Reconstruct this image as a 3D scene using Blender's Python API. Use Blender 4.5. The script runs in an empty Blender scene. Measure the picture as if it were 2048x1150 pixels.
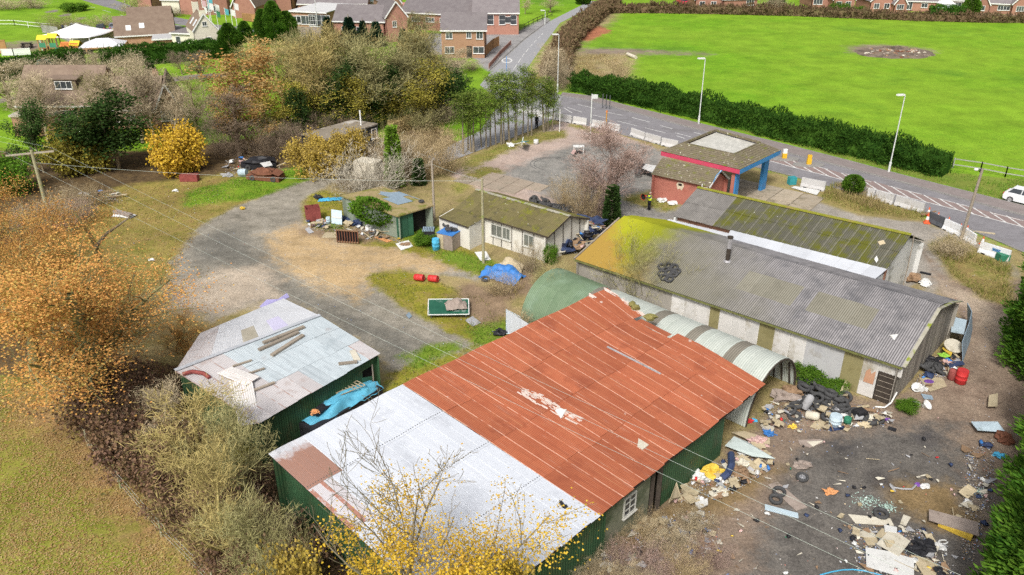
import bpy, math, random
import numpy as np
from mathutils import Vector, Matrix, noise
from math import radians as rad, sin, cos, pi
random.seed(7); rng = np.random.default_rng(7)
SC = bpy.context.scene; COL = SC.collection

# ------------------------------------------------------------------ camera, sky, sun, exposure
CH, CF, CT = 30.0, 1650.0, rad(26.8)
cd = bpy.data.cameras.new('camera'); cam = bpy.data.objects.new('camera', cd); COL.objects.link(cam)
cam.location = (0, 0, CH); cam.rotation_euler = (pi/2-CT, 0, 0)
cd.sensor_width = 36; cd.lens = CF/2048*36; cd.clip_start = .5; cd.clip_end = 4000
SC.camera = cam
W = bpy.data.worlds.new('World'); SC.world = W; W.use_nodes = True
SUN_EL, SUN_AZ = rad(48), rad(200)
wn = W.node_tree; wbg = wn.nodes['Background']
sky = wn.nodes.new('ShaderNodeTexSky'); sky.sky_type = 'NISHITA'; sky.sun_disc = False
sky.sun_elevation = SUN_EL; sky.sun_rotation = SUN_AZ; sky.air_density = 1.0; sky.dust_density = 6.0; sky.ozone_density = 1.0
hsv = wn.nodes.new('ShaderNodeHueSaturation'); hsv.inputs['Saturation'].default_value = .35
wn.links.new(sky.outputs[0], hsv.inputs['Color']); wn.links.new(hsv.outputs[0], wbg.inputs['Color'])
wbg.inputs['Strength'].default_value = .1
sl = bpy.data.lights.new('sun', 'SUN'); sun = bpy.data.objects.new('sun', sl); COL.objects.link(sun)
sl.energy = 2.0; sl.angle = rad(10); sl.color = (1, .97, .92)
sd_ = Vector((sin(SUN_AZ)*cos(SUN_EL), cos(SUN_AZ)*cos(SUN_EL), sin(SUN_EL)))
sun.rotation_euler = sd_.to_track_quat('Z', 'Y').to_euler()
vs = SC.view_settings; vs.view_transform = 'Standard'; vs.look = 'None'; vs.gamma = 1; vs.use_curve_mapping = False
vs.exposure = 0.48
SC.cycles.max_bounces = 6; SC.cycles.diffuse_bounces = 2; SC.cycles.transparent_max_bounces = 8
SC.cycles.use_denoising = False

_fw = Vector((0, cos(CT), -sin(CT))); _up = Vector((0, sin(CT), cos(CT)))
def G(px, py, z=0.0):                     # place on the level z that a point measured in the photograph stands on
    d = _fw + Vector((1, 0, 0))*((px-1024)/CF) + _up*((575-py)/CF)
    return Vector((0, 0, CH)) + d*((z-CH)/d.z)

# ------------------------------------------------------------------ mesh helpers
def link(o, parent=None):
    COL.objects.link(o)
    if parent is not None: o.parent = parent
    return o
def worigin(p):
    v = Vector((0, 0, 0))
    while p is not None: v = v + p.location; p = p.parent
    return v
def tag(o, label=None, cat=None, group=None, kind=None):
    if label: o['label'] = label
    if cat: o['category'] = cat
    if group: o['group'] = group
    if kind: o['kind'] = kind
    return o
def thing(name, loc, label, cat, group=None):
    o = bpy.data.objects.new(name, None); o.empty_display_size = .2; link(o); o.location = loc
    return tag(o, label, cat, group)
class MB:
    def __init__(s): s.v = []; s.f = []; s.uv = {}
    def add(s, vs, fs, uvs=None):
        n = len(s.v); s.v += [tuple(v) for v in vs]
        for i, f in enumerate(fs):
            if uvs: s.uv[len(s.f)] = uvs[i]
            s.f.append([k+n for k in f])
        return s
    def box(s, c, sz, rz=0, M=None):
        x, y, z = sz[0]/2, sz[1]/2, sz[2]/2
        R = M if M is not None else Matrix.Rotation(rz, 3, 'Z')
        vs = [Vector(c)+R @ Vector((a*x, b*y, d*z)) for d in (-1, 1) for a, b in ((-1, -1), (1, -1), (1, 1), (-1, 1))]
        return s.add(vs, [(3, 2, 1, 0), (4, 5, 6, 7), (0, 1, 5, 4), (1, 2, 6, 5), (2, 3, 7, 6), (3, 0, 4, 7)])
    def beam(s, a, b, w, h):
        a, b = Vector(a), Vector(b); d = b-a; L = d.length
        if L < 1e-6: return s
        x = d/L; y = Vector((0, 0, 1)).cross(x)
        if y.length < 1e-3: y = Vector((0, 1, 0))
        y.normalize(); z = x.cross(y)
        return s.box((a+b)/2, (L, w, h), M=Matrix((x, y, z)).transposed())
    def tube(s, a, b, r0, r1=None, n=8, cap=True):
        a, b = Vector(a), Vector(b); r1 = r0 if r1 is None else r1
        d = (b-a).normalized(); u = d.orthogonal().normalized(); w = d.cross(u)
        vs = [a+(u*cos(2*pi*k/n)+w*sin(2*pi*k/n))*r0 for k in range(n)]+[b+(u*cos(2*pi*k/n)+w*sin(2*pi*k/n))*r1 for k in range(n)]
        fs = [(k, (k+1) % n, n+(k+1) % n, n+k) for k in range(n)]
        if cap: fs += [tuple(range(n-1, -1, -1)), tuple(range(n, 2*n))]
        return s.add(vs, fs)
    def path(s, pts, r, n=5):
        for a, b in zip(pts, pts[1:]): s.tube(a, b, r, r, n, True)
        return s
    def slab(s, pts, t):                  # flat polygon given thickness t on its under side
        P = [Vector(p) for p in pts]; n = Vector((0, 0, 0))
        for i in range(len(P)): n += (P[i]-P[0]).cross(P[(i+1) % len(P)]-P[0])
        n.normalize(); k = len(P)
        vs = P+[p-n*t for p in P]
        return s.add(vs, [tuple(range(k)), tuple(range(2*k-1, k-1, -1))]+[(i, i+k, (i+1) % k+k, (i+1) % k) for i in range(k)])
    def prism(s, pts, z0, z1):
        P = [Vector((p[0], p[1], z1)) for p in pts]
        if sum((P[i].x*P[(i+1) % len(P)].y-P[(i+1) % len(P)].x*P[i].y) for i in range(len(P))) < 0: P = P[::-1]
        return s.slab(P, z1-z0)
    def lathe(s, prof, n=14, M=None):     # prof: (r, z) list
        M = M or Matrix.Identity(4); vs = []; fs = []
        for r, z in prof: vs += [M @ Vector((r*cos(2*pi*k/n), r*sin(2*pi*k/n), z)) for k in range(n)]
        for i in range(len(prof)-1):
            fs += [(i*n+k, i*n+(k+1) % n, (i+1)*n+(k+1) % n, (i+1)*n+k) for k in range(n)]
        return s.add(vs, fs)
    def lump(s, c, r, amp=.25, seed=0, n=8, m=5, M=None):
        vs = [];  c = Vector(c); o = Vector((seed*7.3, seed*3.1, seed*1.7))
        for i in range(m+1):
            t = pi*i/m
            for k in range(n):
                d = Vector((sin(t)*cos(2*pi*k/n), sin(t)*sin(2*pi*k/n), cos(t)))
                q = 1+amp*(noise.noise(d*1.7+o)*2+1.1*noise.noise(d*5+o))
                p = Vector((d.x*r[0]*q, d.y*r[1]*q, d.z*r[2]*q)); vs.append(c+(M @ p if M else p))
        fs = [(i*n+k, (i+1)*n+k, (i+1)*n+(k+1) % n, i*n+(k+1) % n) for i in range(m) for k in range(n)]
        return s.add(vs, fs)
    def mesh(s, name, mat, smooth=False, off=None):
        me = bpy.data.meshes.new(name); o = off or Vector((0, 0, 0))
        me.from_pydata([(v[0]-o.x, v[1]-o.y, v[2]-o.z) for v in s.v], [], s.f)
        if s.uv:
            l = me.uv_layers.new(name='UVMap').data
            for p in me.polygons:
                if p.index in s.uv:
                    for li, uv in zip(p.loop_indices, s.uv[p.index]): l[li].uv = uv
        if mat: me.materials.append(mat)
        if smooth: me.polygons.foreach_set('use_smooth', [True]*len(me.polygons))
        return me
    def build(s, name, mat, parent=None, smooth=False):
        return link(bpy.data.objects.new(name, s.mesh(name, mat, smooth, worigin(parent))), parent)
def single(mb, name, mat, loc, label, cat, group=None, smooth=False):   # a thing that is one mesh, origin at its base
    o = bpy.data.objects.new(name, mb.mesh(name, mat, smooth, Vector(loc))); o.location = loc; link(o)
    return tag(o, label, cat, group)
def struct(mb, name, mat, smooth=False, parent=None):
    o = mb.build(name, mat, parent, smooth)
    if parent is None: o['kind'] = 'structure'
    return o
def npmesh(name, V, Fs, mat, smooth=False):
    V = np.asarray(V, dtype=np.float32); Fs = np.asarray(Fs, dtype=np.int32); k = Fs.shape[1]
    me = bpy.data.meshes.new(name); me.vertices.add(len(V)); me.vertices.foreach_set('co', V.ravel())
    me.loops.add(Fs.size); me.loops.foreach_set('vertex_index', Fs.ravel())
    me.polygons.add(len(Fs)); me.polygons.foreach_set('loop_start', np.arange(0, Fs.size, k, dtype=np.int32))
    me.polygons.foreach_set('use_smooth', np.full(len(Fs), smooth)); me.update(calc_edges=True)
    me.materials.append(mat); return me
def copy_tree(o, parent=None):
    c = o.copy(); link(c)
    if parent is not None: c.parent = parent
    for ch in o.children: copy_tree(ch, c)
    return c
def place(o, loc, rz=0, sc=1.0, label=None, group=None, rot=None):
    o.location = loc; o.rotation_euler = rot if rot is not None else (0, 0, rz)
    o.scale = sc if hasattr(sc, '__len__') else (sc,)*3
    if label: o['label'] = label
    if group: o['group'] = group
    return o
def lerp(a, b, t): return a+(b-a)*t
def inpoly(X, Y, poly):
    ins = np.zeros(X.shape, bool); n = len(poly)
    for i in range(n):
        x0, y0 = poly[i]; x1, y1 = poly[(i+1) % n]
        c = ((y0 > Y) != (y1 > Y)) & (X < (x1-x0)*(Y-y0)/((y1-y0) if y1 != y0 else 1e-9)+x0); ins ^= c
    return ins
def sdist(X, Y, poly):
    d = np.full(X.shape, 1e9); n = len(poly)
    for i in range(n):
        x0, y0 = poly[i]; x1, y1 = poly[(i+1) % n]; ex, ey = x1-x0, y1-y0
        t = np.clip(((X-x0)*ex+(Y-y0)*ey)/(ex*ex+ey*ey+1e-9), 0, 1)
        d = np.minimum(d, np.hypot(X-x0-t*ex, Y-y0-t*ey))
    return np.where(inpoly(X, Y, poly), d, -d)
def wpoly(px): return [tuple(G(*p)[:2]) for p in px]
def scatter(poly, n):                     # n random points in a world polygon
    xs = [p[0] for p in poly]; ys = [p[1] for p in poly]; out = np.zeros((0, 2))
    while len(out) < n:
        q = np.stack([rng.uniform(min(xs), max(xs), n*2), rng.uniform(min(ys), max(ys), n*2)], 1)
        out = np.concatenate([out, q[inpoly(q[:, 0], q[:, 1], poly)]])
    return out[:n]

# ------------------------------------------------------------------ materials
MATS = {}
def nodes(name):
    m = bpy.data.materials.new(name); m.use_nodes = True; MATS[name] = m
    nt = m.node_tree; return m, nt, nt.nodes['Principled BSDF']
def nd(nt, t, **k):
    n = nt.nodes.new(t)
    for a, b in k.items():
        if a in n.inputs: n.inputs[a].default_value = b
        else: setattr(n, a, b)
    return n
def ramp(nt, cols, lo=.3, hi=.7, interp='LINEAR'):
    r = nt.nodes.new('ShaderNodeValToRGB'); e = r.color_ramp.elements; r.color_ramp.interpolation = interp
    while len(e) < len(cols): e.new(.5)
    for i, c in enumerate(cols):
        e[i].position = lo+(hi-lo)*i/max(1, len(cols)-1); e[i].color = (*c, 1)
    return r
def coords(nt, rnd=True):
    tc = nd(nt, 'ShaderNodeTexCoord'); oi = nd(nt, 'ShaderNodeObjectInfo'); mu = nd(nt, 'ShaderNodeVectorMath', operation='MULTIPLY_ADD')
    cb = nd(nt, 'ShaderNodeCombineXYZ'); nt.links.new(oi.outputs['Random'], cb.inputs[0]); nt.links.new(oi.outputs['Random'], cb.inputs[1])
    nt.links.new(cb.outputs[0], mu.inputs[0]); mu.inputs[1].default_value = (37, 91, 13); nt.links.new(tc.outputs['Object'], mu.inputs[2])
    return (mu.outputs[0] if rnd else tc.outputs['Object']), oi, tc
def mix(nt, f, a, b):
    m = nt.nodes.new('ShaderNodeMix'); m.data_type = 'RGBA'
    for s, v in ((0, f), (6, a), (7, b)):
        if hasattr(v, 'links'): nt.links.new(v, m.inputs[s])
        elif s == 0: m.inputs[0].default_value = v
        else: m.inputs[s].default_value = (*v, 1)
    return m.outputs[2]
def fac(nt, vec, scale, lo, hi, detail=5):
    n = nd(nt, 'ShaderNodeTexNoise', Scale=scale, Detail=detail, Roughness=.65); nt.links.new(vec, n.inputs['Vector'])
    r = nd(nt, 'ShaderNodeMapRange'); nt.links.new(n.outputs[0], r.inputs[0]); r.inputs[1].default_value = lo; r.inputs[2].default_value = hi
    return r.outputs[0]
def bumpn(nt, b, vec, scale, strength, dist=.03):
    n = nd(nt, 'ShaderNodeTexNoise', Scale=scale, Detail=6, Roughness=.7); nt.links.new(vec, n.inputs['Vector'])
    u = nd(nt, 'ShaderNodeBump', Strength=strength, Distance=dist); nt.links.new(n.outputs[0], u.inputs['Height']); nt.links.new(u.outputs[0], b.inputs['Normal'])
def mat(name, cols, scale=2.0, rough=.85, bump=.3, bscale=None, rnd=0.0, metal=0.0, spec=.25, spots=None, stain=None, lo=.3, hi=.7, share=False, hue=0):
    m, nt, b = nodes(name); vec, oi, tc = coords(nt, not share)
    n = nd(nt, 'ShaderNodeTexNoise', Scale=scale, Detail=7, Roughness=.68); nt.links.new(vec, n.inputs['Vector'])
    r = ramp(nt, cols if len(cols) > 1 else cols*2, lo, hi); nt.links.new(n.outputs[0], r.inputs[0]); c = r.outputs[0]
    if stain: c = mix(nt, fac(nt, vec, stain[1], stain[2], stain[3]), c, stain[0])
    if spots: c = mix(nt, fac(nt, vec, spots[1], spots[2], spots[2]+.05, 2), c, spots[0])
    if rnd or hue:
        h = nd(nt, 'ShaderNodeHueSaturation'); mr = nd(nt, 'ShaderNodeMapRange'); nt.links.new(oi.outputs['Random'], mr.inputs[0])
        mr.inputs[3].default_value = 1-rnd; mr.inputs[4].default_value = 1+rnd; nt.links.new(mr.outputs[0], h.inputs['Value']); nt.links.new(c, h.inputs['Color']); c = h.outputs[0]
    nt.links.new(c, b.inputs['Base Color']); b.inputs['Roughness'].default_value = rough; b.inputs['Metallic'].default_value = metal
    b.inputs['Specular IOR Level'].default_value = spec
    if bump: bumpn(nt, b, vec, bscale or scale*6, bump)
    return m
def leafmat(name, cols, trans=.22, rough=.7, big=None):
    m, nt, b = nodes(name); g = nd(nt, 'ShaderNodeNewGeometry'); r = ramp(nt, cols, 0, 1); oi = nd(nt, 'ShaderNodeObjectInfo')
    tc = nd(nt, 'ShaderNodeTexCoord'); n = nd(nt, 'ShaderNodeTexNoise', Scale=big or .7, Detail=3); nt.links.new(tc.outputs['Object'], n.inputs['Vector'])
    ad = nd(nt, 'ShaderNodeMath', operation='MULTIPLY_ADD'); nt.links.new(n.outputs[0], ad.inputs[0]); ad.inputs[1].default_value = 1.5; ad.inputs[2].default_value = -.75
    a2 = nd(nt, 'ShaderNodeMath', operation='MULTIPLY_ADD'); nt.links.new(g.outputs['Random Per Island'], a2.inputs[0]); a2.inputs[1].default_value = .75; a2.inputs[2].default_value = .125
    a3 = nd(nt, 'ShaderNodeMath', operation='ADD'); nt.links.new(ad.outputs[0], a3.inputs[0]); nt.links.new(a2.outputs[0], a3.inputs[1])
    nt.links.new(a3.outputs[0], r.inputs[0])
    h = nd(nt, 'ShaderNodeHueSaturation'); mr = nd(nt, 'ShaderNodeMapRange'); nt.links.new(oi.outputs['Random'], mr.inputs[0]); mr.inputs[3].default_value = .8; mr.inputs[4].default_value = 1.2
    nt.links.new(mr.outputs[0], h.inputs['Value']); nt.links.new(r.outputs[0], h.inputs['Color'])
    df = nd(nt, 'ShaderNodeBsdfDiffuse'); tr = nd(nt, 'ShaderNodeBsdfTranslucent'); ms = nd(nt, 'ShaderNodeMixShader'); ms.inputs[0].default_value = trans
    nt.links.new(h.outputs[0], df.inputs[0]); nt.links.new(h.outputs[0], tr.inputs[0]); nt.links.new(df.outputs[0], ms.inputs[1]); nt.links.new(tr.outputs[0], ms.inputs[2])
    nt.links.new(ms.outputs[0], nt.nodes['Material Output'].inputs[0]); return m
def sheetmat(name, cols, lapcol=None, lap=(.04, .5), valley=None, rnd=.08, rough=.55, spots=None, stain=None, metal=0, scale=.6, spec=.3, moss=(), streak=(), moss2=(), vmix=None):
    m, nt, b = nodes(name); vec, oi, tc = coords(nt, False)          # corrugated sheet: u across, v along the sheet
    n = nd(nt, 'ShaderNodeTexNoise', Scale=scale, Detail=8, Roughness=.7); nt.links.new(vec, n.inputs['Vector'])
    r = ramp(nt, cols); nt.links.new(n.outputs[0], r.inputs[0]); c = r.outputs[0]
    h = nd(nt, 'ShaderNodeHueSaturation'); mr = nd(nt, 'ShaderNodeMapRange'); nt.links.new(oi.outputs['Random'], mr.inputs[0])
    mr.inputs[3].default_value = 1-rnd; mr.inputs[4].default_value = 1+rnd; nt.links.new(mr.outputs[0], h.inputs['Value']); nt.links.new(c, h.inputs['Color']); c = h.outputs[0]
    if stain:
        for st in stain: c = mix(nt, fac(nt, vec, st[1], st[2], st[3], 7), c, st[0])
    if spots: c = mix(nt, fac(nt, vec, spots[1], spots[2], spots[2]+.03, 2), c, spots[0])
    if streak:                                                      # rust and dirt drawn out along the fall of the sheet
        mp = nd(nt, 'ShaderNodeMapping'); mp.inputs['Scale'].default_value = (7, .8, 1); nt.links.new(tc.outputs['UV'], mp.inputs[0]); cb2 = nd(nt, 'ShaderNodeCombineXYZ'); m9 = nd(nt, 'ShaderNodeMath', operation='MULTIPLY'); nt.links.new(oi.outputs['Random'], m9.inputs[0]); m9.inputs[1].default_value = 60; nt.links.new(m9.outputs[0], cb2.inputs[2]); nt.links.new(cb2.outputs[0], mp.inputs['Location'])
        for col_, lo_, hi_, of_ in streak:
            sn = nd(nt, 'ShaderNodeTexNoise', Scale=1.0+of_, Detail=5, Roughness=.7); nt.links.new(mp.outputs[0], sn.inputs['Vector']); sr = nd(nt, 'ShaderNodeMapRange'); nt.links.new(sn.outputs[0], sr.inputs[0]); sr.inputs[1].default_value = lo_; sr.inputs[2].default_value = hi_; sr.inputs[4].default_value = .85
            c = mix(nt, sr.outputs[0], c, col_)
    def mossy(c, lst):
        for col_, ax, lo_, hi_, na, ns in lst:                      # moss spreading from one end, with a ragged edge
            dp = nd(nt, 'ShaderNodeVectorMath', operation='DOT_PRODUCT'); nt.links.new(tc.outputs['Object'], dp.inputs[0]); dp.inputs[1].default_value = ax
            nz = nd(nt, 'ShaderNodeTexNoise', Scale=ns, Detail=7, Roughness=.7); nt.links.new(tc.outputs['Object'], nz.inputs['Vector'])
            ma = nd(nt, 'ShaderNodeMath', operation='MULTIPLY_ADD'); nt.links.new(nz.outputs[0], ma.inputs[0]); ma.inputs[1].default_value = na; nt.links.new(dp.outputs['Value'], ma.inputs[2])
            mr_ = nd(nt, 'ShaderNodeMapRange'); nt.links.new(ma.outputs[0], mr_.inputs[0]); mr_.inputs[1].default_value = lo_+na/2; mr_.inputs[2].default_value = hi_+na/2; mr_.inputs[3].default_value = 1; mr_.inputs[4].default_value = 0
            c = mix(nt, mr_.outputs[0], c, col_)
        return c
    if vmix:                                                        # rust that starts part of the way down the sheet
        vy = nd(nt, 'ShaderNodeSeparateXYZ'); nt.links.new(tc.outputs['UV'], vy.inputs[0]); vn = nd(nt, 'ShaderNodeTexNoise', Scale=2.5, Detail=6, Roughness=.75); nt.links.new(tc.outputs['Object'], vn.inputs['Vector'])
        va = nd(nt, 'ShaderNodeMath', operation='MULTIPLY_ADD'); nt.links.new(vn.outputs[0], va.inputs[0]); va.inputs[1].default_value = vmix[3]; nt.links.new(vy.outputs[1], va.inputs[2])
        vr = nd(nt, 'ShaderNodeMapRange'); nt.links.new(va.outputs[0], vr.inputs[0]); vr.inputs[1].default_value = vmix[1]+vmix[3]/2; vr.inputs[2].default_value = vmix[2]+vmix[3]/2; c = mix(nt, vr.outputs[0], c, vmix[0])
    c = mossy(c, moss)
    if valley:                                                      # corrugation valleys painted darker, for settled dirt and in place of their shade
        vx = nd(nt, 'ShaderNodeSeparateXYZ'); nt.links.new(tc.outputs['UV'], vx.inputs[0])
        v1 = nd(nt, 'ShaderNodeMath', operation='MULTIPLY'); nt.links.new(vx.outputs[0], v1.inputs[0]); v1.inputs[1].default_value = 2*pi*valley[1]
        v2 = nd(nt, 'ShaderNodeMath', operation='COSINE'); nt.links.new(v1.outputs[0], v2.inputs[0])
        v3 = nd(nt, 'ShaderNodeMapRange'); nt.links.new(v2.outputs[0], v3.inputs[0]); v3.inputs[1].default_value = -.3; v3.inputs[2].default_value = .8; v3.inputs[4].default_value = valley[2]
        c = mix(nt, v3.outputs[0], c, valley[0])
    c = mossy(c, moss2)
    if lapcol:
        sx = nd(nt, 'ShaderNodeSeparateXYZ'); nt.links.new(tc.outputs['UV'], sx.inputs[0])
        f1 = nd(nt, 'ShaderNodeMath', operation='LESS_THAN'); nt.links.new(sx.outputs[0], f1.inputs[0]); f1.inputs[1].default_value = lap[0]
        ff = fac(nt, vec, 1.3, lap[1]-.06, lap[1]+.02, 6); mm = nd(nt, 'ShaderNodeMath', operation='MULTIPLY'); nt.links.new(f1.outputs[0], mm.inputs[0]); nt.links.new(ff, mm.inputs[1])
        c = mix(nt, mm.outputs[0], c, lapcol)
    nt.links.new(c, b.inputs['Base Color']); b.inputs['Roughness'].default_value = rough; b.inputs['Metallic'].default_value = metal; b.inputs['Specular IOR Level'].default_value = spec
    bumpn(nt, b, vec, 14, .25, .02); return m
# ------------------------------------------------------------------ the ground: one sheet with its zones of gravel, sand, dirt and turf
def axis(segs):
    a = []
    for x0, x1, st in segs: a += list(np.arange(x0, x1, st))
    return np.array(a+[segs[-1][1]])
gx = axis([(-1500, -200, 130), (-200, -70, 6), (-70, 70, .6), (70, 200, 6), (200, 1500, 130)])
gy = axis([(-80, 20, 8), (20, 115, .6), (115, 260, 3), (260, 1600, 134)])
X, Y = np.meshgrid(gx, gy); nx, ny = len(gx), len(gy)
Z = np.zeros_like(X)
near = (np.abs(X) < 70) & (Y > 20) & (Y < 115)
bz = np.array([noise.noise((x*.55, y*.55, 0))*.5+noise.noise((x*1.7, y*1.7, 4))*.5 for x, y in zip(X[near], Y[near])])
Z[near] = np.minimum(0, -0.03+.045*bz)
idx = np.arange(nx*ny).reshape(ny, nx)
Fq = np.stack([idx[:-1, :-1], idx[:-1, 1:], idx[1:, 1:], idx[1:, :-1]], -1).reshape(-1, 4)
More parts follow.
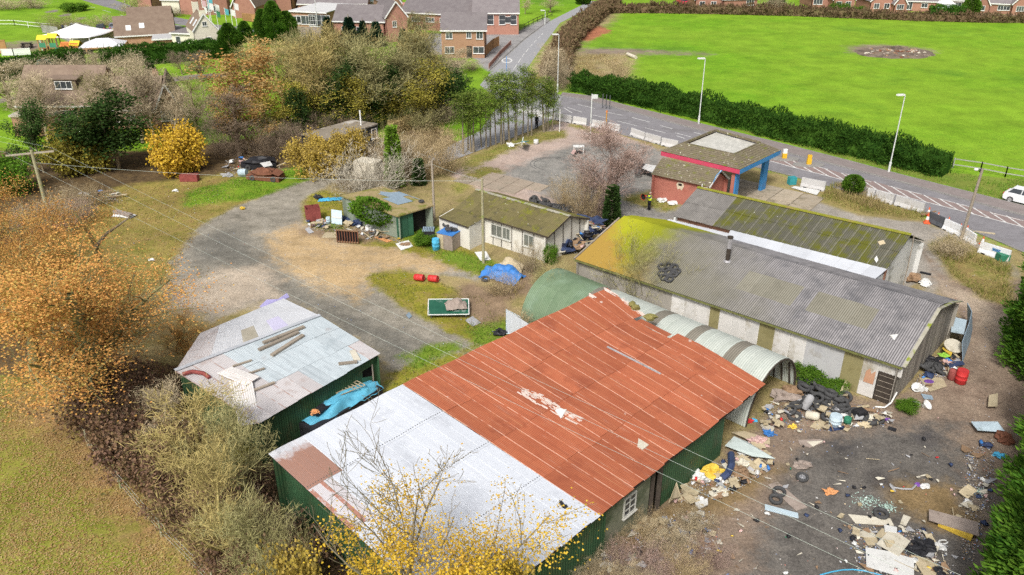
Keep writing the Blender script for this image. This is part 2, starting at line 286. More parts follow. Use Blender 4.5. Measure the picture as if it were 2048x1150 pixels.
LAY = [
 ('yardbase', [[(200,440),(500,330),(620,300),(900,320),(1000,270),(1130,235),(1300,280),(1560,345),(2048,500),(2300,640),(2300,1400),(300,1400),(200,900),(60,760),(60,600)]], 1.2, 1, [(.2,.18,.06),(.3,.24,.11),(.26,.2,.1)], .7),  # name, polygons (photo pixels on the ground), edge noise m, feather m, colours, scale
 ('undergrowth', [[(-40,640),(200,690),(400,740),(560,850),(700,1060),(900,1300),(480,1300),(330,1040),(200,870),(120,770),(-40,760)],
   [(-60,300),(300,300),(600,265),(760,290),(850,235),(940,300),(850,345),(700,385),(620,335),(500,345),(240,380),(200,430),(-60,640)]], 1.2, .8, [(.05,.035,.02),(.11,.075,.04),(.16,.11,.05)], 1.2),
 ('lawn', [[(-300,745),(0,750),(120,772),(200,872),(330,1042),(420,1150),(540,1350),(-300,1350)]], .5, .3, [(.16,.18,.025),(.22,.22,.04),(.28,.21,.08)], .5),
 ('lawnbrown', [[(40,770),(130,785),(205,878),(325,1040),(400,1140),(300,1110),(200,1000),(110,900),(30,850)]], 1.6, 1.4, [(.2,.13,.05),(.32,.2,.09),(.26,.22,.05)], .9),
 ('olive', [[(240,372),(500,340),(500,405),(395,460),(355,530),(330,560),(180,640),(60,600),(100,430)]], 1.2, .9, [(.15,.15,.03),(.26,.21,.06),(.28,.2,.08)], .5),
 ('brightgrass', [[(500,348),(612,332),(622,360),(520,398),(440,405),(365,412),(370,385)]], .8, .6, [(.1,.2,.02),(.16,.26,.02),(.2,.22,.04)], .7),
 ('track', [[(660,352),(590,368),(490,405),(405,448),(345,520),(340,600),(420,640),(555,595),(640,632),(757,705),(790,770),(850,765),(985,690),(900,660),(820,620),(740,560),(770,535),(860,545),(960,562),(1015,548),(900,503),(800,493),(690,484),(610,444),(605,404),(655,372),(680,357)]], .7, .5, [(.18,.165,.13),(.27,.245,.2),(.33,.3,.25)], .7),
 ('trackdark', [[(400,470),(470,450),(500,480),(540,540),(640,600),(700,625),(860,690),(800,730),(740,690),(640,625),(560,585),(500,550),(450,530),(380,520)]], 1.2, 1.6, [(.125,.118,.1),(.19,.18,.155)], .9),
 ('sand', [[(540,465),(610,446),(690,482),(800,492),(880,508),(935,532),(860,540),(760,542),(730,570),(715,600),(650,580),(590,550),(545,510)]], 1.7, 1.3, [(.36,.26,.14),(.46,.33,.18),(.38,.3,.2)], .9),
 ('sandpale', [[(350,565),(440,545),(520,560),(560,592),(430,630),(330,620)],[(440,540),(520,530),(560,560),(520,585),(450,575)]], 1., 1.2, [(.4,.33,.25),(.5,.42,.33)], .8),
 ('moss', [[(730,552),(800,538),(950,590),(1035,640),(1015,695),(950,690),(880,650),(800,612)],[(770,750),(840,720),(960,690),(945,700),(830,770),(775,800)],
   [(605,402),(640,380),(700,392),(690,450),(740,470),(830,452),(1010,530),(1020,560),(960,555),(880,522),(800,496),(690,484),(612,446)]], .9, .5, [(.13,.15,.02),(.24,.22,.03),(.28,.2,.08)], .8),
 ('mossgreen', [[(850,492),(900,500),(985,520),(1000,540),(960,550),(880,518)],[(930,650),(1020,640),(1010,690),(950,690)],[(800,710),(900,680),(930,692),(830,740)],[(625,440),(680,440),(690,468),(630,460)],[(810,440),(880,455),(860,490),(800,478)]], .7, .6, [(.12,.2,.02),(.18,.24,.03)], .9),
 ('brownspot', [[(920,560),(1000,580),(1030,630),(960,650),(900,610)],[(590,455),(760,455),(800,480),(700,485),(610,465)],[(1000,540),(1080,530),(1060,590),(1000,600)]], .8, .8, [(.2,.14,.09),(.28,.2,.13)], 1),
 ('forecourt', [[(895,350),(985,305),(1060,272),(1130,240),(1215,262),(1300,292),(1340,312),(1320,380),(1400,430),(1380,470),(1200,445),(1000,400)]], .6, .5, [(.33,.25,.21),(.42,.33,.28),(.36,.29,.26)], .4),
 ('forecourtdark', [[(1000,345),(1080,312),(1150,288),(1250,283),(1330,300),(1310,380),(1390,430),(1370,455),(1240,445),(1170,425),(1080,385)]], 1.2, 1.2, [(.15,.145,.135),(.24,.23,.21),(.3,.28,.255)], .7),
 ('pineverge', [[(930,345),(925,322),(1000,288),(1080,262),(1130,260),(1128,276),(1040,292),(985,318)],[(1140,245),(1215,262),(1205,270),(1140,252)],[(900,370),(960,332),(1010,340),(905,392)],[(1240,395),(1300,380),(1370,400),(1340,425),(1270,410)]], .8, .7, [(.16,.19,.03),(.3,.23,.09)], .8),
 ('drive', [[(1395,395),(1470,370),(1640,405),(1720,432),(1850,445),(2000,500),(2048,560),(1870,500),(1850,560),(1800,580),(1640,480),(1460,430)],[(1830,480),(1880,490),(1900,560),(1850,600)]], .5, .5, [(.26,.235,.2),(.34,.31,.27)], .4),
 ('lane', [[(1850,500),(1900,560),(1960,540),(2048,560),(2300,700),(2300,1400),(1100,1300),(1150,1150),(1210,1060),(1440,910),(1510,845),(1600,780),(1790,800),(1930,690),(1890,600)]], .8, .7, [(.16,.115,.085),(.24,.18,.135),(.3,.23,.17)], .6),
 ('lanepale', [[(1880,560),(1960,590),(2040,640),(2010,690),(1950,620),(1890,590)],[(1960,640),(2020,660),(1980,720)]], 1, 1, [(.34,.27,.2),(.42,.34,.26)], .8),
 ('yarddark', [[(1540,960),(1620,880),(1750,850),(1900,850),(1990,1000),(1960,1300),(1400,1300),(1500,1100)]], 1.5, 1.5, [(.085,.077,.07),(.13,.119,.107),(.175,.158,.138)], .9),
 ('yardbrown', [[(1760,960),(1900,970),(1960,1040),(1880,1060),(1800,1020)],[(1440,930),(1560,930),(1500,1000),(1330,1060),(1180,1150),(1150,1150),(1220,1060)]], 1., 1., [(.17,.12,.06),(.26,.18,.09)], .9),
 ('oil', [[(1830,870),(1850,860),(1880,875),(1850,890)],[(1735,945),(1780,945),(1775,975),(1740,965)],[(1660,880),(1690,885),(1710,905),(1690,910)]], .8, .7, [(.06,.055,.055),(.09,.085,.085)], 1),
 ('laneweeds', [[(1860,490),(1900,472),(2020,520),(2030,620),(1960,595),(1900,545)],[(1650,378),(1672,366),(1760,385),(1850,420),(1845,440),(1720,425),(1640,400)]], .8, .7, [(.14,.15,.03),(.27,.22,.08),(.24,.16,.07)], .8),
 ('verge', [[(1120,188),(1140,170),(1400,240),(1800,345),(2060,415),(2060,360),(1905,345),(1830,330),(1400,222),(1145,158)]], .4, .4, [(.13,.2,.03),(.22,.24,.05)], .6),
 ('waste', [[(1095,195),(1050,145),(1085,95),(1120,50),(1190,15),(1240,10),(1230,40),(1150,100),(1270,105),(1250,190),(1140,165)]], 2, 2, [(.22,.21,.07),(.32,.26,.13),(.26,.2,.12)], .3),
 ('redsoil', [[(1148,62),(1200,52),(1225,62),(1180,82),(1150,78)]], 1.6, 1, [(.3,.11,.06),(.42,.18,.1)], .5),
 ('carpark', [[(955,128),(985,146),(1050,86),(1104,46),(1094,34),(1040,60),(1008,80),(972,112)],[(110,70),(190,55),(262,55),(360,48),(380,70),(250,80),(150,90)],[(800,70),(1010,62),(1040,72),(975,140),(940,110),(820,110)],[(560,62),(680,68),(680,85),(560,80)]], .6, .6, [(.24,.23,.23),(.32,.31,.3)], .4),
 ('gardenpath', [[(380,150),(480,143),(480,150),(300,168),(300,160)],[(65,8),(110,18),(180,38),(176,46),(100,28),(55,10)],[(-40,198),(30,190),(30,202),(-40,215)]], .3, .3, [(.2,.17,.15),(.26,.23,.2)], .5),
 ('fieldworn', [[(1700,92),(1780,88),(1870,100),(1860,112),(1700,106)],[(1160,96),(1260,98),(1420,106),(1420,110),(1160,108)],[(0,85),(90,80),(100,100),(0,108)]], 1.6, 1.8, [(.2,.16,.12),(.28,.22,.17)], .4),
]
me = npmesh('ground', np.stack([X, Y, Z], -1).reshape(-1, 3), Fq, None or bpy.data.materials.new('tmp'), True)
for L in LAY:
    d = np.full(X.shape, -8.0)
    for pl in L[1]:
        w = wpoly(pl); xs = [p[0] for p in w]; ys = [p[1] for p in w]
        mk = (X > min(xs)-9) & (X < max(xs)+9) & (Y > min(ys)-9) & (Y < max(ys)+9)
        d[mk] = np.maximum(d[mk], sdist(X[mk], Y[mk], w))
    a = me.attributes.new(L[0], 'FLOAT', 'POINT'); a.data.foreach_set('value', np.clip(d, -8, 8).astype(np.float32).ravel())
gm, nt, b = nodes('ground'); tc = nd(nt, 'ShaderNodeTexCoord'); vec = tc.outputs['Object']
def gcol(cols, scale):
    n = nd(nt, 'ShaderNodeTexNoise', Scale=scale, Detail=9, Roughness=.72); nt.links.new(vec, n.inputs['Vector'])
    r = ramp(nt, cols, .32, .68); nt.links.new(n.outputs[0], r.inputs[0]); return r.outputs[0]
c = mix(nt, fac(nt, vec, .05, .4, .6, 4), gcol([(.115,.26,.012),(.15,.31,.014),(.19,.34,.02)], .3), gcol([(.17,.31,.016),(.22,.35,.03)], .5))
c = mix(nt, fac(nt, vec, 2.2, .52, .75, 4), c, (.09,.2,.014))
c = mix(nt, fac(nt, vec, .02, .42, .6, 6), c, (.19,.32,.022)); c = mix(nt, fac(nt, vec, .035, .55, .7, 6), c, (.1,.22,.018)); c = mix(nt, fac(nt, vec, .5, .58, .75, 6), c, (.1,.25,.012))
en = nd(nt, 'ShaderNodeTexNoise', Scale=.55, Detail=8, Roughness=.75); nt.links.new(vec, en.inputs['Vector'])
for L in LAY:
    at = nd(nt, 'ShaderNodeAttribute', attribute_name=L[0])
    m1 = nd(nt, 'ShaderNodeMath', operation='MULTIPLY_ADD'); nt.links.new(en.outputs[0], m1.inputs[0]); m1.inputs[1].default_value = L[2]*5; m1.inputs[2].default_value = -L[2]*2.5
    m2 = nd(nt, 'ShaderNodeMath', operation='ADD'); nt.links.new(at.outputs['Fac'], m2.inputs[0]); nt.links.new(m1.outputs[0], m2.inputs[1])
    mr = nd(nt, 'ShaderNodeMapRange', interpolation_type='SMOOTHSTEP'); nt.links.new(m2.outputs[0], mr.inputs[0]); mr.inputs[1].default_value = -L[3]; mr.inputs[2].default_value = L[3]
    c = mix(nt, mr.outputs[0], c, gcol(L[4], L[5]))
# grit: pale and dark stones everywhere at centimetre size
gr = nd(nt, 'ShaderNodeTexNoise', Scale=9, Detail=3, Roughness=.8); nt.links.new(vec, gr.inputs['Vector'])
gmr = nd(nt, 'ShaderNodeMapRange'); nt.links.new(gr.outputs[0], gmr.inputs[0]); gmr.inputs[1].default_value = .3; gmr.inputs[2].default_value = .7; gmr.inputs[3].default_value = .62; gmr.inputs[4].default_value = 1.38
hv = nd(nt, 'ShaderNodeHueSaturation'); bv = nd(nt, 'ShaderNodeTexNoise', Scale=.22, Detail=9, Roughness=.72); nt.links.new(vec, bv.inputs['Vector'])     # damp and dry patches
bvr = nd(nt, 'ShaderNodeMapRange'); nt.links.new(bv.outputs[0], bvr.inputs[0]); bvr.inputs[1].default_value = .34; bvr.inputs[2].default_value = .66; bvr.inputs[3].default_value = .78; bvr.inputs[4].default_value = 1.2
bm = nd(nt, 'ShaderNodeMath', operation='MULTIPLY'); nt.links.new(gmr.outputs[0], bm.inputs[0]); nt.links.new(bvr.outputs[0], bm.inputs[1]); nt.links.new(bm.outputs[0], hv.inputs['Value']); nt.links.new(c, hv.inputs['Color'])
nt.links.new(hv.outputs[0], b.inputs['Base Color']); b.inputs['Roughness'].default_value = .95; b.inputs['Specular IOR Level'].default_value = .1
bumpn(nt, b, vec, 5, .5, .06)
me.materials[0] = gm
ground = link(bpy.data.objects.new('ground', me)); ground['kind'] = 'structure'

# ------------------------------------------------------------------ roads, pavements, kerbs, markings
M_road = mat('road', [(.19,.18,.19),(.25,.24,.25)], 1.5, .9, .25, 25, share=True, stain=((.15,.14,.14), .3, .5, .75))
M_side = mat('side_road', [(.27,.27,.28),(.33,.33,.34)], 1.5, .9, .25, 25, share=True)
M_pave = mat('pavement', [(.2,.17,.16),(.27,.23,.22)], 1.2, .9, .25, 25, share=True)
M_kerb = mat('kerb', [(.2,.19,.18),(.3,.29,.27)], 3, .9, .2)
M_paint = mat('road_paint', [(.6,.6,.58),(.8,.8,.78)], 6, .7, .1, stain=((.3,.29,.28), 3, .42, .72))
M_redsurf = mat('red_surface', [(.22,.17,.16),(.28,.21,.195)], 2, .9, .25, 20, share=True)
def flat(px, z, name, m, parent=None):
    mb = MB(); P = [G(*p) for p in px]; P = [Vector((p.x, p.y, z)) for p in P]
    n = sum((P[i].x*P[(i+1) % len(P)].y-P[(i+1) % len(P)].x*P[i].y) for i in range(len(P)))
    mb.add(P if n > 0 else P[::-1], [tuple(range(len(P)))]); return struct(mb, name, m, parent=parent)
NEAR = [(1106,238),(1200,258),(1300,284),(1420,312),(1560,346),(1700,384),(1850,424),(2000,484),(2048,505),(2500,680)]
FAR = [(1124,192),(1180,202),(1250,221),(1400,261),(1560,303),(1700,338),(1800,364),(2048,432),(2500,556)]
road = flat(NEAR+FAR[::-1], .012, 'road', M_road)
flat([(985,140),(1050,80),(1104,40),(1180,2),(1205,2),(1120,46),(1087,90),(1052,140),(1100,180),(1124,192),(1115,215),(1106,238),(1060,262),(960,300),(880,330),(850,315),(960,262),(1000,205),(960,170)], .008, 'road', M_side)
flat([(120,-14),(190,8),(265,28),(330,44),(420,60),(560,70),(560,62),(420,48),(340,32),(270,14),(215,-5),(180,-20)], .008, 'road', M_road)
PV = [(1125,186),(1182,193),(1250,211),(1400,248),(1560,287),(1700,323),(1800,350),(2048,413),(2500,528)]
flat([(1121,191.5)]+FAR[1:-1]+[(2500,555)]+PV[::-1], .10, 'pavement', M_pave)
def strip(px, w, h, name, m):
    mb = MB(); P = [G(*p) for p in px]
    for a, b_ in zip(P, P[1:]): mb.beam(Vector((a.x, a.y, h/2)), Vector((b_.x, b_.y, h/2)), w, h)
    return struct(mb, name, m)
strip(FAR, .15, .13, 'kerb', M_kerb); strip(NEAR, .15, .08, 'kerb', M_kerb)
strip([(PV[0][0], PV[0][1])]+PV[1:], .1, .12, 'kerb', M_kerb)
strip([(978,142),(1046,80),(1100,40)], .15, .1, 'kerb', M_kerb)
MEDN = [(1540,322),(1583,334),(1686,360),(1726,373),(1883,412),(2041,453),(2300,522)]; MEDF = [(1535,308),(1601,325),(1656,339),(1743,362),(1843,389),(1951,417),(2047,440),(2300,502)]
flat(MEDN+MEDF[::-1], .017, 'road_surface', M_redsurf)
def mark(a, b_, w=.13, z=.022):
    A, B = G(*a), G(*b_); d = (B-A); d.z = 0; n = Vector((-d.y, d.x, 0)).normalized()*w/2
    mb = MB(); mb.add([(p.x, p.y, z) for p in (A-n, B-n, B+n, A+n)], [(0, 1, 2, 3)]); o = mb.build('road_marking', M_paint); o['kind'] = 'structure'
for a, b_ in [((1155,209),(1190,217)),((1210,224),(1246,231)),((1264,235),(1301,245)),((1351,266),(1382,274)),((1128,216),(1144,226)),((1135,215),(1165,225)),((1186,230),(1217,237)),((1234,242),(1274,252)),
  ((1290,256),(1331,266)),((1353,272),(1370,277)),((1388,265),(1406,270)),((1320,251),(1345,258)),((1410,285),(1440,292)),((1500,300),(1540,311)),
  ((1601,325),(1656,339)),((1691,348),(1711,353)),((1726,360),(1743,364)),((1776,372),(1843,389)),((1876,397),(1951,417)),((1988,427),(2047,442)),((2080,450),(2200,480))]: mark(a, b_)
for a, b_ in zip(MEDN, MEDN[1:]): mark(a, b_, .16)
for k in range(15):
    t = .03+k/15.5; a = Vector(MEDF[0]).lerp(Vector(MEDF[-2]), t); b_ = Vector(MEDN[0]).lerp(Vector(MEDN[-2]), t+.075)
    i = min(len(MEDF)-2, 0)
    def on(pl, x):
        for p, q in zip(pl, pl[1:]):
            if p[0] <= x <= q[0]: return (x, p[1]+(q[1]-p[1])*(x-p[0])/(q[0]-p[0]))
        return pl[-1]
    mark(on(MEDF, a.x), on(MEDN, b_.x), .16, .021)
for a, b_ in [((1027,139),(1034,129)),((1036,126),(1042,117)),((1044,114),(1049,107)),((1052,104),(1057,97)),((1060,94),(1065,88)),((1068,85),(1073,80)),((1076,77),(1080,73)),((1083,70),(1086,66)),
  ((175,12),(190,16)),((205,20),(222,25)),((240,30),(255,34)),((275,38),(292,43)),((310,47),(330,51))]: mark(a, b_, .14)
mb = MB(); o_ = G(1014, 121)                        # worn white roundel on the side road
mb.add([(o_.x+r*cos(2*pi*k/24), o_.y+2.2*r*sin(2*pi*k/24), .02) for r in (1.0, .7) for k in range(24)], [(k, (k+1) % 24, 24+(k+1) % 24, 24+k) for k in range(24)])
o = mb.build('road_marking', M_paint); o['kind'] = 'structure'
# concrete apron of the filling station and the cracked pads behind the bungalow: each bay a slab
M_conc = mat('concrete', [(.3,.25,.18),(.38,.32,.24),(.33,.29,.23)], 1.2, .9, .3, 20, rnd=.1, stain=((.2,.17,.11), .8, .52, .7))
def bays(c0, c1, c2, c3, nu, nv, name, m, z=.05, gap=.04, drop=()):
    P = [G(*p) for p in (c0, c1, c2, c3)]; r = thing(name, (P[0].x, P[0].y, 0), None, None); r['kind'] = 'structure'
    for i in range(nu):
        for j in range(nv):
            if (i, j) in drop: continue
            q = []
            for du, dv in ((0, 0), (1, 0), (1, 1), (0, 1)):
                u = (i+du)/nu+(gap/2/nu)*(1-2*du); v = (j+dv)/nv+(gap/2/nv)*(1-2*dv)
                p = lerp(lerp(P[0], P[1], u), lerp(P[3], P[2], u), v); q.append(p.to_2d())
            mb = MB(); mb.prism(q, -.1, z+rng.uniform(-.012, .012)); mb.build('slab', m, r)
    return r
bays((1378,392),(1455,352),(1650,396),(1600,440), 2, 5, 'forecourt_paving', M_conc)
M_pad = mat('pad_concrete', [(.29,.235,.18),(.37,.305,.24)], 1.2, .92, .3, 20, rnd=.1, stain=((.25,.22,.17), .8, .5, .7))
bays((905,362),(955,338),(1100,372),(1060,396), 2, 5, 'concrete_pad', M_pad, z=.03, drop=((0, 4), (1, 0)))

M_skid = mat('skid_rubber', [(.11,.11,.11),(.17,.17,.17)], 3, .9, 0)
for r, a0, a1, w in ((2.6, 1.0, 3.9, .07), (2.2, .6, 4.2, .06)):
    o_ = G(1106, 328); mb = MB(); k = 26; V_ = []
    for i in range(k+1): a = a0+(a1-a0)*i/k; V_ += [(o_.x+(r-w/2)*cos(a), o_.y+(r-w/2)*sin(a), .012), (o_.x+(r+w/2)*cos(a), o_.y+(r+w/2)*sin(a), .012)]
    mb.add(V_, [(2*i, 2*i+1, 2*i+3, 2*i+2) for i in range(k)]); o = mb.build('skid_mark', M_skid); o['kind'] = 'structure'
# ------------------------------------------------------------------ building helpers: every corrugated sheet, board, window is a part of its own
def bil(a, b, c, d):                       # a->b along u at v=0, d->c along u at v=1
    a, b, c, d = map(Vector, (a, b, c, d))
    return lambda u, v: lerp(lerp(a, b, u), lerp(d, c, u), v)
def sheets(root, name, P, nu, nv, ncorr, amp, m, lap=.06, lift=.012, sub=1, drop=(), jit=.012, bent=0, smooth=True):
    for i in range(nu):
        for j in range(nv):
            if (i, j) in drop: continue
            mb = MB(); k2 = ncorr*2; v0 = max(0, (j-lap*1.0)/nv); v1 = (j+1)/nv+rng.uniform(-jit, jit)/nv
            if j == nv-1: v1 = 1+rng.uniform(-.4, 1)*min(jit, .006)
            dz = rng.uniform(0, bent); e = 1e-3
            for s_ in range(sub+1):
                v = lerp(v0, v1, s_/sub)
                for k in range(k2+1):
                    u = (i+k/k2*1.012-.006)/nu; p = P(u, v)
                    n = (P(u+e, v)-P(u-e, v)).cross(P(u, v+e)-P(u, v-e)).normalized()
                    if n.z < 0 or (abs(n.z) < .05 and n.dot(cam.location-p) < 0): n = -n
                    h = (amp if k % 2 else -amp)+lift*(s_/sub)+dz*s_/sub+(.004 if i % 2 else 0)
                    mb.v.append(tuple(p+n*h))
            w = k2+1
            for s_ in range(sub):
                for k in range(k2):
                    a = s_*w+k; mb.uv[len(mb.f)] = [(k/k2, s_/sub), ((k+1)/k2, s_/sub), ((k+1)/k2, (s_+1)/sub), (k/k2, (s_+1)/sub)]
                    mb.f.append([a, a+1, a+w+1, a+w])
            mb.build(name, m(i, j) if callable(m) else m, root, smooth)
def wsheets(root, A, B, zA, zB, nu, m, ncorr=5, amp=.02, z0=0, name='wall_sheet', drop=(), nv=1):
    A, B = Vector(A), Vector(B)
    P = bil((A.x, A.y, zA), (B.x, B.y, zB), (B.x, B.y, z0), (A.x, A.y, z0)); sheets(root, name, P, nu, nv, ncorr, amp, m, drop=drop)
def wall(root, A, B, zA, zB, m, t=.15, name='wall', z0=-.1, extra=None):
    A, B = Vector(A), Vector(B); q = [(A.x, A.y, z0), (B.x, B.y, z0), (B.x, B.y, zB)]
    if extra: q.append(tuple(extra))
    q.append((A.x, A.y, zA)); n = Vector((B.y-A.y, A.x-B.x, 0)).normalized()
    if n.dot(cam.location-A) < 0: q = q[::-1]; 
    mb = MB(); mb.slab(q, t); return mb.build(name, m, root)
def xy(p, z=0): return Vector((p[0], p[1], z))
def inset(A, B, d, C):                     # move A and B towards the point C sideways
    n = Vector((-(B-A).y, (B-A).x, 0)).normalized()
    if n.dot(Vector(C)-A) < 0: n = -n
    return A+n*d, B+n*d
M_wht = mat('white_upvc', [(.72,.72,.7),(.8,.8,.78)], 4, .5, 0)
M_gls = mat('window_glass', [(.03,.035,.04),(.09,.1,.11)], .7, .08, 0, rnd=.4, spec=.6)
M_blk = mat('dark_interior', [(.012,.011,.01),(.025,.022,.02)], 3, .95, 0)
def window(root, c, dx, w, h, nx=2, ny=1, fm=None, gm_=None, bar=.07):
    c = Vector(c); dx = Vector(dx).normalized(); n = Vector((dx.y, -dx.x, 0)); up = Vector((0, 0, 1))
    if n.dot(cam.location-c) < 0: n = -n
    f = MB(); c = c+n*.03; M = Matrix((dx, n, up)).transposed()
    for s in (-1, 1):
        f.box(c+dx*s*(w/2-bar/2), (bar, .08, h), M=M); f.box(c+up*s*(h/2-bar/2), (w-2*bar-.004, .078, bar), M=M)
    for k in range(1, nx): f.box(c+dx*(-w/2+w*k/nx), (bar*.8, .06, h-2*bar-.004), M=M)
    for k in range(1, ny): f.box(c+up*(-h/2+h*k/ny), (w-2*bar-.004, .05, bar*.6), M=M)
    f.box(c-up*(h/2+.03)+n*.04, (w+.15, .14, .05), M=M)
    o = f.build('window', fm or M_wht, root); g = MB(); g.box(c-n*.012, (w-.03, .02, h-.03), M=M); g.build('pane', gm_ or M_gls, o); return o
def beamp(root, name, m, a, b, w, h): mb = MB(); mb.beam(a, b, w, h); return mb.build(name, m, root)

# ------------------------------------------------------------------ the big shed with the red and white roof
M_red = sheetmat('rusty_red_sheet', [(.39,.11,.055),(.48,.155,.078),(.43,.13,.065)], (.6,.4,.31), (.024,.44), ((.24,.065,.035), 9, .8), rnd=.17, rough=.75, scale=.35, spec=.1, streak=(((.27,.085,.05), .52, .72, 0), ((.56,.26,.13), .56, .74, .37), ((.6,.38,.29), .58, .76, .9)),
   stain=[((.27,.08,.045), .35, .54, .72), ((.5,.19,.09), 1.7, .6, .76)], spots=((.7,.58,.5), .9, .735))
M_wsh = sheetmat('white_painted_sheet', [(.58,.61,.66),(.65,.68,.73),(.61,.64,.69)], (.45,.47,.5), (.02,.5), ((.47,.5,.56), 10, .7), rnd=.05, rough=.5, scale=.5, streak=(((.5,.52,.56), .5, .75, 0), ((.72,.74,.78), .55, .75, .5)), stain=[((.44,.46,.5), .6, .55, .75)])
M_rst = sheetmat('rust_brown_sheet', [(.56,.58,.62),(.63,.65,.69)], valley=((.4,.36,.36), 10, .5), vmix=((.32,.15,.095), .12, .3, .5), rnd=.1, rough=.8, spec=.1, streak=(((.5,.42,.4), .55, .7, 0),))
M_rs2 = sheetmat('half_rusted_sheet', [(.58,.6,.64),(.65,.67,.71)], (.4,.2,.15), (.3,.46), ((.42,.3,.27), 10, .8), rnd=.05)
M_grn = sheetmat('green_sheet', [(.035,.09,.04),(.05,.12,.055),(.04,.1,.05)], valley=((.018,.05,.022), 6, .8), rnd=.15, rough=.6, stain=[((.09,.1,.05), .8, .52, .7)])
M_ggr = mat('mossy_render', [(.13,.15,.09),(.2,.2,.14),(.16,.17,.12)], 1.2, .9, .4, stain=((.06,.08,.04), .7, .5, .7))
M_drk = mat('dark_timber', [(.04,.03,.025),(.08,.065,.05)], 4, .9, .4, rnd=.2)
M_tim = mat('grey_timber', [(.23,.19,.15),(.34,.29,.23),(.28,.24,.2)], 3, .9, .4, rnd=.2)
Nc, Ec, Sc, Wc = G(1215,574,4.9), G(1530,768,3.2), G(916,1256,3.4), G(537,907,4.2); B1, B2 = G(805,768,4.4), G(1200,1030,3.6)
shed = thing('workshop_shed', (2, 36, 0), 'large low shed whose corrugated roof is half rusty red and half painted white', 'shed')
_r = bil(B1, Nc, Ec, B2)
def redP(u, v): p = _r(u, v); return p+Vector((0, 0, -.5*max(0, u)**4*math.exp(-((v-.3)/.2)**2)+.03*sin(u*23+v*5)))
sheets(shed, 'roof_sheet', redP, 18, 4, 9, .013, M_red, sub=2, jit=.03, bent=.02, drop=((17, 1),))
# the torn edge above the tunnel: a shorter sheet where one has slipped
sheets(shed, 'roof_sheet', lambda u, v: redP(17/18+u*.6/18, .27+v*.2), 1, 1, 5, .013, M_red)
_w = bil(Wc, B1, B2, Sc)
def whiteP(u, v): return _w(u, v)+Vector((0, 0, .02*sin(u*17)))
def whitem(i, j): return M_rst if (i <= 2 and j == 0) else (M_rs2 if i <= 1 and j == 1 else M_wsh)
sheets(shed, 'roof_sheet', whiteP, 13, 4, 10, .013, whitem, sub=2, jit=.004, bent=.008)
mb = MB()
for j in (1, 2, 3):
    for k in range(56):
        p = whiteP((k+.5)/56, j/4-.012); mb.box(p+Vector((0, 0, .03)), (.05, .05, .02))
nl = mb.build('roof_bolts', mat('bolt', [(.12,.12,.12)], 1, .6, 0), shed); nl['kind'] = 'stuff'
cen = Vector((2, 36, 0))
e0, s0 = inset(xy(lerp(Ec, B2, .24)), xy(Sc), .35, cen)
zl = lambda t: lerp(3.2, 3.55, t)
tw = lambda t: lerp(e0, s0, t)
wsheets(shed, tw(0), tw(.30), zl(0)-.05, zl(.3)-.05, 5, M_grn, 6, .012)
beamp(shed, 'post', M_drk, tw(.305), tw(.305)+Vector((0, 0, 3.2)), .25, .25); beamp(shed, 'post', M_drk, tw(.335), tw(.335)+Vector((0, 0, 3.2)), .2, .2)
wall(shed, tw(.345), tw(.52), zl(.3)-.1, zl(.5)-.1, M_ggr)
wsheets(shed, tw(.52), tw(1), zl(.5)-.05, zl(1)-.05, 9, M_grn, 6, .012)
dxs = (s0-e0).normalized(); nS = Vector((dxs.y, -dxs.x, 0)); nS = nS if nS.dot(cam.location-e0) > 0 else -nS
window(shed, tw(.43)+nS*.02+Vector((0, 0, 2.0)), dxs, 1.0, 1.2, 2, 3, mat('old_frame', [(.42,.41,.37),(.52,.51,.46)], 3, .8, .1))
w0, s1 = inset(xy(Wc), xy(Sc), .5, cen)
wsheets(shed, w0, s1, 4.0, 3.3, 14, M_grn, 6, .012)
w1, n1 = inset(xy(Wc), xy(Nc), .4, cen); wsheets(shed, w1, lerp(w1, n1, .98), 4.1, 4.7, 24, M_grn, 4, .012)
for a, b_, t in ((Ec, Sc, 'eaves_board'), (Wc, Sc, 'eaves_board')):
    q0, q1 = inset(Vector(a), Vector(b_), .12, (2, 36, 3.4)); beamp(shed, t, M_drk, q0-Vector((0, 0, .16)), q1-Vector((0, 0, .16)), .06, .18)
# ------------------------------------------------------------------ the half-round tunnel shed beside it
M_tpl = sheetmat('pale_tunnel_sheet', [(.42,.46,.42),(.52,.55,.5),(.47,.5,.46)], (.3,.34,.3), (.03,.45), ((.33,.36,.32), 5, .7), rnd=.07, rough=.55, streak=(((.34,.37,.32), .5, .75, 0),), stain=[((.4,.43,.38), .5, .55, .75)])
M_tgr = sheetmat('faded_green_tunnel_sheet', [(.12,.175,.1),(.18,.24,.15),(.15,.205,.125)], (.08,.13,.08), (.03,.4), ((.08,.16,.08), 5, .6), rnd=.07, rough=.6, stain=[((.25,.33,.24), .35, .5, .7)])
M_tbr = sheetmat('brown_tunnel_sheet', [(.21,.19,.15),(.28,.255,.21)], valley=((.11,.1,.08), 5, .7), rnd=.08, rough=.8)
tun = thing('tunnel_shed', (9, 49, 0), 'long half-round corrugated tunnel shed, green at its far end and pale with brown bands', 'tunnel shed')
TC = Vector((16.25, 42.95, 0)); TD = Vector((cos(rad(-44)), sin(rad(-44)), 0)); TP = Vector((-TD.y, TD.x, 0)); TR = 3.15; TL = 18.7
def tunP(u, v): a = pi*v; return TC-TD*TL*(1-u)-TP*TR*cos(a)+Vector((0, 0, TR*1.02*sin(a)))
def tunm(i, j): return M_tbr if i in (6, 13, 17, 21) else (M_tgr if i < 6 else M_tpl)
sheets(tun, 'tunnel_sheet', tunP, 25, 3, 5, .016, tunm, sub=5, lap=.03)
mb = MB()
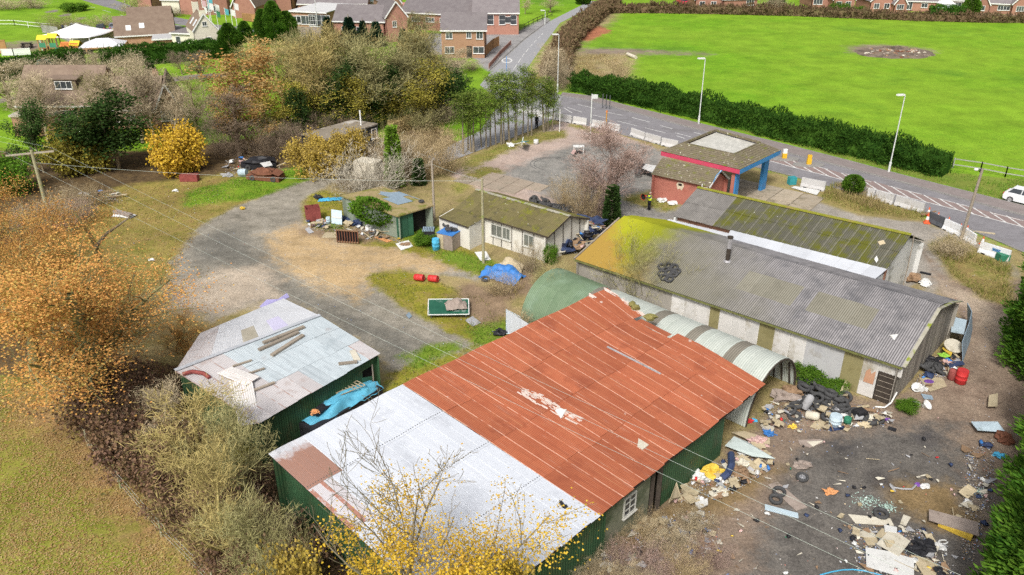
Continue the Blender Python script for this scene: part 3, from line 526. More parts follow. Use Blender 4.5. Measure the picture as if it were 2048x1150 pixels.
for k in range(18):
    a0, a1 = pi*k/18, pi*(k+1)/18; q = lambda a, o: TC+TD*.02-TP*(TR-o)*cos(a)+Vector((0, 0, (TR-o)*1.02*sin(a))); mb.beam(q(a0, .08), q(a1, .08), .1, .1)
mb.build('end_rim', M_drk, tun)
mb = MB(); q = [TC-TD*TL+TD*.15-TP*(TR-.05)*cos(pi*k/16)+Vector((0, 0, (TR-.05)*sin(pi*k/16))) for k in range(17)]; mb.slab(q, .06); mb.build('end_wall', M_grn, tun)
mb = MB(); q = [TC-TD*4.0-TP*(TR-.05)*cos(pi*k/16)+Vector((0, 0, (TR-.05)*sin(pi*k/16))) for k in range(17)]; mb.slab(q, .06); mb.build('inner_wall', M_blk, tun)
for k in range(6): beamp(tun, 'rib', M_drk, TC-TD*(.3+k*.55)+TP*(TR-.12)+Vector((0, 0, .1)), TC-TD*(.3+k*.55)+TP*(TR-.7)+Vector((0, 0, 1.9)), .08, .08)
# ------------------------------------------------------------------ the long grey shed
AXL = Vector((cos(rad(-40)), sin(rad(-40)), 0)); PNL = Vector((-.64, -.77, 0))
MOSS = [((.23,.215,.15), AXL*.85-PNL*.9, -8, 1, 9, .35)]
MOS2 = [((.3,.22,.06), AXL-PNL*.55, -12, -8.5, 5, .5), ((.22,.24,.018), AXL+PNL*.15, -8.2, -6.2, 5, .35), ((.34,.35,.022), AXL+PNL*.4, -10.5, -8.0, 4, .4), ((.34,.22,.05), AXL-PNL*1.0, -14.5, -12, 6, .7)]
M_asb = sheetmat('grey_fibre_cement_sheet', [(.21,.2,.205),(.31,.295,.3),(.25,.24,.245)], (.08,.08,.085), (.03,.5), ((.075,.073,.075), 7, .85), rnd=.1, rough=.95, spec=.1, scale=1.2, streak=(((.15,.145,.15), .5, .75, 0), ((.42,.41,.42), .58, .78, .5)), moss=MOSS, moss2=MOS2, stain=[((.13,.13,.14), .5, .5, .7)], spots=((.42,.42,.42), 5, .7))
M_aol = sheetmat('olive_rooflight_sheet', [(.19,.18,.145),(.26,.245,.2),(.22,.21,.17)], valley=((.1,.095,.065), 7, .8), rnd=.1, rough=.9, scale=1.0, stain=[((.3,.29,.25), .5, .55, .75)])
M_ams = sheetmat('mossed_sheet', [(.2,.22,.015),(.3,.31,.02),(.24,.22,.03)], valley=((.16,.17,.012), 7, .5), rnd=.12, rough=1, scale=.8, spec=.05, stain=[((.34,.2,.04), .35, .46, .6)])
M_amb = sheetmat('brown_mossed_sheet', [(.24,.18,.05),(.32,.22,.06),(.24,.22,.04)], valley=((.16,.13,.03), 7, .5), rnd=.14, rough=1, scale=.9, spec=.05, stain=[((.2,.2,.05), .5, .5, .65)])
M_amx = sheetmat('part_mossed_sheet', [(.2,.185,.13),(.27,.25,.18),(.24,.225,.17)], valley=((.1,.095,.06), 7, .75), rnd=.1, rough=1, scale=.8, spec=.05, stain=[((.34,.32,.04), .6, .55, .66)])
LA, LB, LC, LD = G(1150,518,3), G(1805,735,3), G(1921,603,3), G(1330,440,3)
lng = thing('long_shed', ((LA+LC)/2)*1.0, 'long grey ridged shed with a fibre-cement roof, yellow moss at its far end', 'shed'); lng.location.z = 0
_l = bil(LA, LB, LC, LD)
def longP(u, v):
    p = _l(u, v); t = abs(2*v-1); return p+Vector((0, 0, 2.0*(1-(math.sqrt(t*t+.004)-.063)/(math.sqrt(1.004)-.063))))
def longm(i, j):
    r = rng.random()
    if 12 <= i < 22 and j == 1 and r > .12: return M_aol
    return M_asb
sheets(lng, 'roof_sheet', longP, 24, 6, 7, .028, longm, sub=2, jit=.01, bent=.015)
ca = (LA+LC)/2; wa, wb_ = inset(xy(LA), xy(LB), .3, ca)
M_pan = [mat('white_panel', [(.5,.49,.46),(.62,.6,.57),(.56,.54,.5)], .8, .8, .3, stain=((.3,.26,.18), .6, .52, .7), rnd=.08), mat('olive_panel', [(.16,.14,.06),(.24,.21,.1),(.2,.18,.09)], .9, .8, .3, rnd=.1), mat('grey_panel', [(.36,.36,.37),(.44,.44,.44),(.4,.39,.39)], .8, .85, .3, stain=((.25,.22,.17), .7, .55, .75)), mat('dirty_panel', [(.26,.24,.2),(.36,.33,.29)], 1, .9, .3, rnd=.1)]
wl = [(0,.3,3,6),(.3,.345,3,1),(.345,.43,0,2),(.43,.47,0,1),(.47,.50,1,1),(.50,.54,0,1),(.54,.62,0,2),(.62,.665,1,1),(.665,.755,0,2),(.755,.855,2,1),(.855,.905,1,1),(.905,.945,0,1)]
Pw = lambda t: lerp(wa, wb_, t)
for a, b_, k, n in wl: wsheets(lng, Pw(a), Pw(b_), 2.95, 2.95, n, M_pan[k], 7 if k != 2 else 1, .02 if k != 2 else .0)
wsheets(lng, Pw(.945), Pw(1), 2.95, 2.95, 1, M_pan[0], 7, .02, z0=2.1)
nL = Vector(((wb_-wa).y, -(wb_-wa).x, 0)).normalized(); nL = nL if nL.dot(cam.location-wa) > 0 else -nL
mb = MB(); mb.slab([Pw(.947)+nL*.05+Vector((0,0,.05)), Pw(.992)+nL*.05+Vector((0,0,.05)), Pw(.992)+nL*.05+Vector((0,0,2.1)), Pw(.947)+nL*.05+Vector((0,0,2.1))], .05)
door = mb.build('door', M_drk, lng)
for k in range(5): beamp(door, 'door_rail', M_tim, Pw(.95)+nL*.08+Vector((0,0,.35+k*.38)), Pw(.99)+nL*.08+Vector((0,0,.35+k*.38)), .03, .02)
mb = MB(); mb.path([Pw(1.0)+nL*.1+Vector((0,0,1.1)), Pw(.995)+nL*.35+Vector((0,0,.4)), Pw(.985)+nL*.6+Vector((0,0,.06)), Pw(.965)+nL*.9+Vector((0,0,.05))], .05, 6); single(mb, 'hose', M_wht, Pw(.99), 'pale pipe trailing from the corner of the long shed beside its dark door', 'pipe')
mb = MB(); mb.slab([Pw(.915)+nL*.04+Vector((0,0,1.0)), Pw(.94)+nL*.04+Vector((0,0,1.0)), Pw(.94)+nL*.04+Vector((0,0,2.0)), Pw(.93)+nL*.04+Vector((0,0,1.7)), Pw(.925)+nL*.04+Vector((0,0,2.05)), Pw(.917)+nL*.04+Vector((0,0,1.8))], .02); mb.build('peeled_patch', mat('orange_plaster', [(.45,.22,.12),(.5,.3,.2)], 3, .9, .2), lng)
# gable end boards
gb, gc = inset(xy(LB), xy(LC), .25, ca); M_brd = mat('weathered_boards', [(.17,.15,.13),(.26,.235,.2),(.21,.19,.17)], 2.5, .95, .4, rnd=.3)
n = 15; nG = Vector(((gc-gb).y, -(gc-gb).x, 0)).normalized(); nG = nG if nG.x > 0 else -nG
for k in range(n):
    t0, t1 = k/n+.003, (k+1)/n-.003; zt = lambda t: 2.95+1.85*(1-abs(2*t-1)); o_ = nG*rng.uniform(0, .035)
    q = [lerp(gb, gc, t0)+o_, lerp(gb, gc, t1)+o_, lerp(gb, gc, t1)+o_+Vector((0,0,zt(t1))), lerp(gb, gc, t0)+o_+Vector((0,0,zt(t0)))]
    if t0 < .5 < t1: q.insert(3, lerp(gb, gc, .5)+o_+Vector((0,0,zt(.5))))
    mb = MB(); mb.slab(q, .04); mb.build('board', M_brd, lng)
M_brg = mat('mossy_bargeboard', [(.3,.28,.22),(.42,.4,.33)], 1.5, .9, .4, stain=((.22,.26,.03), 1.1, .5, .58))
for v0, v1 in ((0, .25), (.25, .46), (.46, .75), (.75, 1)): beamp(lng, 'bargeboard', M_brg, longP(1.003, v0)+Vector((0,0,.05)), longP(1.003, v1)+Vector((0,0,.05)), .22, .06)
for v0, v1 in ((0, .25), (.25, .46)): beamp(lng, 'bargeboard', M_tim, longP(-.003, v0), longP(-.003, v1), .12, .12)
beamp(lng, 'gutter', mat('mossy_gutter', [(.08,.08,.04),(.16,.17,.05),(.12,.1,.06)], 2, .9, .3), LA-Vector((0,0,.1)), LB-Vector((0,0,.1)), .12, .1)
fa, fd = inset(xy(LC), xy(LD), .3, ca); wsheets(lng, fa, fd, 2.9, 2.9, 12, M_pan[3], 5)
ga, gd = inset(xy(LA), xy(LD), .2, ca); wsheets(lng, ga, gd, 2.95, 2.95, 8, M_pan[3], 5)
fl = G(1455, 520, 4.6); M_flu = mat('flue_metal', [(.3,.29,.3),(.4,.39,.4)], 3, .5, .1, metal=.3)
ft = thing('flue', fl, 'metal flue pipe with black collar standing on the long grey roof', 'flue')
mb = MB(); mb.tube(fl-Vector((0,0,.3)), fl+Vector((0,0,.95)), .16, n=10); mb.build('lower_pipe', M_drk, ft)
mb = MB(); mb.tube(fl+Vector((0,0,.95)), fl+Vector((0,0,1.75)), .19, n=10); mb.build('upper_pipe', M_flu, ft)
mb = MB(); mb.tube(fl+Vector((0,0,1.75)), fl+Vector((0,0,1.87)), .22, n=10); mb.build('cap', M_drk, ft)
mb = MB(); mb.tube(fl-Vector((0,0,.12)), fl+Vector((0,0,.02)), .3, .22, n=10); mb.build('flashing', M_flu, ft)
# ------------------------------------------------------------------ mossy shed beyond, and the white flat sheets between the two
E1, E2, F1, F2 = G(1395,375,5), G(1822,470,5), G(1345,432,3.3), G(1772,540,3.3)
msh = thing('mossy_shed', xy((E1+F2)/2), 'grey shed with green moss all over its ridged roof beside the drive', 'shed')
M_mss = sheetmat('moss_green_sheet', [(.085,.083,.066),(.13,.125,.1),(.105,.1,.08)], (.24,.23,.19), (.08,.3), ((.06,.06,.04), 5, .8), rnd=.12, rough=1, scale=1.1, spec=.05, stain=[((.125,.13,.012), .7, .46, .6), ((.15,.115,.05), .5, .6, .75), ((.09,.09,.07), 1.5, .55, .7)], spots=((.5,.5,.47), 2.4, .72))
M_msg = sheetmat('bare_grey_sheet', [(.17,.16,.15),(.25,.235,.22)], (.14,.13,.12), (.05,.4), ((.1,.095,.09), 5, .8), rnd=.08, rough=1, scale=1.5, stain=[((.15,.14,.13), 2, .5, .7)])
sheets(msh, 'roof_sheet', bil(E1, E2, F2, F1), 24, 2, 5, .03, lambda i, j: M_msg if i < 5 else M_mss, jit=.02, bent=.03)
X1, X2 = E1*2-F1, E2*2-F2; X1.z = X2.z = 3.3
sheets(msh, 'roof_sheet', bil(E1, E2, X2, X1), 24, 1, 5, .03, M_mss)
beamp(msh, 'ridge_cap', mat('moss_ridge', [(.2,.22,.02),(.26,.26,.03),(.3,.2,.1)], 2, 1, .5), E1+Vector((0,0,.05)), E2+Vector((0,0,.05)), .35, .08)
M_whp = mat('flaking_white_wall', [(.5,.51,.5),(.64,.64,.62),(.58,.58,.56)], .9, .9, .3, stain=((.2,.19,.16), .6, .54, .66))
cm = xy((F1+F2+X1+X2)/4); a2, b2 = inset(xy(F2), xy(X2), .3, cm); wall(msh, a2, b2, 3.2, 3.2, M_whp, extra=xy((a2+b2)/2, 4.75))
a2, b2 = inset(xy(F1), xy(X1), .3, cm); wall(msh, a2, b2, 3.2, 3.2, M_whp, extra=xy((a2+b2)/2, 4.75))
a2, b2 = inset(xy(F1), xy(F2), .3, cm); wall(msh, a2, b2, 3.2, 3.2, mat('brick_dark', [(.2,.1,.07),(.28,.15,.1)], 2, .9, .3))
a2, b2 = inset(xy(X1), xy(X2), .3, cm); wall(msh, a2, b2, 3.2, 3.2, M_whp)
mb = MB(); mb.path([E2+Vector((.25,0,.0)), E2+Vector((.3,0,-1)), xy(E2, 2.2)+Vector((.3,-.1,0)), xy(E2, 0)+Vector((.2,-.2,0))], .05, 5); mb.build('downpipe', M_tim, msh)
flr = thing('flat_roof', xy(G(1560,490,3)), 'low flat roof of white sheets between the mossy shed and the long grey shed', 'roof')
M_fls = sheetmat('white_flat_sheet', [(.52,.54,.58),(.6,.62,.66)], (.5,.52,.55), (.04,.45), rnd=.08, rough=.6, stain=[((.5,.5,.5), .8, .58, .75)])
sheets(flr, 'roof_sheet', bil(G(1338,438,2.95), G(1772,541,2.95), G(1752,562,2.9), G(1326,443,2.9)), 14, 1, 2, .008, M_fls, bent=.03)
sheets(flr, 'roof_sheet', bil(G(1461,460,3.4), G(1774,538,3.4), G(1749,559,3.3), G(1452,480,3.3)), 11, 1, 2, .008, M_fls, bent=.03)
beamp(flr, 'edge_beam', M_tim, G(1340,439,2.8), G(1770,543,2.8), .1, .2)
wall(flr, G(1752,562,2.9), G(1772,541,2.95), 2.8, 2.8, M_whp)
# ------------------------------------------------------------------ white bungalow with mossy roof
bg = thing('bungalow', (0, 67.5, 0), 'derelict white bungalow with a mossy brown corrugated roof', 'bungalow')
NR, FR = G(1096,474,2.5), G(1180,437,2.5); dU = (G(966,434,2.5)-G(1094,473,2.5)).normalized(); NL = NR+dU*10.6; FL = FR+dU*10.6
RR, RL = (NR+FR)/2, (NL+FL)/2; RR.z = RL.z = 3.55
M_bgr = sheetmat('moss_brown_sheet', [(.13,.12,.05),(.2,.17,.08),(.16,.15,.06)], (.1,.09,.05), (.03,.5), ((.07,.06,.03), 6, .8), rnd=.12, rough=1, scale=1.3, spec=.05, stain=[((.22,.23,.02), .8, .54, .68), ((.1,.09,.06), 1.5, .55, .7)], spots=((.55,.52,.45), 3.2, .7))
sheets(bg, 'roof_sheet', bil(RL, RR, NR, NL), 12, 2, 6, .025, M_bgr, bent=.02); sheets(bg, 'roof_sheet', bil(RL, RR, FR, FL), 12, 2, 6, .025, M_bgr)
beamp(bg, 'ridge_cap', M_brg, RL+Vector((0,0,.04)), RR+Vector((0,0,.04)), .3, .07)
M_bw = mat('white_asbestos_board', [(.6,.58,.52),(.7,.68,.62)], 1.2, .85, .2, stain=((.4,.36,.28), .9, .56, .75))
PL, PM = G(878,434,2.2), G(936,454,2.2)
sheets(bg, 'roof_sheet', bil(NL, NL-dU*3.6, PM, PL), 4, 1, 6, .025, M_bgr)
cb = xy((NR+FL)/2); na, nb_ = inset(xy(NL-dU*3.4), xy(NR), .3, cb); nb_ = nb_+dU*.3
wall(bg, na, nb_, 2.45, 2.45, M_bw)
pa, pb = inset(xy(PL), xy(PM), .15, cb); wall(bg, pa, pb, 2.15, 2.15, M_bw); wall(bg, pb, na, 2.15, 2.45, M_bw); wall(bg, pa, xy(NL), 2.15, 2.45, M_bw)
ra, rb = inset(xy(NR), xy(FR), .3, cb); wall(bg, ra, rb, 2.45, 2.45, M_bw, extra=xy((ra+rb)/2, 3.4))
la, lb = inset(xy(NL), xy(FL), .3, cb); wall(bg, la, lb, 2.45, 2.45, M_bw, extra=xy((la+lb)/2, 3.4))
fa, fb = inset(xy(FL), xy(FR), .3, cb); wall(bg, fa, fb, 2.45, 2.45, M_bw)
for t in (0, .14, .28, .45, .62, .8, 1):
    p = lerp(na, nb_, t)-(cb-na).normalized()*.04; beamp(bg, 'batten', M_drk, p+Vector((0,0,.05)), p+Vector((0,0,2.4)), .07, .05)
for t in (.02, .2, .4, .6, .8, .98):
    p = lerp(ra, rb, t)+Vector((.05,-.03,0)); beamp(bg, 'batten', M_drk, p+Vector((0,0,.05)), p+Vector((0,0,2.45+.95*(1-abs(2*t-1))-.1)), .06, .05)
dB = (nb_-na).normalized(); M_wfr = mat('grey_white_frame', [(.5,.5,.46),(.6,.6,.55)], 3, .7, .1); M_dgl = mat('dull_glass', [(.1,.11,.1),(.22,.23,.2)], 1.5, .25, 0)
for t, w, nx_ in ((.2, 1.3, 2), (.36, .9, 2), (.72, 1.1, 2)): window(bg, lerp(na, nb_, t)+Vector((0,0,1.45)), dB, w, 1.15, nx_, 1, M_wfr, M_dgl)
p = lerp(pb, na, .35); 
dp = thing_door = MB(); dp.slab([lerp(pa, pb, .35)-(cb-pa).normalized()*.06+Vector((0,0,.05)), lerp(pa, pb, .62)-(cb-pa).normalized()*.06+Vector((0,0,.05)), lerp(pa, pb, .62)-(cb-pa).normalized()*.06+Vector((0,0,2.0)), lerp(pa, pb, .35)-(cb-pa).normalized()*.06+Vector((0,0,2.0))], .05)
dd = dp.build('door', mat('pale_blue_door', [(.5,.53,.58),(.6,.62,.66)], 2, .6, .1), bg); 
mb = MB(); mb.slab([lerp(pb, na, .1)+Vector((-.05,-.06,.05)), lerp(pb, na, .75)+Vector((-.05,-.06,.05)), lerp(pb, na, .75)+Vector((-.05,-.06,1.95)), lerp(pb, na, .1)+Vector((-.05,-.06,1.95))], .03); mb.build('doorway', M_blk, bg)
for a, b_ in ((NL-dU*3.6, NR), (PL, PM), (NR, RR), (RR, FR)): beamp(bg, 'bargeboard', M_drk, a-Vector((0,0,.06)), b_-Vector((0,0,.06)), .05, .12)
# ------------------------------------------------------------------ green ivy shed with blue sheeting on its roof
gs = thing('ivy_shed', (-11.5, 72.7, 0), 'low green tin shed with ivy over one corner and torn blue sheeting on its roof', 'shed')
gA, gB, gC, gD = G(682,391,2.5), G(795,432,2.4), G(868,410,2.5), G(765,372,2.6)
M_gsr = mat('mossy_felt', [(.22,.17,.08),(.32,.25,.13),(.26,.22,.08)], 1.3, 1, .5, stain=((.16,.17,.03), .8, .5, .65))
mb = MB(); mb.slab([gA, gB, gC, gD], .12); mb.build('roof', M_gsr, gs)
M_gws = mat('grey_green_tin', [(.17,.21,.16),(.26,.3,.24),(.2,.25,.19)], 1.4, .6, .2, rnd=.12); cg = xy((gA+gC)/2)
a2, b2 = inset(xy(gA), xy(gB), .25, cg); c2, d2 = inset(xy(gB), xy(gC), .25, cg)
for k, (t0, t1) in enumerate(((0, .25), (.25, .52), (.52, .75), (.75, 1))):
    A_, B_ = lerp(a2, b2, t0), lerp(a2, b2, t1); sheets(gs, 'wall_sheet', bil(A_+Vector((0,0,2.3)), A_+Vector((0,0,0)), B_+Vector((0,0,0)), B_+Vector((0,0,2.3))), 2, 1, 8, .02, M_gws)
M_gdr = mat('green_door', [(.03,.1,.06),(.05,.14,.085)], 2, .6, .2, rnd=.15)
for t0, t1, m_, nm in ((0, .13, M_gdr, 'wall_panel'), (.13, .3, M_gdr, 'door'), (.3, .45, M_gdr, 'door')):
    mb = MB(); q = [lerp(c2, d2, t0+.004), lerp(c2, d2, t1-.004)]; mb.slab([xy(q[0], .05), xy(q[1], .05), xy(q[1], 2.25), xy(q[0], 2.25)], .05); mb.build(nm, m_, gs)
mb = MB(); q = [lerp(c2, d2, .45)+Vector((-.4,.5,0)), lerp(c2, d2, 1)+Vector((-.4,.5,0))]; mb.slab([xy(q[0], 0), xy(q[1], 0), xy(q[1], 2.35), xy(q[0], 2.35)], .05); mb.build('dark_opening', M_blk, gs)
beamp(gs, 'post', M_tim, lerp(c2, d2, .99), lerp(c2, d2, .99)+Vector((0,0,2.4)), .12, .12)
for a, b_ in ((gC, gD), (gD, gA)): p, q = inset(xy(a), xy(b_), .25, cg); wall(gs, p, q, 2.35, 2.35, M_gws, t=.05)
# ------------------------------------------------------------------ small twin-roof tin shed on the left
ls = thing('tin_shed', (-13.5, 43.5, 0), 'tin shed with a pale blue-grey corrugated roof and a dark green corrugated wall', 'shed')
l1, l2, l3, l4, l5 = G(567,597,3.35), G(640,631,3.8), G(761,707,2.9), G(516,848,2.9), G(350,742,3.7)
l6 = G(400,667,3.2)
M_lsa = sheetmat('pale_blue_grey_sheet', [(.42,.48,.51),(.56,.62,.65),(.49,.55,.58)], (.25,.28,.3), (.03,.5), ((.27,.32,.35), 9, .75), rnd=.1, rough=.55, scale=.7, streak=(((.27,.3,.32), .52, .75, 0), ((.62,.66,.69), .55, .75, .5), ((.4,.3,.25), .66, .78, .9)), stain=[((.55,.6,.62), .5, .52, .7), ((.33,.26,.23), .45, .62, .74)])
M_lsb = sheetmat('off_white_sheet', [(.53,.54,.56),(.63,.64,.66),(.58,.59,.61)], (.4,.42,.45), (.03,.5), ((.4,.42,.46), 9, .6), rnd=.06, rough=.55, scale=.6, streak=(((.4,.41,.43), .54, .78, 0),), stain=[((.5,.5,.5), .6, .56, .75)])
M_lsr = sheetmat('red_flaked_white_sheet', [(.5,.49,.49),(.6,.585,.585)], (.35,.25,.22), (.06,.5), ((.36,.3,.3), 9, .75), rnd=.08, rough=.8, stain=[((.4,.33,.3), .9, .55, .7)])
M_lil = sheetmat('lilac_sheet', [(.48,.46,.62),(.55,.53,.68)], rnd=.04, rough=.6); M_dty = sheetmat('dirty_patch_sheet', [(.3,.27,.2),(.45,.42,.36)], rnd=.05, rough=.9)
sheets(ls, 'roof_sheet', bil(l5, l2, l3, l4), 10, 3, 9, .012, lambda i, j: M_lsr if i < 3 or (j == 2 and i in (3, 4, 9)) else M_lsa, sub=1, jit=.03, bent=.02)
sheets(ls, 'roof_sheet', bil(l5, l2, l1, l6), 9, 2, 9, .012, lambda i, j: M_lil if (i, j) == (6, 0) else (M_dty if (i, j) == (4, 0) else (M_lsr if i < 2 else M_lsb)), jit=.04, bent=.02)
beamp(ls, 'ridge_cap', M_lsb, l5+Vector((0,0,.06)), l2+Vector((0,0,.06)), .28, .04)
cl = xy((l2+l4)/2); a2, b2 = inset(xy(l3), xy(l4), .25, cl)
wsheets(ls, lerp(a2, b2, .02), lerp(a2, b2, .06), 2.8, 2.8, 1, M_grn, 3, .012); wsheets(ls, lerp(a2, b2, .06), lerp(a2, b2, .15), 2.8, 2.8, 1, M_grn, 6, .012, z0=2.2)
wsheets(ls, lerp(a2, b2, .15), b2, 2.8, 2.8, 8, M_grn, 8, .012)
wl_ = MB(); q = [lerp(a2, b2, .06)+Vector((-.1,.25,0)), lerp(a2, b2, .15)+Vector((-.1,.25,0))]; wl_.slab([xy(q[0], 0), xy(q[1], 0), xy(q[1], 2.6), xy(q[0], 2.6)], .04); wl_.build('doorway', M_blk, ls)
mb = MB(); q = [lerp(a2, b2, .065), lerp(a2, b2, .16)]; mb.slab([xy(q[0], .02), xy(q[1], .02), xy(q[1], 1.75), xy(q[0], 1.45)], .04); mb.build('door', M_gdr, ls)
beamp(ls, 'post', M_tim, lerp(a2, b2, .062)+Vector((.03,-.04,0)), lerp(a2, b2, .062)+Vector((.03,-.04,2.3)), .08, .08)
for a, b_, za, zb in ((l2, l3, 3.7, 2.8), (l1, l2, 3.2, 3.7), (l5, l4, 3.5, 2.8), (l6, l5, 3.1, 3.5), (l1, l6, 3.2, 3.1)): p, q = inset(xy(a), xy(b_), .2, cl); wsheets(ls, p, q, za, zb, 5, M_grn, 6, .012)
# ------------------------------------------------------------------ filling station: kiosk and canopy
M_til = mat('mossy_tiles', [(.12,.1,.075),(.18,.15,.1),(.14,.13,.075)], 2, 1, .6, 12, spots=((.5,.47,.38), 3.4, .64), stain=((.15,.16,.03), .9, .55, .7))
M_rbk = mat('red_painted_brick', [(.34,.115,.085),(.42,.16,.12),(.37,.13,.1)], 1.5, .9, .3, 18, stain=((.25,.11,.09), .8, .58, .75), share=True)
kk = thing('kiosk', (17.5, 79.5, 0), 'small red brick filling station kiosk with a mossy tiled gable roof', 'kiosk')
kA, kB, kC = G(1302,349,2.5), G(1418,375,2.5), G(1458,357,2.5); kD = kA+kC-kB; kr1, kr2 = (kA+kD)/2, (kB+kC)/2; kr1.z = kr2.z = 3.85
ck = xy((kA+kC)/2)
def courses(root, a, b_, c_, d_, n, m, name='tile_course'):      # rows of tiles, each row lapping the one below
    P = bil(a, b_, c_, d_)
    for j in range(n):
        mb = MB(); v0, v1 = j/n, (j+1)/n+.012; up = Vector((0, 0, 1)); mb.slab([P(0, v0)+up*.015, P(1, v0)+up*.015, P(1, v1)+up*.055, P(0, v1)+up*.055], .03); mb.build(name, m, root)
courses(kk, kr1, kr2, kB, kA, 10, M_til); courses(kk, kr1, kr2, kC, kD, 6, M_til)
a2, b2 = inset(kA, kB, .3, ck); wall(kk, xy(a2), xy(b2), 2.45, 2.45, M_rbk); dK = (b2-a2).normalized(); nK = Vector((dK.y, -dK.x, 0)); nK = nK if nK.y < 0 else -nK
c2, d2 = inset(kB, kC, .3, ck); wall(kk, xy(c2), xy(d2), 2.45, 2.45, M_rbk, extra=xy((c2+d2)/2, 3.7)); 
p, q = inset(kA, kD, .3, ck); wall(kk, xy(p), xy(q), 2.45, 2.45, M_rbk, extra=xy((p+q)/2, 3.7)); p, q = inset(kC, kD, .3, ck); wall(kk, xy(p), xy(q), 2.45, 2.45, M_rbk)
M_crm = mat('bare_plaster', [(.55,.45,.33),(.65,.55,.42)], 4, .9, .2)
ctr = xy(lerp(a2, b2, .5), 1.95)+nK*.03; mb = MB(); q = []
for k in range(12): an = 2*pi*k/12; q.append(ctr+dK*.42*cos(an)+Vector((0,0,.38*sin(an)*(1.5 if k in (8, 10) else .9))))
mb.slab(q, .02); mb.build('bare_patch', M_crm, kk); mb = MB(); mb.box(ctr+nK*.02+Vector((0,0,.08)), (.36, .06, .18), M=Matrix((dK, nK, Vector((0,0,1)))).transposed()); mb.build('vent_hole', M_blk, kk)
for a, b_ in ((kB, kr2), (kr2, kC)): beamp(kk, 'bargeboard', M_wht, a+Vector((.05,-.02,-.05)), b_+Vector((.05,-.02,-.05)), .05, .16)
mb = MB(); mb.path([kB+Vector((-.1,-.1,-.05)), kA*.12+kB*.88+Vector((0,-.1,-.1)), kA*.12+kB*.88+Vector((0,-.15,.25))], .05, 5); mb.build('gutter', M_wht, kk)
mb = MB(); mb.path([kr2+Vector((.1,-.15,.02)), lerp(kr2, kB, .3)+Vector((-.1,-.15,.05)), lerp(kr2, kB, .7)+Vector((.05,-.12,.03))], .04, 5); single(mb, 'cable', mat('blue_cable', [(.1,.3,.55)], 1, .6, 0), kr2, 'blue cable looped over the gable edge of the red kiosk', 'cable')
cp = thing('canopy', (21.6, 82.4, 0), 'filling station canopy with mossy tiled skirts, red and blue fascias and blue pillars', 'canopy')
c1, c2_, c3, c4 = G(1323,303,4.3), G(1480,340,4.3), G(1561,301,4.3), G(1424,262,4.3)
cc = (c1+c3)/2; inn = [lerp(p, cc, .36)+Vector((0,0,.85)) for p in (c1, c2_, c3, c4)]
for a, b_, i0, i1 in ((c1, c2_, 0, 1), (c2_, c3, 1, 2), (c3, c4, 2, 3), (c4, c1, 3, 0)): courses(cp, inn[i0], inn[i1], b_, a, 7, M_til)
for i in range(4): beamp(cp, 'rim', M_til, inn[i], inn[(i+1) % 4], .14, .22)
M_trn = mat('white_rooflight', [(.43,.42,.38),(.52,.51,.46)], 1, .5, .1, stain=((.62,.6,.55), 1.5, .5, .7))
Pi = bil(*[p-Vector((0,0,.25)) for p in inn]); sheets(cp, 'rooflight_sheet', Pi, 6, 1, 4, .015, M_trn)
M_fr = mat('red_fascia', [(.5,.05,.1),(.58,.08,.14)], 1.5, .6, .1, stain=((.4,.1,.11), 1, .55, .75)); M_fb = mat('blue_fascia', [(.04,.2,.46),(.06,.26,.53)], 1.5, .6, .1, stain=((.1,.2,.36), 1, .55, .75)); M_und = mat('soffit', [(.3,.3,.32)], 1, .8, .1)
dn = Vector((0,0,-.2)); beamp(cp, 'red_fascia', M_fr, c1+dn, c2_+dn, .1, .42); beamp(cp, 'blue_fascia', M_fb, c2_+dn, c3+dn, .1, .42); beamp(cp, 'blue_fascia', M_fb, c3+dn, c4+dn, .1, .42); beamp(cp, 'red_fascia', M_fr, c4+dn, c1+dn, .1, .42)
mb = MB(); mb.slab([lerp(p, cc, .015)+Vector((0,0,-.36)) for p in (c1, c2_, c3, c4)], .06); mb.build('soffit', M_und, cp)
u1, u2 = (c2_-c1).normalized(), (c3-c2_).normalized()
for base, sz, m_ in ((c2_-u1*.75+u2*.7, (.85, .35), M_rbk), (c3-u1*1.0-u2*.9, (.95, .35), M_fb), (c4+u1*.9-u2*.9, (.9, .35), M_fb)):
    r_ = math.atan2(u2.y, u2.x); mb = MB(); mb.box((base.x, base.y, 1.95), (sz[0], sz[1], 3.95), rz=r_); o_ = mb.build('pillar', m_, cp)
    if m_ is M_rbk:
        mb = MB(); mb.box((base.x+u1.x*.24, base.y+u1.y*.24, 1.95), (sz[0]-.1, .12, 3.94), rz=r_); mb.build('pillar_face', M_fb, o_)
# ------------------------------------------------------------------ dark cabin under the trees
cbn = thing('cabin', (-20.5, 96, 0), 'low dark flat-roofed cabin under the trees with one white-framed window', 'cabin')
q = [G(602,268,2.6), G(655,279,2.6), G(756,247,2.6), G(705,239,2.6)]; mb = MB(); mb.slab(q, .15); mb.build('roof', mat('felt_roof', [(.2,.17,.13),(.3,.26,.21)], 1, .95, .3, stain=((.45,.42,.38), .5, .55, .65)), cbn)
M_dkc = mat('dark_cladding', [(.035,.035,.035),(.06,.06,.055)], 2, .8, .3); cq = xy((q[0]+q[2])/2)
for i in range(4): p, r_ = inset(xy(q[i]), xy(q[(i+1) % 4]), .15, cq); wall(cbn, p, r_, 2.5, 2.5, M_dkc, t=.06)
p, r_ = inset(xy(q[1]), xy(q[2]), .15, cq); window(cbn, lerp(p, r_, .92)+Vector((0,0,1.5)), r_-p, .9, 1.2, 1, 1)
mb = MB(); mb.tube(G(722,250,2.6), G(722,250,2.6)+Vector((0,0,1.8)), .09, n=8); mb.build('stovepipe', M_wht, cbn)
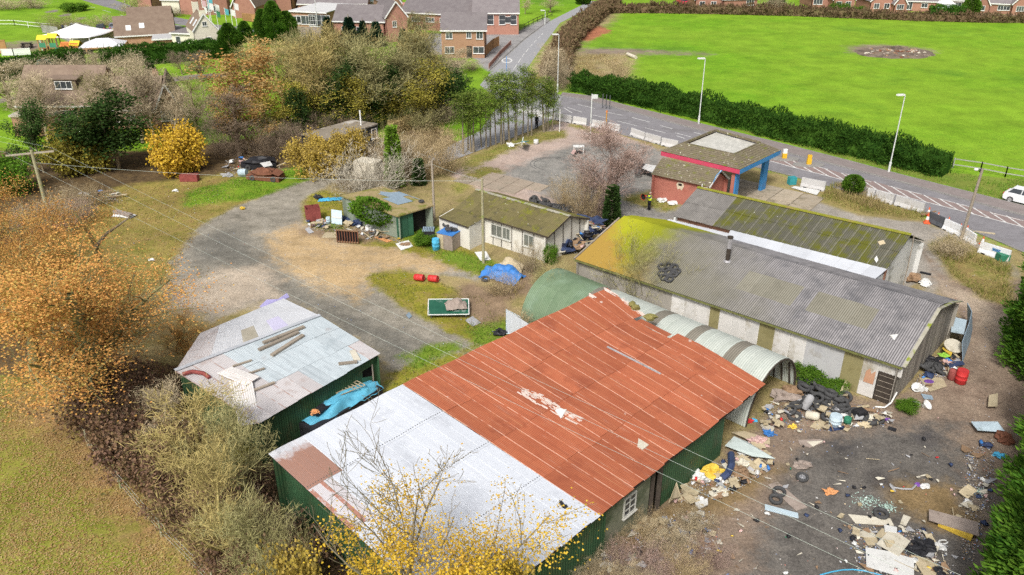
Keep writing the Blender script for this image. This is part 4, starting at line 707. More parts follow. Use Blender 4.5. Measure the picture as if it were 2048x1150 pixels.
# ------------------------------------------------------------------ far buildings
M_bk = mat('brick', [(.31,.15,.11),(.38,.195,.145),(.34,.17,.125)], 1.2, .9, .3, 14, rnd=.12, share=True)
M_bk2 = mat('orange_brick', [(.35,.19,.12),(.42,.25,.16),(.38,.21,.14)], 1.2, .9, .3, 14, rnd=.12, share=True)
M_slate = mat('grey_roof_tiles', [(.15,.13,.135),(.21,.19,.19)], 1, .9, .4, 8, rnd=.15, share=True)
M_brn = mat('brown_roof_tiles', [(.17,.12,.09),(.24,.18,.135)], 1, .9, .4, 8, rnd=.15, share=True)
M_cream = mat('cream_render', [(.66,.62,.5),(.74,.7,.58)], 1, .85, .1)
M_ltg = mat('pale_green_roof', [(.36,.5,.46),(.44,.57,.53)], 1, .7, .1)
M_fence = mat('fence_timber', [(.32,.17,.07),(.42,.24,.11)], 2, .9, .2, rnd=.2)
def house(name, label, p0, p1, depth, h, rise, front='side', wins=(), wm=None, rm=None, chim=(), group=None, cat='house', over=.35, doors=(), gwins=(), sky_=()):
    A, B = xy(p0), xy(p1); d = (B-A).normalized(); n = Vector((d.y, -d.x, 0)); n = n if n.dot(cam.location-A) > 0 else -n
    C, D = B-n*depth, A-n*depth; wm, rm = wm or M_bk, rm or M_slate; c = (A+C)/2
    r = thing(name, xy(c), label, cat, group); up = Vector((0, 0, 1))
    if front == 'side':
        e1, e2 = (B+C)/2, (A+D)/2
        wall(r, A, B, h, h, wm); wall(r, D, C, h, h, wm); wall(r, B, C, h, h, wm, extra=e1+up*(h+rise)); wall(r, A, D, h, h, wm, extra=e2+up*(h+rise))
        R0, R1 = e2-d*over+up*(h+rise+.05), e1+d*over+up*(h+rise+.05); k = over*rise/(depth/2)
        qs = [[R0, R1, B+d*over+n*over+up*(h-k+.05), A-d*over+n*over+up*(h-k+.05)], [R1, R0, D-d*over-n*over+up*(h-k+.05), C+d*over-n*over+up*(h-k+.05)]]
        ed = [(A-d*over+n*over, B+d*over+n*over, h-k-.03, h-k-.03)]
    elif front == 'gable':
        e1, e2 = (A+B)/2, (C+D)/2; w2 = (B-A).length/2; k = over*rise/w2
        wall(r, A, B, h, h, wm, extra=e1+up*(h+rise)); wall(r, D, C, h, h, wm, extra=e2+up*(h+rise)); wall(r, B, C, h, h, wm); wall(r, A, D, h, h, wm)
        R0, R1 = e1+n*over+up*(h+rise+.05), e2-n*over+up*(h+rise+.05)
        qs = [[R0, R1, D-d*over-n*over+up*(h-k+.05), A-d*over+n*over+up*(h-k+.05)], [R1, R0, B+d*over+n*over+up*(h-k+.05), C+d*over-n*over+up*(h-k+.05)]]
        ed = [(A-d*over+n*(over+.03), e1+n*(over+.03), h-k-.02, h+rise-.02), (B+d*over+n*(over+.03), e1+n*(over+.03), h-k-.02, h+rise-.02)]
    else:
        wall(r, A, B, h, h, wm); wall(r, D, C, h, h, wm); wall(r, B, C, h, h, wm); wall(r, A, D, h, h, wm)
        qs = [[A+n*over-d*over+up*(h+.2), B+n*over+d*over+up*(h+.2), C-n*over+d*over+up*(h+.2), D-n*over-d*over+up*(h+.2)]]; ed = [(A-d*over+n*(over+.03), B+d*over+n*(over+.03), h+.05, h+.05)]
    for q in qs:
        if len(q) and (q[1]-q[0]).cross(q[3]-q[0]).z < 0: q = q[::-1]
        mb = MB(); mb.slab(q, .14); ro = mb.build('roof', rm, r)
    for a, b_, z0, z1 in ed: beamp(r, 'fascia', M_wht, a+up*z0, b_+up*z1, .06, .22)
    for w in wins:
        t, z, ww, wh = w[:4]; window(r, lerp(A, B, t)+up*z, d, ww, wh, *(w[4:] or (2, 1)))
    for w in gwins: t, z, ww, wh = w; s_ = (B, C) if cam.location.x < B.x and False else (A, D); window(r, lerp(s_[0], s_[1], t)+up*z, n, ww, wh)
    for t, m_ in doors:
        mb = MB(); p = lerp(A, B, t)+n*.04; mb.box(p+up*1.05, (.95, .08, 2.1), rz=math.atan2(d.y, d.x)); mb.build('door', m_, r)
    for t, v, hh in chim:
        p = lerp(lerp(A, B, t), lerp(D, C, t), v); mb = MB(); mb.box(p+up*(h+rise*.6+hh/2), (.7, .7, hh+rise*.3), rz=math.atan2(d.y, d.x)); o = mb.build('chimney', wm, r)
        mb = MB(); [mb.tube(p+d*s_*.16+up*(h+rise*.75+hh), p+d*s_*.16+up*(h+rise*.75+hh+.35), .1, .09, 8) for s_ in (-1, 1)]; mb.build('chimney_pot', M_bk2, o)
    for t, v in sky_:                       # rooflights on the near slope of a side-ridged roof
        q = qs[0]; P = lambda u_, v_: lerp(lerp(qs[0][0], qs[0][1], u_), lerp(qs[0][3], qs[0][2], u_), v_)
        du = .9/(q[1]-q[0]).length; dv = 1.3/(q[3]-q[0]).length
        pts = [P(t, v)+up*.07, P(t+du, v)+up*.07, P(t+du, v+dv)+up*.07, P(t, v+dv)+up*.07]
        if (pts[1]-pts[0]).cross(pts[3]-pts[0]).z < 0: pts = pts[::-1]
        mb = MB(); mb.slab(pts, .08); o = mb.build('rooflight', M_wht, r)
        cn = sum(pts, Vector((0,0,0)))/4; mb = MB(); mb.slab([lerp(p, cn, .22)+up*.015 for p in pts], .01); mb.build('pane', mat_pale, o)
    return r
mat_pale = mat('pale_glass', [(.55,.6,.66),(.66,.7,.75)], 1, .2, 0)
row2 = lambda ts, z, w=1.2, h=1.2: [(t, z, w, h) for t in ts]
# semi-detached pair and the long hall beside the side road
house('brick_house', 'pair of joined brick houses with white dormers over the upper windows, beside the side road', G(886,116), G(971,116), 7.5, 5.0, 2.3, 'side',
  [(.16, 3.9, 1.2, 1.1), (.62, 4.1, .9, 1.3), (.87, 4.0, 1.2, 1.4), (.16, 1.4, 1.7, 1.2), (.84, 1.4, 2.0, 1.2)], M_bk2, M_slate, doors=((.62, M_drk),), gwins=((.5, 3.6, .8, 1.1),))
house('brick_hall', 'long dark-roofed brick hall with a row of white windows near the side road', G(948,69), G(1036,69), 9, 4.4, 2.4, 'side',
  [(t, 2.9, 1.3, 1.9, 1, 2) for t in (.12, .38, .64, .9)]+[(.77, 2.9, 1.2, 1.3, 1, 1)], M_bk, M_slate, cat='hall')
house('brick_hall', 'long pale-roofed brick wing running left from the brick hall behind bare trees', G(805,58), G(947,66), 10, 3.6, 2.4, 'side', [(t, 2.2, 2, .9, 3, 1) for t in (.2, .4, .6, .8)], M_bk, M_slate, cat='hall')
house('brick_house', 'brick house end with a white downpipe behind the row of dark spruces', G(775,85), G(815,82), 9, 5.0, 2.6, 'gable', [(.4, 3.4, .8, 1.2)], M_bk, M_slate)
house('brick_house', 'low brick block with a dark tiled roof running behind the dark spruces', G(672,82), G(770,84), 8, 4.0, 2.4, 'side', row2((.2, .5, .8), 2.2), M_bk, M_slate)
house('brick_building', 'brown brick gable with one dark doorway high in its wall above the dark tiled roof', G(772,52), G(803,50), 10, 5.0, 2.4, 'gable', [(.5, 4.4, 1.1, 1.6, 1, 1)], mat('brown_brick', [(.26,.16,.1),(.34,.22,.14)], 1.2, .9, .3, 14), M_slate, cat='building')
house('school_building', 'flat-roofed school with white fascia and wide strip windows, behind the conifers', G(585,58), G(655,62), 12, 3.6, 0, 'flat', [(.1, 2, 3, 1.4, 3, 1), (.42, 2, 4.5, 1.8, 4, 1), (.8, 2, 5, 2.4, 5, 2)], M_bk2, mat('pale_flat_roof', [(.5,.5,.5),(.58,.58,.57)], 1, .8, .1), cat='school')
house('school_building', 'school block with a wide grey pitched roof above the flat white fascia', G(600,40), G(735,40), 9, 3.6, 2.2, 'side', (), M_bk, M_slate, cat='school')
house('school_building', 'school block with a pale green metal roof beside the tennis court', G(690,32), G(790,33), 10, 3.4, 2.0, 'side', (), M_cream, M_ltg, cat='school')
house('brick_building', 'brick block with a dark roof and a cream gable beside the pale green roof', G(600,18), G(705,16), 9, 4.2, 2.6, 'side', (), M_bk, M_slate, cat='building')
# the houses along the top left road
house('brick_house', 'large brick house with three white upstairs windows, beyond the road and the cream pub', G(402,31), G(458,29), 9, 5.4, 2.8, 'side', [(.18, 4.2, 1.1, 1.2), (.5, 4.2, .8, 1.1), (.8, 4.2, 1.1, 1.2), (.3, 1.5, 1.4, 1.2), (.55, 1.3, .9, 1.6)], M_bk, M_slate)
house('brick_house', 'blank brick side wing left of the house with three upstairs windows', G(364,28), G(400,31), 9, 5.4, 2.8, 'side', (), M_bk, M_slate)
house('brick_house', 'brick house with a white-edged gable and a long brown roof to its right', G(468,36), G(512,37), 13, 3.0, 4.6, 'gable', (), M_bk, M_brn)
house('brick_house', 'tall brick gable with one small upper window, above the dark conifer clump', G(548,22), G(585,22), 12, 5.2, 3.4, 'gable', [(.35, 5, .8, 1.2), (.7, 5, .7, 1.2)], M_bk, M_brn)
house('white_house', 'white rendered house with a brown roof at the top left road bend', G(328,26), G(362,27), 8, 3.2, 2.6, 'side', (), M_cream, M_brn)
house('brick_house', 'brick gable cut by the top edge, left of the white house', G(279,20), G(306,20), 9, 4.5, 3, 'gable', (), M_bk, M_slate)
# the row of bungalows beyond the bright field
BG = 'bungalows beyond the field hedge'
def bunga(lab, a, b_, dep=9, h=2.6, rise=2.5, fr='gable', wins=((.28, 1.4, 1.3, 1.2), (.72, 1.4, 1.3, 1.2)), rm=M_slate, wm=M_bk): house('brick_bungalow', lab, G(*a), G(*b_), dep, h, rise, fr, wins, wm, rm, group=BG, cat='bungalow', over=.3)
bunga('brick gable bungalow with a small window, leftmost of the row, beside a white wall', (1389,20), (1440,20))
bunga('low tiled bungalow side-on behind the brown hedge, right of the leftmost gable', (1446,18), (1512,16), 8, 2.4, 2.6, 'side', ((.8, 1.3, 2, 1.2, 3, 1),), M_brn)
bunga('brick bungalow with triple dark window strip, left of the bright green bush', (1622,16), (1662,16), wins=((.3, 1.5, 2.2, 1.3, 3, 1),))
bunga('brick gable bungalow behind the bright green bush', (1664,20), (1706,20))
bunga('wide brick gable with two white windows, first right of the bright green bush', (1738,24), (1784,24))
bunga('small brick gable with one bow window, joined to the right of the two-window gable', (1786,26), (1810,26), 7, 2.3, 2.0, wins=((.5, 1.4, 1.7, 1.1, 3, 1),))
bunga('dark roofed bungalow side-on with a pale door between the bow window and the conservatory', (1811,22), (1870,24), 8, 2.5, 2.8, 'side', ((.1, 1.3, 1.2, 1.9, 2, 1), (.6, 1.4, 1.4, 1)))
bunga('brick bungalow side-on behind the white conservatory', (1872,20), (1940,22), 8, 2.5, 2.8, 'side', ((.7, 1.4, 3, 1.0, 4, 1),))
bunga('brown brick gable right of the dark round tree', (1948,28), (1974,28), 7, 2.3, 2.3, wins=((.45, 1.3, 1.7, 1.1),), rm=M_brn)
bunga('brick bungalow with white door and pale canopy, between two gables at the right edge', (1976,27), (2016,29), 8, 2.5, 2.9, 'side', ((.55, 1.4, 1.2, 1.1), (.85, 1.4, 1.4, 1)))
bunga('last brick gable at the right edge of the row', (2020,30), (2062,30), wins=((.4, 1.4, 1.8, 1.2, 3, 1),))
mb = MB(); cvr = thing('conservatory', xy(G(1888,26)), 'small white hipped conservatory on the back of a bungalow', 'conservatory'); p = G(1888,26)
mb.box((p.x, p.y, .4), (3, 3, .8)); mb.build('base_wall', M_wht, cvr); mb = MB(); mb.box((p.x, p.y, 1.5), (2.9, 2.9, 1.4)); mb.build('glazing', mat_pale, cvr)
mb = MB(); mb.lathe([(2.35, 2.2), (.3, 3.2), (.0, 3.25)], 4, Matrix.Translation((p.x, p.y, 0)) @ Matrix.Rotation(pi/4, 4, 'Z')); mb.build('roof', M_wht, cvr)
for s_ in (-1.45, -.5, .5, 1.45): beamp(cvr, 'mullion', M_wht, (p.x+s_, p.y-1.48, .8), (p.x+s_, p.y-1.48, 2.2), .1, .08)
# ------------------------------------------------------------------ the pub with its marquee, terrace and play area
A_, B_ = xy(G(386,61,4.6)), xy(G(435,57,4.6))
pub = house('pub', 'cream rendered pub with a steep gable, brown roof, two rooflights and two chimneys', A_, B_, 6.8, 4.6, 2.7, 'gable', [(.55, 2.6, 1.1, 1.4, 2, 2), (.5, 5.6, .8, .8)], M_cream, M_brn, cat='pub', sky_=((.18, .42), (.58, .42)), over=.15)
dd_ = (B_-A_).normalized(); nn_ = Vector((dd_.y, -dd_.x, 0)); ap = (A_+B_)/2
for t, hh in ((.08, 7.9), (.97, 8.6)):
    p = ap-nn_*6.8*t; mb = MB(); mb.box((p.x, p.y, hh-1.4), (1.0, 1.0, 2.8), rz=.5); o = mb.build('chimney', M_cream, pub); mb = MB(); mb.box((p.x, p.y, hh+.15), (.8, .8, .3), rz=.5); mb.build('chimney_cap', M_bk, o)
beamp(pub, 'stair_rail', M_tim, A_+nn_*.4+Vector((0,0,.6)), lerp(A_, B_, .5)+nn_*.4+Vector((0,0,3.6)), .1, .1)
beamp(pub, 'pipe_run', M_tim, A_+nn_*.2+Vector((0,0,1.0)), B_+nn_*.2+Vector((0,0,1.3)), .1, .1)
house('outbuilding', 'cream flat-roofed block with one dark window left of the cream pub gable', G(350,103), G(394,105), 5, 3.3, 0, 'flat', [(.25, 2.2, 1, 1.2, 1, 1)], M_cream, M_slate, cat='building')
house('brick_wing', 'brown-tiled brick wing of the pub with two white rooflights, its brick gable beside the marquee', G(238,99), G(352,92), 8, 2.6, 2.8, 'side', (), M_bk2, M_brn, cat='building', sky_=((.2, .5), (.42, .42)))
house('brick_wing', 'low brown-tiled roof behind the brick wing, between the parked red car and the cream pub', G(262,72), G(345,68), 8, 2.4, 2.6, 'side', (), M_bk2, M_brn, cat='building')
house('outbuilding', 'flat grey-roofed brick outbuilding in front of the cream pub above the hedge', G(312,104), G(364,101), 5, 2.2, 0, 'flat', (), M_bk, mat('grey_felt', [(.4,.4,.4),(.48,.48,.48)], 1, .8, .1), cat='building')
pv = thing('garden_pavilion', xy(G(212,102)), 'open garden pavilion with a white ribbed hipped roof beside the hedge', 'pavilion')
pc = G(212,113); rz = .25; Mr = Matrix.Translation((pc.x, pc.y, 0)) @ Matrix.Rotation(rz, 4, 'Z') @ Matrix.Diagonal((1, .8, 1, 1))
cs = [Mr @ Vector((sx*3.6, sy*3.6, 2.1)) for sx, sy in ((-1, -1), (1, -1), (1, 1), (-1, 1))]; t0, t1 = Mr @ Vector((-1.0, 0, 3.2)), Mr @ Vector((1.0, 0, 3.2))
M_rib = mat('white_ribbed_roof', [(.66,.66,.67),(.78,.78,.8)], .8, .5, .1)
for a, b_, c_, d_ in ((cs[0], cs[1], t1, t0), (cs[1], cs[2], t1, t1), (cs[2], cs[3], t0, t1), (cs[3], cs[0], t0, t0)):
    P = bil(a, b_, c_, d_); n_ = 7
    for k in range(n_):
        q = [P((k+.04)/n_, 0), P((k+.96)/n_, 0), P((k+.96)/n_, 1), P((k+.04)/n_, 1)]
        if (q[2]-q[3]).length < .02: q = q[:3]
        mb = MB(); mb.slab([v+Vector((0,0,.05)) for v in q], .05); mb.build('roof_panel', M_rib, pv)
    beamp(pv, 'eaves_beam', M_fence, a-Vector((0,0,.1)), b_-Vector((0,0,.1)), .2, .2)
for c_ in cs: beamp(pv, 'post', M_fence, xy(c_), xy(c_, 2.05), .2, .2)
mq = thing('marquee', xy(G(160,82)), 'big white tent-roofed marquee over the pub terrace', 'marquee')
mc = G(163,97); Mm = Matrix.Translation((mc.x, mc.y, 0)) @ Matrix.Rotation(-.15, 4, 'Z')
vsx, fsx = [], []; nU, nV = 14, 10
for j in range(nV+1):
    for i in range(nU+1):
        u, v = i/nU*2-1, j/nV*2-1; zz = 2.7+1.9*(max(0, 1-max(abs(u)*.95, abs(v))))**1.25+.25*(abs(u)*abs(v))**2; vsx.append(Mm @ Vector((u*5.2, v*4.4, zz)))
fsx = [(j*(nU+1)+i, j*(nU+1)+i+1, (j+1)*(nU+1)+i+1, (j+1)*(nU+1)+i) for j in range(nV) for i in range(nU)]
mb = MB(); mb.add(vsx, fsx); cn_ = mb.build('canopy', mat('white_canvas', [(.8,.8,.8),(.82,.82,.82)], 1, .6, 0), mq, True)
md = cn_.modifiers.new('thickness', 'SOLIDIFY'); md.thickness = .05
for sx in (-1, -.33, .33, 1):
    for sy in (-1, 1): a = Mm @ Vector((sx*5, sy*4.2, 0)); mb = MB(); mb.tube(a, a+Vector((0,0,2.8)), .07, n=6); mb.build('pole', M_wht, mq)
mb = MB(); mb.slab([Mm @ Vector((-5, 4.1, 0)), Mm @ Vector((5, 4.1, 0)), Mm @ Vector((5, 4.1, 2.6)), Mm @ Vector((-5, 4.1, 2.6))], .05); mb.build('back_wall', M_cream, mq)
M_fur = mat('dark_furniture', [(.03,.025,.02),(.06,.05,.045)], 3, .8, .1)
tbl = thing('terrace_table', (0, 0, 0), 'dark terrace table with benches under the white marquee', 'table', 'tables under the marquee')
mb = MB(); mb.box((0, 0, .74), (1.6, .8, .06)); mb.build('table_top', M_fur, tbl)
for s_ in (-1, 1):
    mb = MB(); mb.box((0, s_*.75, .45), (1.6, .28, .05)); mb.box((-.6, s_*.75, .21), (.08, .2, .42)); mb.box((.6, s_*.75, .21), (.08, .2, .42)); mb.build('bench', M_fur, tbl)
    mb = MB(); mb.box((s_*.6, 0, .35), (.1, .6, .7)); mb.build('leg', M_fur, tbl)
for k in range(6):
    o = tbl if k == 0 else copy_tree(tbl); p = Mm @ Vector((-3.6+2.0*k, -4.6+(k % 2)*2.2, 0)); place(o, p, rng.uniform(-.3, .3))
pic = copy_tree(tbl); place(pic, G(55,96), .2, 1.2, 'dark picnic table alone on the worn grass beside the white gate'); del pic['group']
# play frame
pf = thing('play_frame', xy(G(122,108)), 'wooden climbing frame with yellow panels, green slide and orange tower', 'play frame'); b0 = G(122,108)
M_ply = mat('yellow_panel', [(.75,.52,.03),(.8,.58,.05)], 2, .5, 0); M_pgr = mat('green_panel', [(.05,.2,.12),(.07,.26,.16)], 2, .5, 0); M_por = mat('orange_panel', [(.55,.18,.05),(.6,.22,.07)], 2, .6, 0)
for dx_, h_, m_ in ((-2.6, 3.4, M_ply), (-.7, 3.7, M_ply), (1.4, 2.2, M_por), (3.1, 2.4, M_ply)):
    for sx in (-.7, .7):
        for sy in (-.7, .7): beamp(pf, 'post', M_fence, (b0.x+dx_+sx, b0.y+sy, 0), (b0.x+dx_+sx, b0.y+sy, h_-.6), .14, .14)
    mb = MB(); mb.box((b0.x+dx_, b0.y, 1.2), (1.6, 1.6, .12)); mb.build('deck', M_fence, pf)
    mb = MB(); mb.slab([(b0.x+dx_-.9, b0.y-.9, h_-.7), (b0.x+dx_+.9, b0.y-.9, h_-.7), (b0.x+dx_+.9, b0.y, h_), (b0.x+dx_-.9, b0.y, h_)], .06); mb.build('roof_panel', m_, pf)
    mb = MB(); mb.slab([(b0.x+dx_-.9, b0.y, h_), (b0.x+dx_+.9, b0.y, h_), (b0.x+dx_+.9, b0.y+.9, h_-.7), (b0.x+dx_-.9, b0.y+.9, h_-.7)], .06); mb.build('roof_panel', m_, pf)
    mb = MB(); mb.box((b0.x+dx_, b0.y-.72, 1.7), (1.4, .08, .8)); mb.build('side_panel', M_pgr if dx_ < 1 else M_por, pf)
mb = MB(); mb.slab([(b0.x-.2, b0.y-.9, 1.25), (b0.x+.4, b0.y-.9, 1.25), (b0.x+.4, b0.y-3.2, .2), (b0.x-.2, b0.y-3.2, .2)], .08); mb.build('slide', M_pgr, pf)
mb = MB(); mb.beam((b0.x+2.2, b0.y-.5, 1.2), (b0.x+3.3, b0.y-.5, 1.3), .6, .1); mb.build('bridge', M_fence, pf)
# ------------------------------------------------------------------ brick house behind the trees on the left
bh = house('brick_house', 'brick house with brown roof and white bay window, half hidden by bare trees', G(50,262), G(205,262), 8.5, 3.6, 3.9, 'side', [(.13, 1.9, 1.0, 1.8, 2, 2), (.62, 1.7, 2.2, 2.0, 3, 2), (.9, 1.8, 1.5, 1.4)], M_bk2, M_brn)
dm = thing('dormer', G(148,262), None, None); bpy.data.objects.remove(dm)
pbh = G(138,262); 
for nm, m_, fn in (('dormer_wall', M_brn, lambda: [(pbh.x-1.6, pbh.y+1.4, 4.6), (pbh.x+1.6, pbh.y+1.4, 4.6), (pbh.x+1.6, pbh.y+1.4, 6.3), (pbh.x-1.6, pbh.y+1.4, 6.3)]), ('dormer_roof', M_brn, lambda: [(pbh.x-1.9, pbh.y+1.2, 6.4), (pbh.x+1.9, pbh.y+1.2, 6.4), (pbh.x+1.9, pbh.y+4.2, 6.6), (pbh.x-1.9, pbh.y+4.2, 6.6)])):
    mb = MB(); mb.slab(fn(), .15); mb.build(nm, m_, bh)
window(bh, (pbh.x, pbh.y+1.38, 5.6), (1, 0, 0), 2.2, 1.0, 3, 1)
mb = MB(); mb.box((G(60,262).x+2, G(60,262).y-1.2, 2.6), (5.5, 2.6, .2)); mb.build('porch_roof', mat('porch_felt', [(.4,.38,.33),(.5,.48,.42)], 1, .9, .1), bh)
mb = MB(); mb.box((G(60,262).x+2, G(60,262).y-1.1, 1.25), (5.2, 2.3, 2.5)); mb.build('porch', M_bk2, bh)
house('brick_house', 'brick gable with a white multi-pane window between ivy trees and bare trees', G(322,262), G(368,258), 9, 3.2, 2.8, 'gable', [(.4, 1.9, 1.5, 1.3, 3, 2)], M_bk2, M_brn, chim=((.1, .6, 1.2),))
house('brick_house', 'brown-roofed brick link between the bay-window house and the multi-pane window gable', G(212,258), G(320,256), 7, 2.8, 3.2, 'side', row2((.2, .5), 1.5), M_bk2, M_brn)
# timber fences, walls and gates far off
def fence_run(name, label, pts, h, m, step=2.2, boards=True, cat='fence', board_w=.0, rails=2):
    P = [G(*p) for p in pts]; r = thing(name, xy(P[0]), label, cat)
    for a, b_ in zip(P, P[1:]):
        L = (b_-a).length; n = max(1, int(L/step))
        for k in range(n+1): q = lerp(a, b_, k/n); beamp(r, 'post', m, q, q+Vector((0,0,h)), .1, .1)
        for k in range(rails):
            z = h*(.35+.55*k/max(1, rails-1)); 
            for i in range(n): beamp(r, 'rail', m, lerp(a, b_, i/n)+Vector((0,0,z)), lerp(a, b_, (i+1)/n)+Vector((0,0,z)), .05, .1)
        if boards:
            for i in range(n): q0, q1 = lerp(a, b_, (i+.03)/n), lerp(a, b_, (i+.97)/n); mb = MB(); mb.slab([q0+Vector((0,0,.1)), q1+Vector((0,0,.1)), q1+Vector((0,0,h*.97)), q0+Vector((0,0,h*.97))], .04); mb.build('panel', m, r)
    return r
M_gal = mat('grey_fence', [(.3,.29,.27),(.4,.39,.37)], 2, .8, .1)
fence_run('timber_fence', 'orange close-boarded garden fence beside the pair of brick houses', [(972,112), (986,98), (998,92)], 1.9, M_fence)
fence_run('timber_fence', 'pale close-boarded fence at the foot of the school wall', [(590,66), (660,70)], 1.4, M_tim)
fence_run('timber_fence', 'orange fence panels below the conifer clump beside the brown-roofed house', [(486,42), (522,46)], 1.8, M_fence)
fence_run('white_rail_fence', 'white rail fence across the green field at the far left', [(-10,52), (30,52), (85,58), (110,60)], 1.3, M_wht, 3, False)
fence_run('white_gate', 'white picket gate panels beside the play frame', [(5,112), (28,112), (62,110)], 1.3, M_wht, 2.5, True, cat='gate')
fence_run('timber_fence', 'tall orange garden gate panels at the far left edge', [(-6,108), (16,108)], 2.6, M_fence, 2)
fence_run('timber_fence', 'pale grey panel fence beside the cars at the pub', [(86,66), (118,72)], 1.8, M_gal)
fence_run('field_fence', 'wire and post fence along the roadside field beyond the conifer hedge', [(1905,336), (1960,344), (2010,354), (2060,362), (2140,378)], 1.2, M_gal, 3.2, False)
fence_run('post_fence', 'dark post and rail fence beside the side road opposite the field', [(1048,58), (1075,44), (1104,32)], 1.1, M_drk, 3, False)
fence_run('timber_fence', 'grey garden fence below the last gables at the right edge of the far row', [(1946,36), (2000,40), (2060,42)], 1.2, M_tim)
fence_run('court_fence', 'tall green mesh fence round the red tennis court', [(700,6), (800,6), (870,8)], 2.6, mat('green_mesh', [(.05,.2,.14)], 1, .7, 0), 6, False, rails=3)
flat([(700,8),(800,4),(880,10),(860,22),(790,24)], .02, 'court', mat('red_court', [(.5,.22,.18),(.56,.27,.23)], .5, .9, .1))
bw = fence_run('garden_wall', 'low brick wall along the pavement beside the orange garden fence', [(978,138), (1000,112), (1022,90)], .9, M_bk, 6, True, cat='wall')
gp = thing('goalpost', xy(G(938,24)), 'white football goal frame on the bright playing field', 'goal'); a, b_ = G(928,22), G(946,22)
for p in (a, b_): beamp(gp, 'upright', M_wht, p, p+Vector((0,0,2.4)), .12, .12)
beamp(gp, 'crossbar', M_wht, a+Vector((-.06,0,2.46)), b_+Vector((.06,0,2.46)), .12, .12)
fg = thing('goalpost', xy(G(960,24)), 'small white folded goal lying right of the tall goal on the playing field', 'goal'); a = G(955,24)
for k in range(3): beamp(fg, 'frame_bar', M_wht, a+Vector((k*1.2,0,.05)), a+Vector((k*1.2+.5,.3,1.0)), .08, .08)
# mast of flags by the pub
M_fl = [mat('flag_'+n_, [c_], 1, .7, 0) for n_, c_ in (('white', (.75,.75,.72)), ('blue', (.06,.12,.35)), ('teal', (.1,.4,.45)), ('green', (.1,.35,.2)), ('pink', (.6,.4,.42)))]
for k, (px, py, h_, cs_) in enumerate(((413,64,6.5,(4,0)), (424,66,7.5,(1,2)), (428,74,8,(2,0)), (438,62,5.5,(0,3)), (455,60,4.5,(2,)), (467,62,4.5,(0,)), (478,78,7,(0,)))):
    p = G(px, py); t = thing('flag_pole', p, 'white flag pole with %s beside the cream pub' % ('pink and white banner, leftmost of the line', 'navy and teal banner', 'teal and white banner, tallest of the line', 'white and green banner', 'small teal pennant', 'small white pennant', 'white cover, rightmost beside the conifer')[k], 'flag pole')
    mb = MB(); mb.tube(p, p+Vector((0,0,h_)), .07, n=6); mb.build('pole', M_wht, t)
    for i, ci in enumerate(cs_): mb = MB(); mb.slab([p+Vector((.1,-.05,h_-1.3*i-.1)), p+Vector((.1,-.05,h_-1.3*i-1.35)), p+Vector((.75,.1,h_-1.3*i-1.6)), p+Vector((.8,.1,h_-1.3*i-.4))], .02); mb.build('banner', M_fl[ci], t)
# ------------------------------------------------------------------ vegetation
M_bark = mat('bark', [(.16,.13,.09),(.25,.21,.15),(.2,.17,.11)], 3, .95, .4, share=True)
M_obark = mat('mossy_bark', [(.15,.15,.06),(.24,.22,.1),(.19,.17,.09)], 3, .95, .4, share=True)
M_twg = {k: mat('twigs_'+k, c, 1, .95, 0, rnd=.18, share=True) for k, c in dict(brown=[(.36,.29,.18),(.47,.39,.26)], olive=[(.25,.23,.095),(.35,.32,.15)], gold=[(.34,.27,.095),(.45,.36,.15)], dark=[(.2,.15,.1),(.28,.21,.15)], pale=[(.42,.38,.3),(.52,.47,.38)], red=[(.33,.23,.19),(.43,.31,.26)], tan=[(.38,.29,.16),(.46,.36,.21)]).items()}
LF = {k: leafmat('leaves_'+k, c) for k, c in dict(
 oak=[(.26,.22,.07),(.46,.26,.08),(.6,.31,.1),(.66,.31,.1),(.62,.4,.12),(.44,.37,.11)], yellow=[(.42,.28,.05),(.64,.42,.04),(.72,.5,.07),(.6,.35,.07)], ygold=[(.4,.3,.06),(.55,.4,.09),(.5,.38,.12)],
 ygreen=[(.18,.17,.03),(.32,.28,.05),(.4,.34,.07)], ivy=[(.025,.055,.015),(.05,.095,.025),(.08,.13,.035)], conifer=[(.025,.075,.012),(.065,.16,.02),(.11,.23,.028),(.16,.29,.035)],
 hedge=[(.025,.07,.012),(.05,.12,.018),(.085,.18,.025)], hedgelight=[(.05,.13,.015),(.1,.2,.02),(.14,.25,.03)], pine=[(.07,.12,.025),(.13,.2,.04),(.2,.27,.05),(.27,.33,.07)], spruce=[(.012,.04,.025),(.025,.065,.035),(.035,.08,.04)],
 blue=[(.12,.2,.17),(.2,.29,.25)], brownhedge=[(.14,.09,.055),(.22,.15,.09),(.2,.17,.08)], bramble=[(.12,.075,.055),(.2,.12,.085),(.27,.17,.1),(.14,.13,.05)], lime=[(.14,.25,.03),(.22,.36,.04)],
 orange=[(.36,.2,.07),(.5,.28,.09),(.44,.3,.13),(.34,.26,.1)], weed=[(.12,.16,.03),(.2,.22,.05),(.3,.25,.1),(.34,.26,.12)], straw=[(.34,.26,.12),(.44,.34,.17),(.3,.26,.1)], grass=[(.09,.2,.02),(.15,.28,.03),(.22,.28,.05)],
 litterleaf=[(.3,.17,.07),(.44,.28,.12),(.52,.4,.2),(.36,.2,.09),(.5,.36,.12)]).items()}
def perp(d):
    a = np.where(np.abs(d[:, 2:3]) < .9, np.array([[0, 0, 1.]]), np.array([[1., 0, 0]])); u = np.cross(d, a); u /= np.linalg.norm(u, axis=1, keepdims=True)+1e-9
    return u, np.cross(d, u)
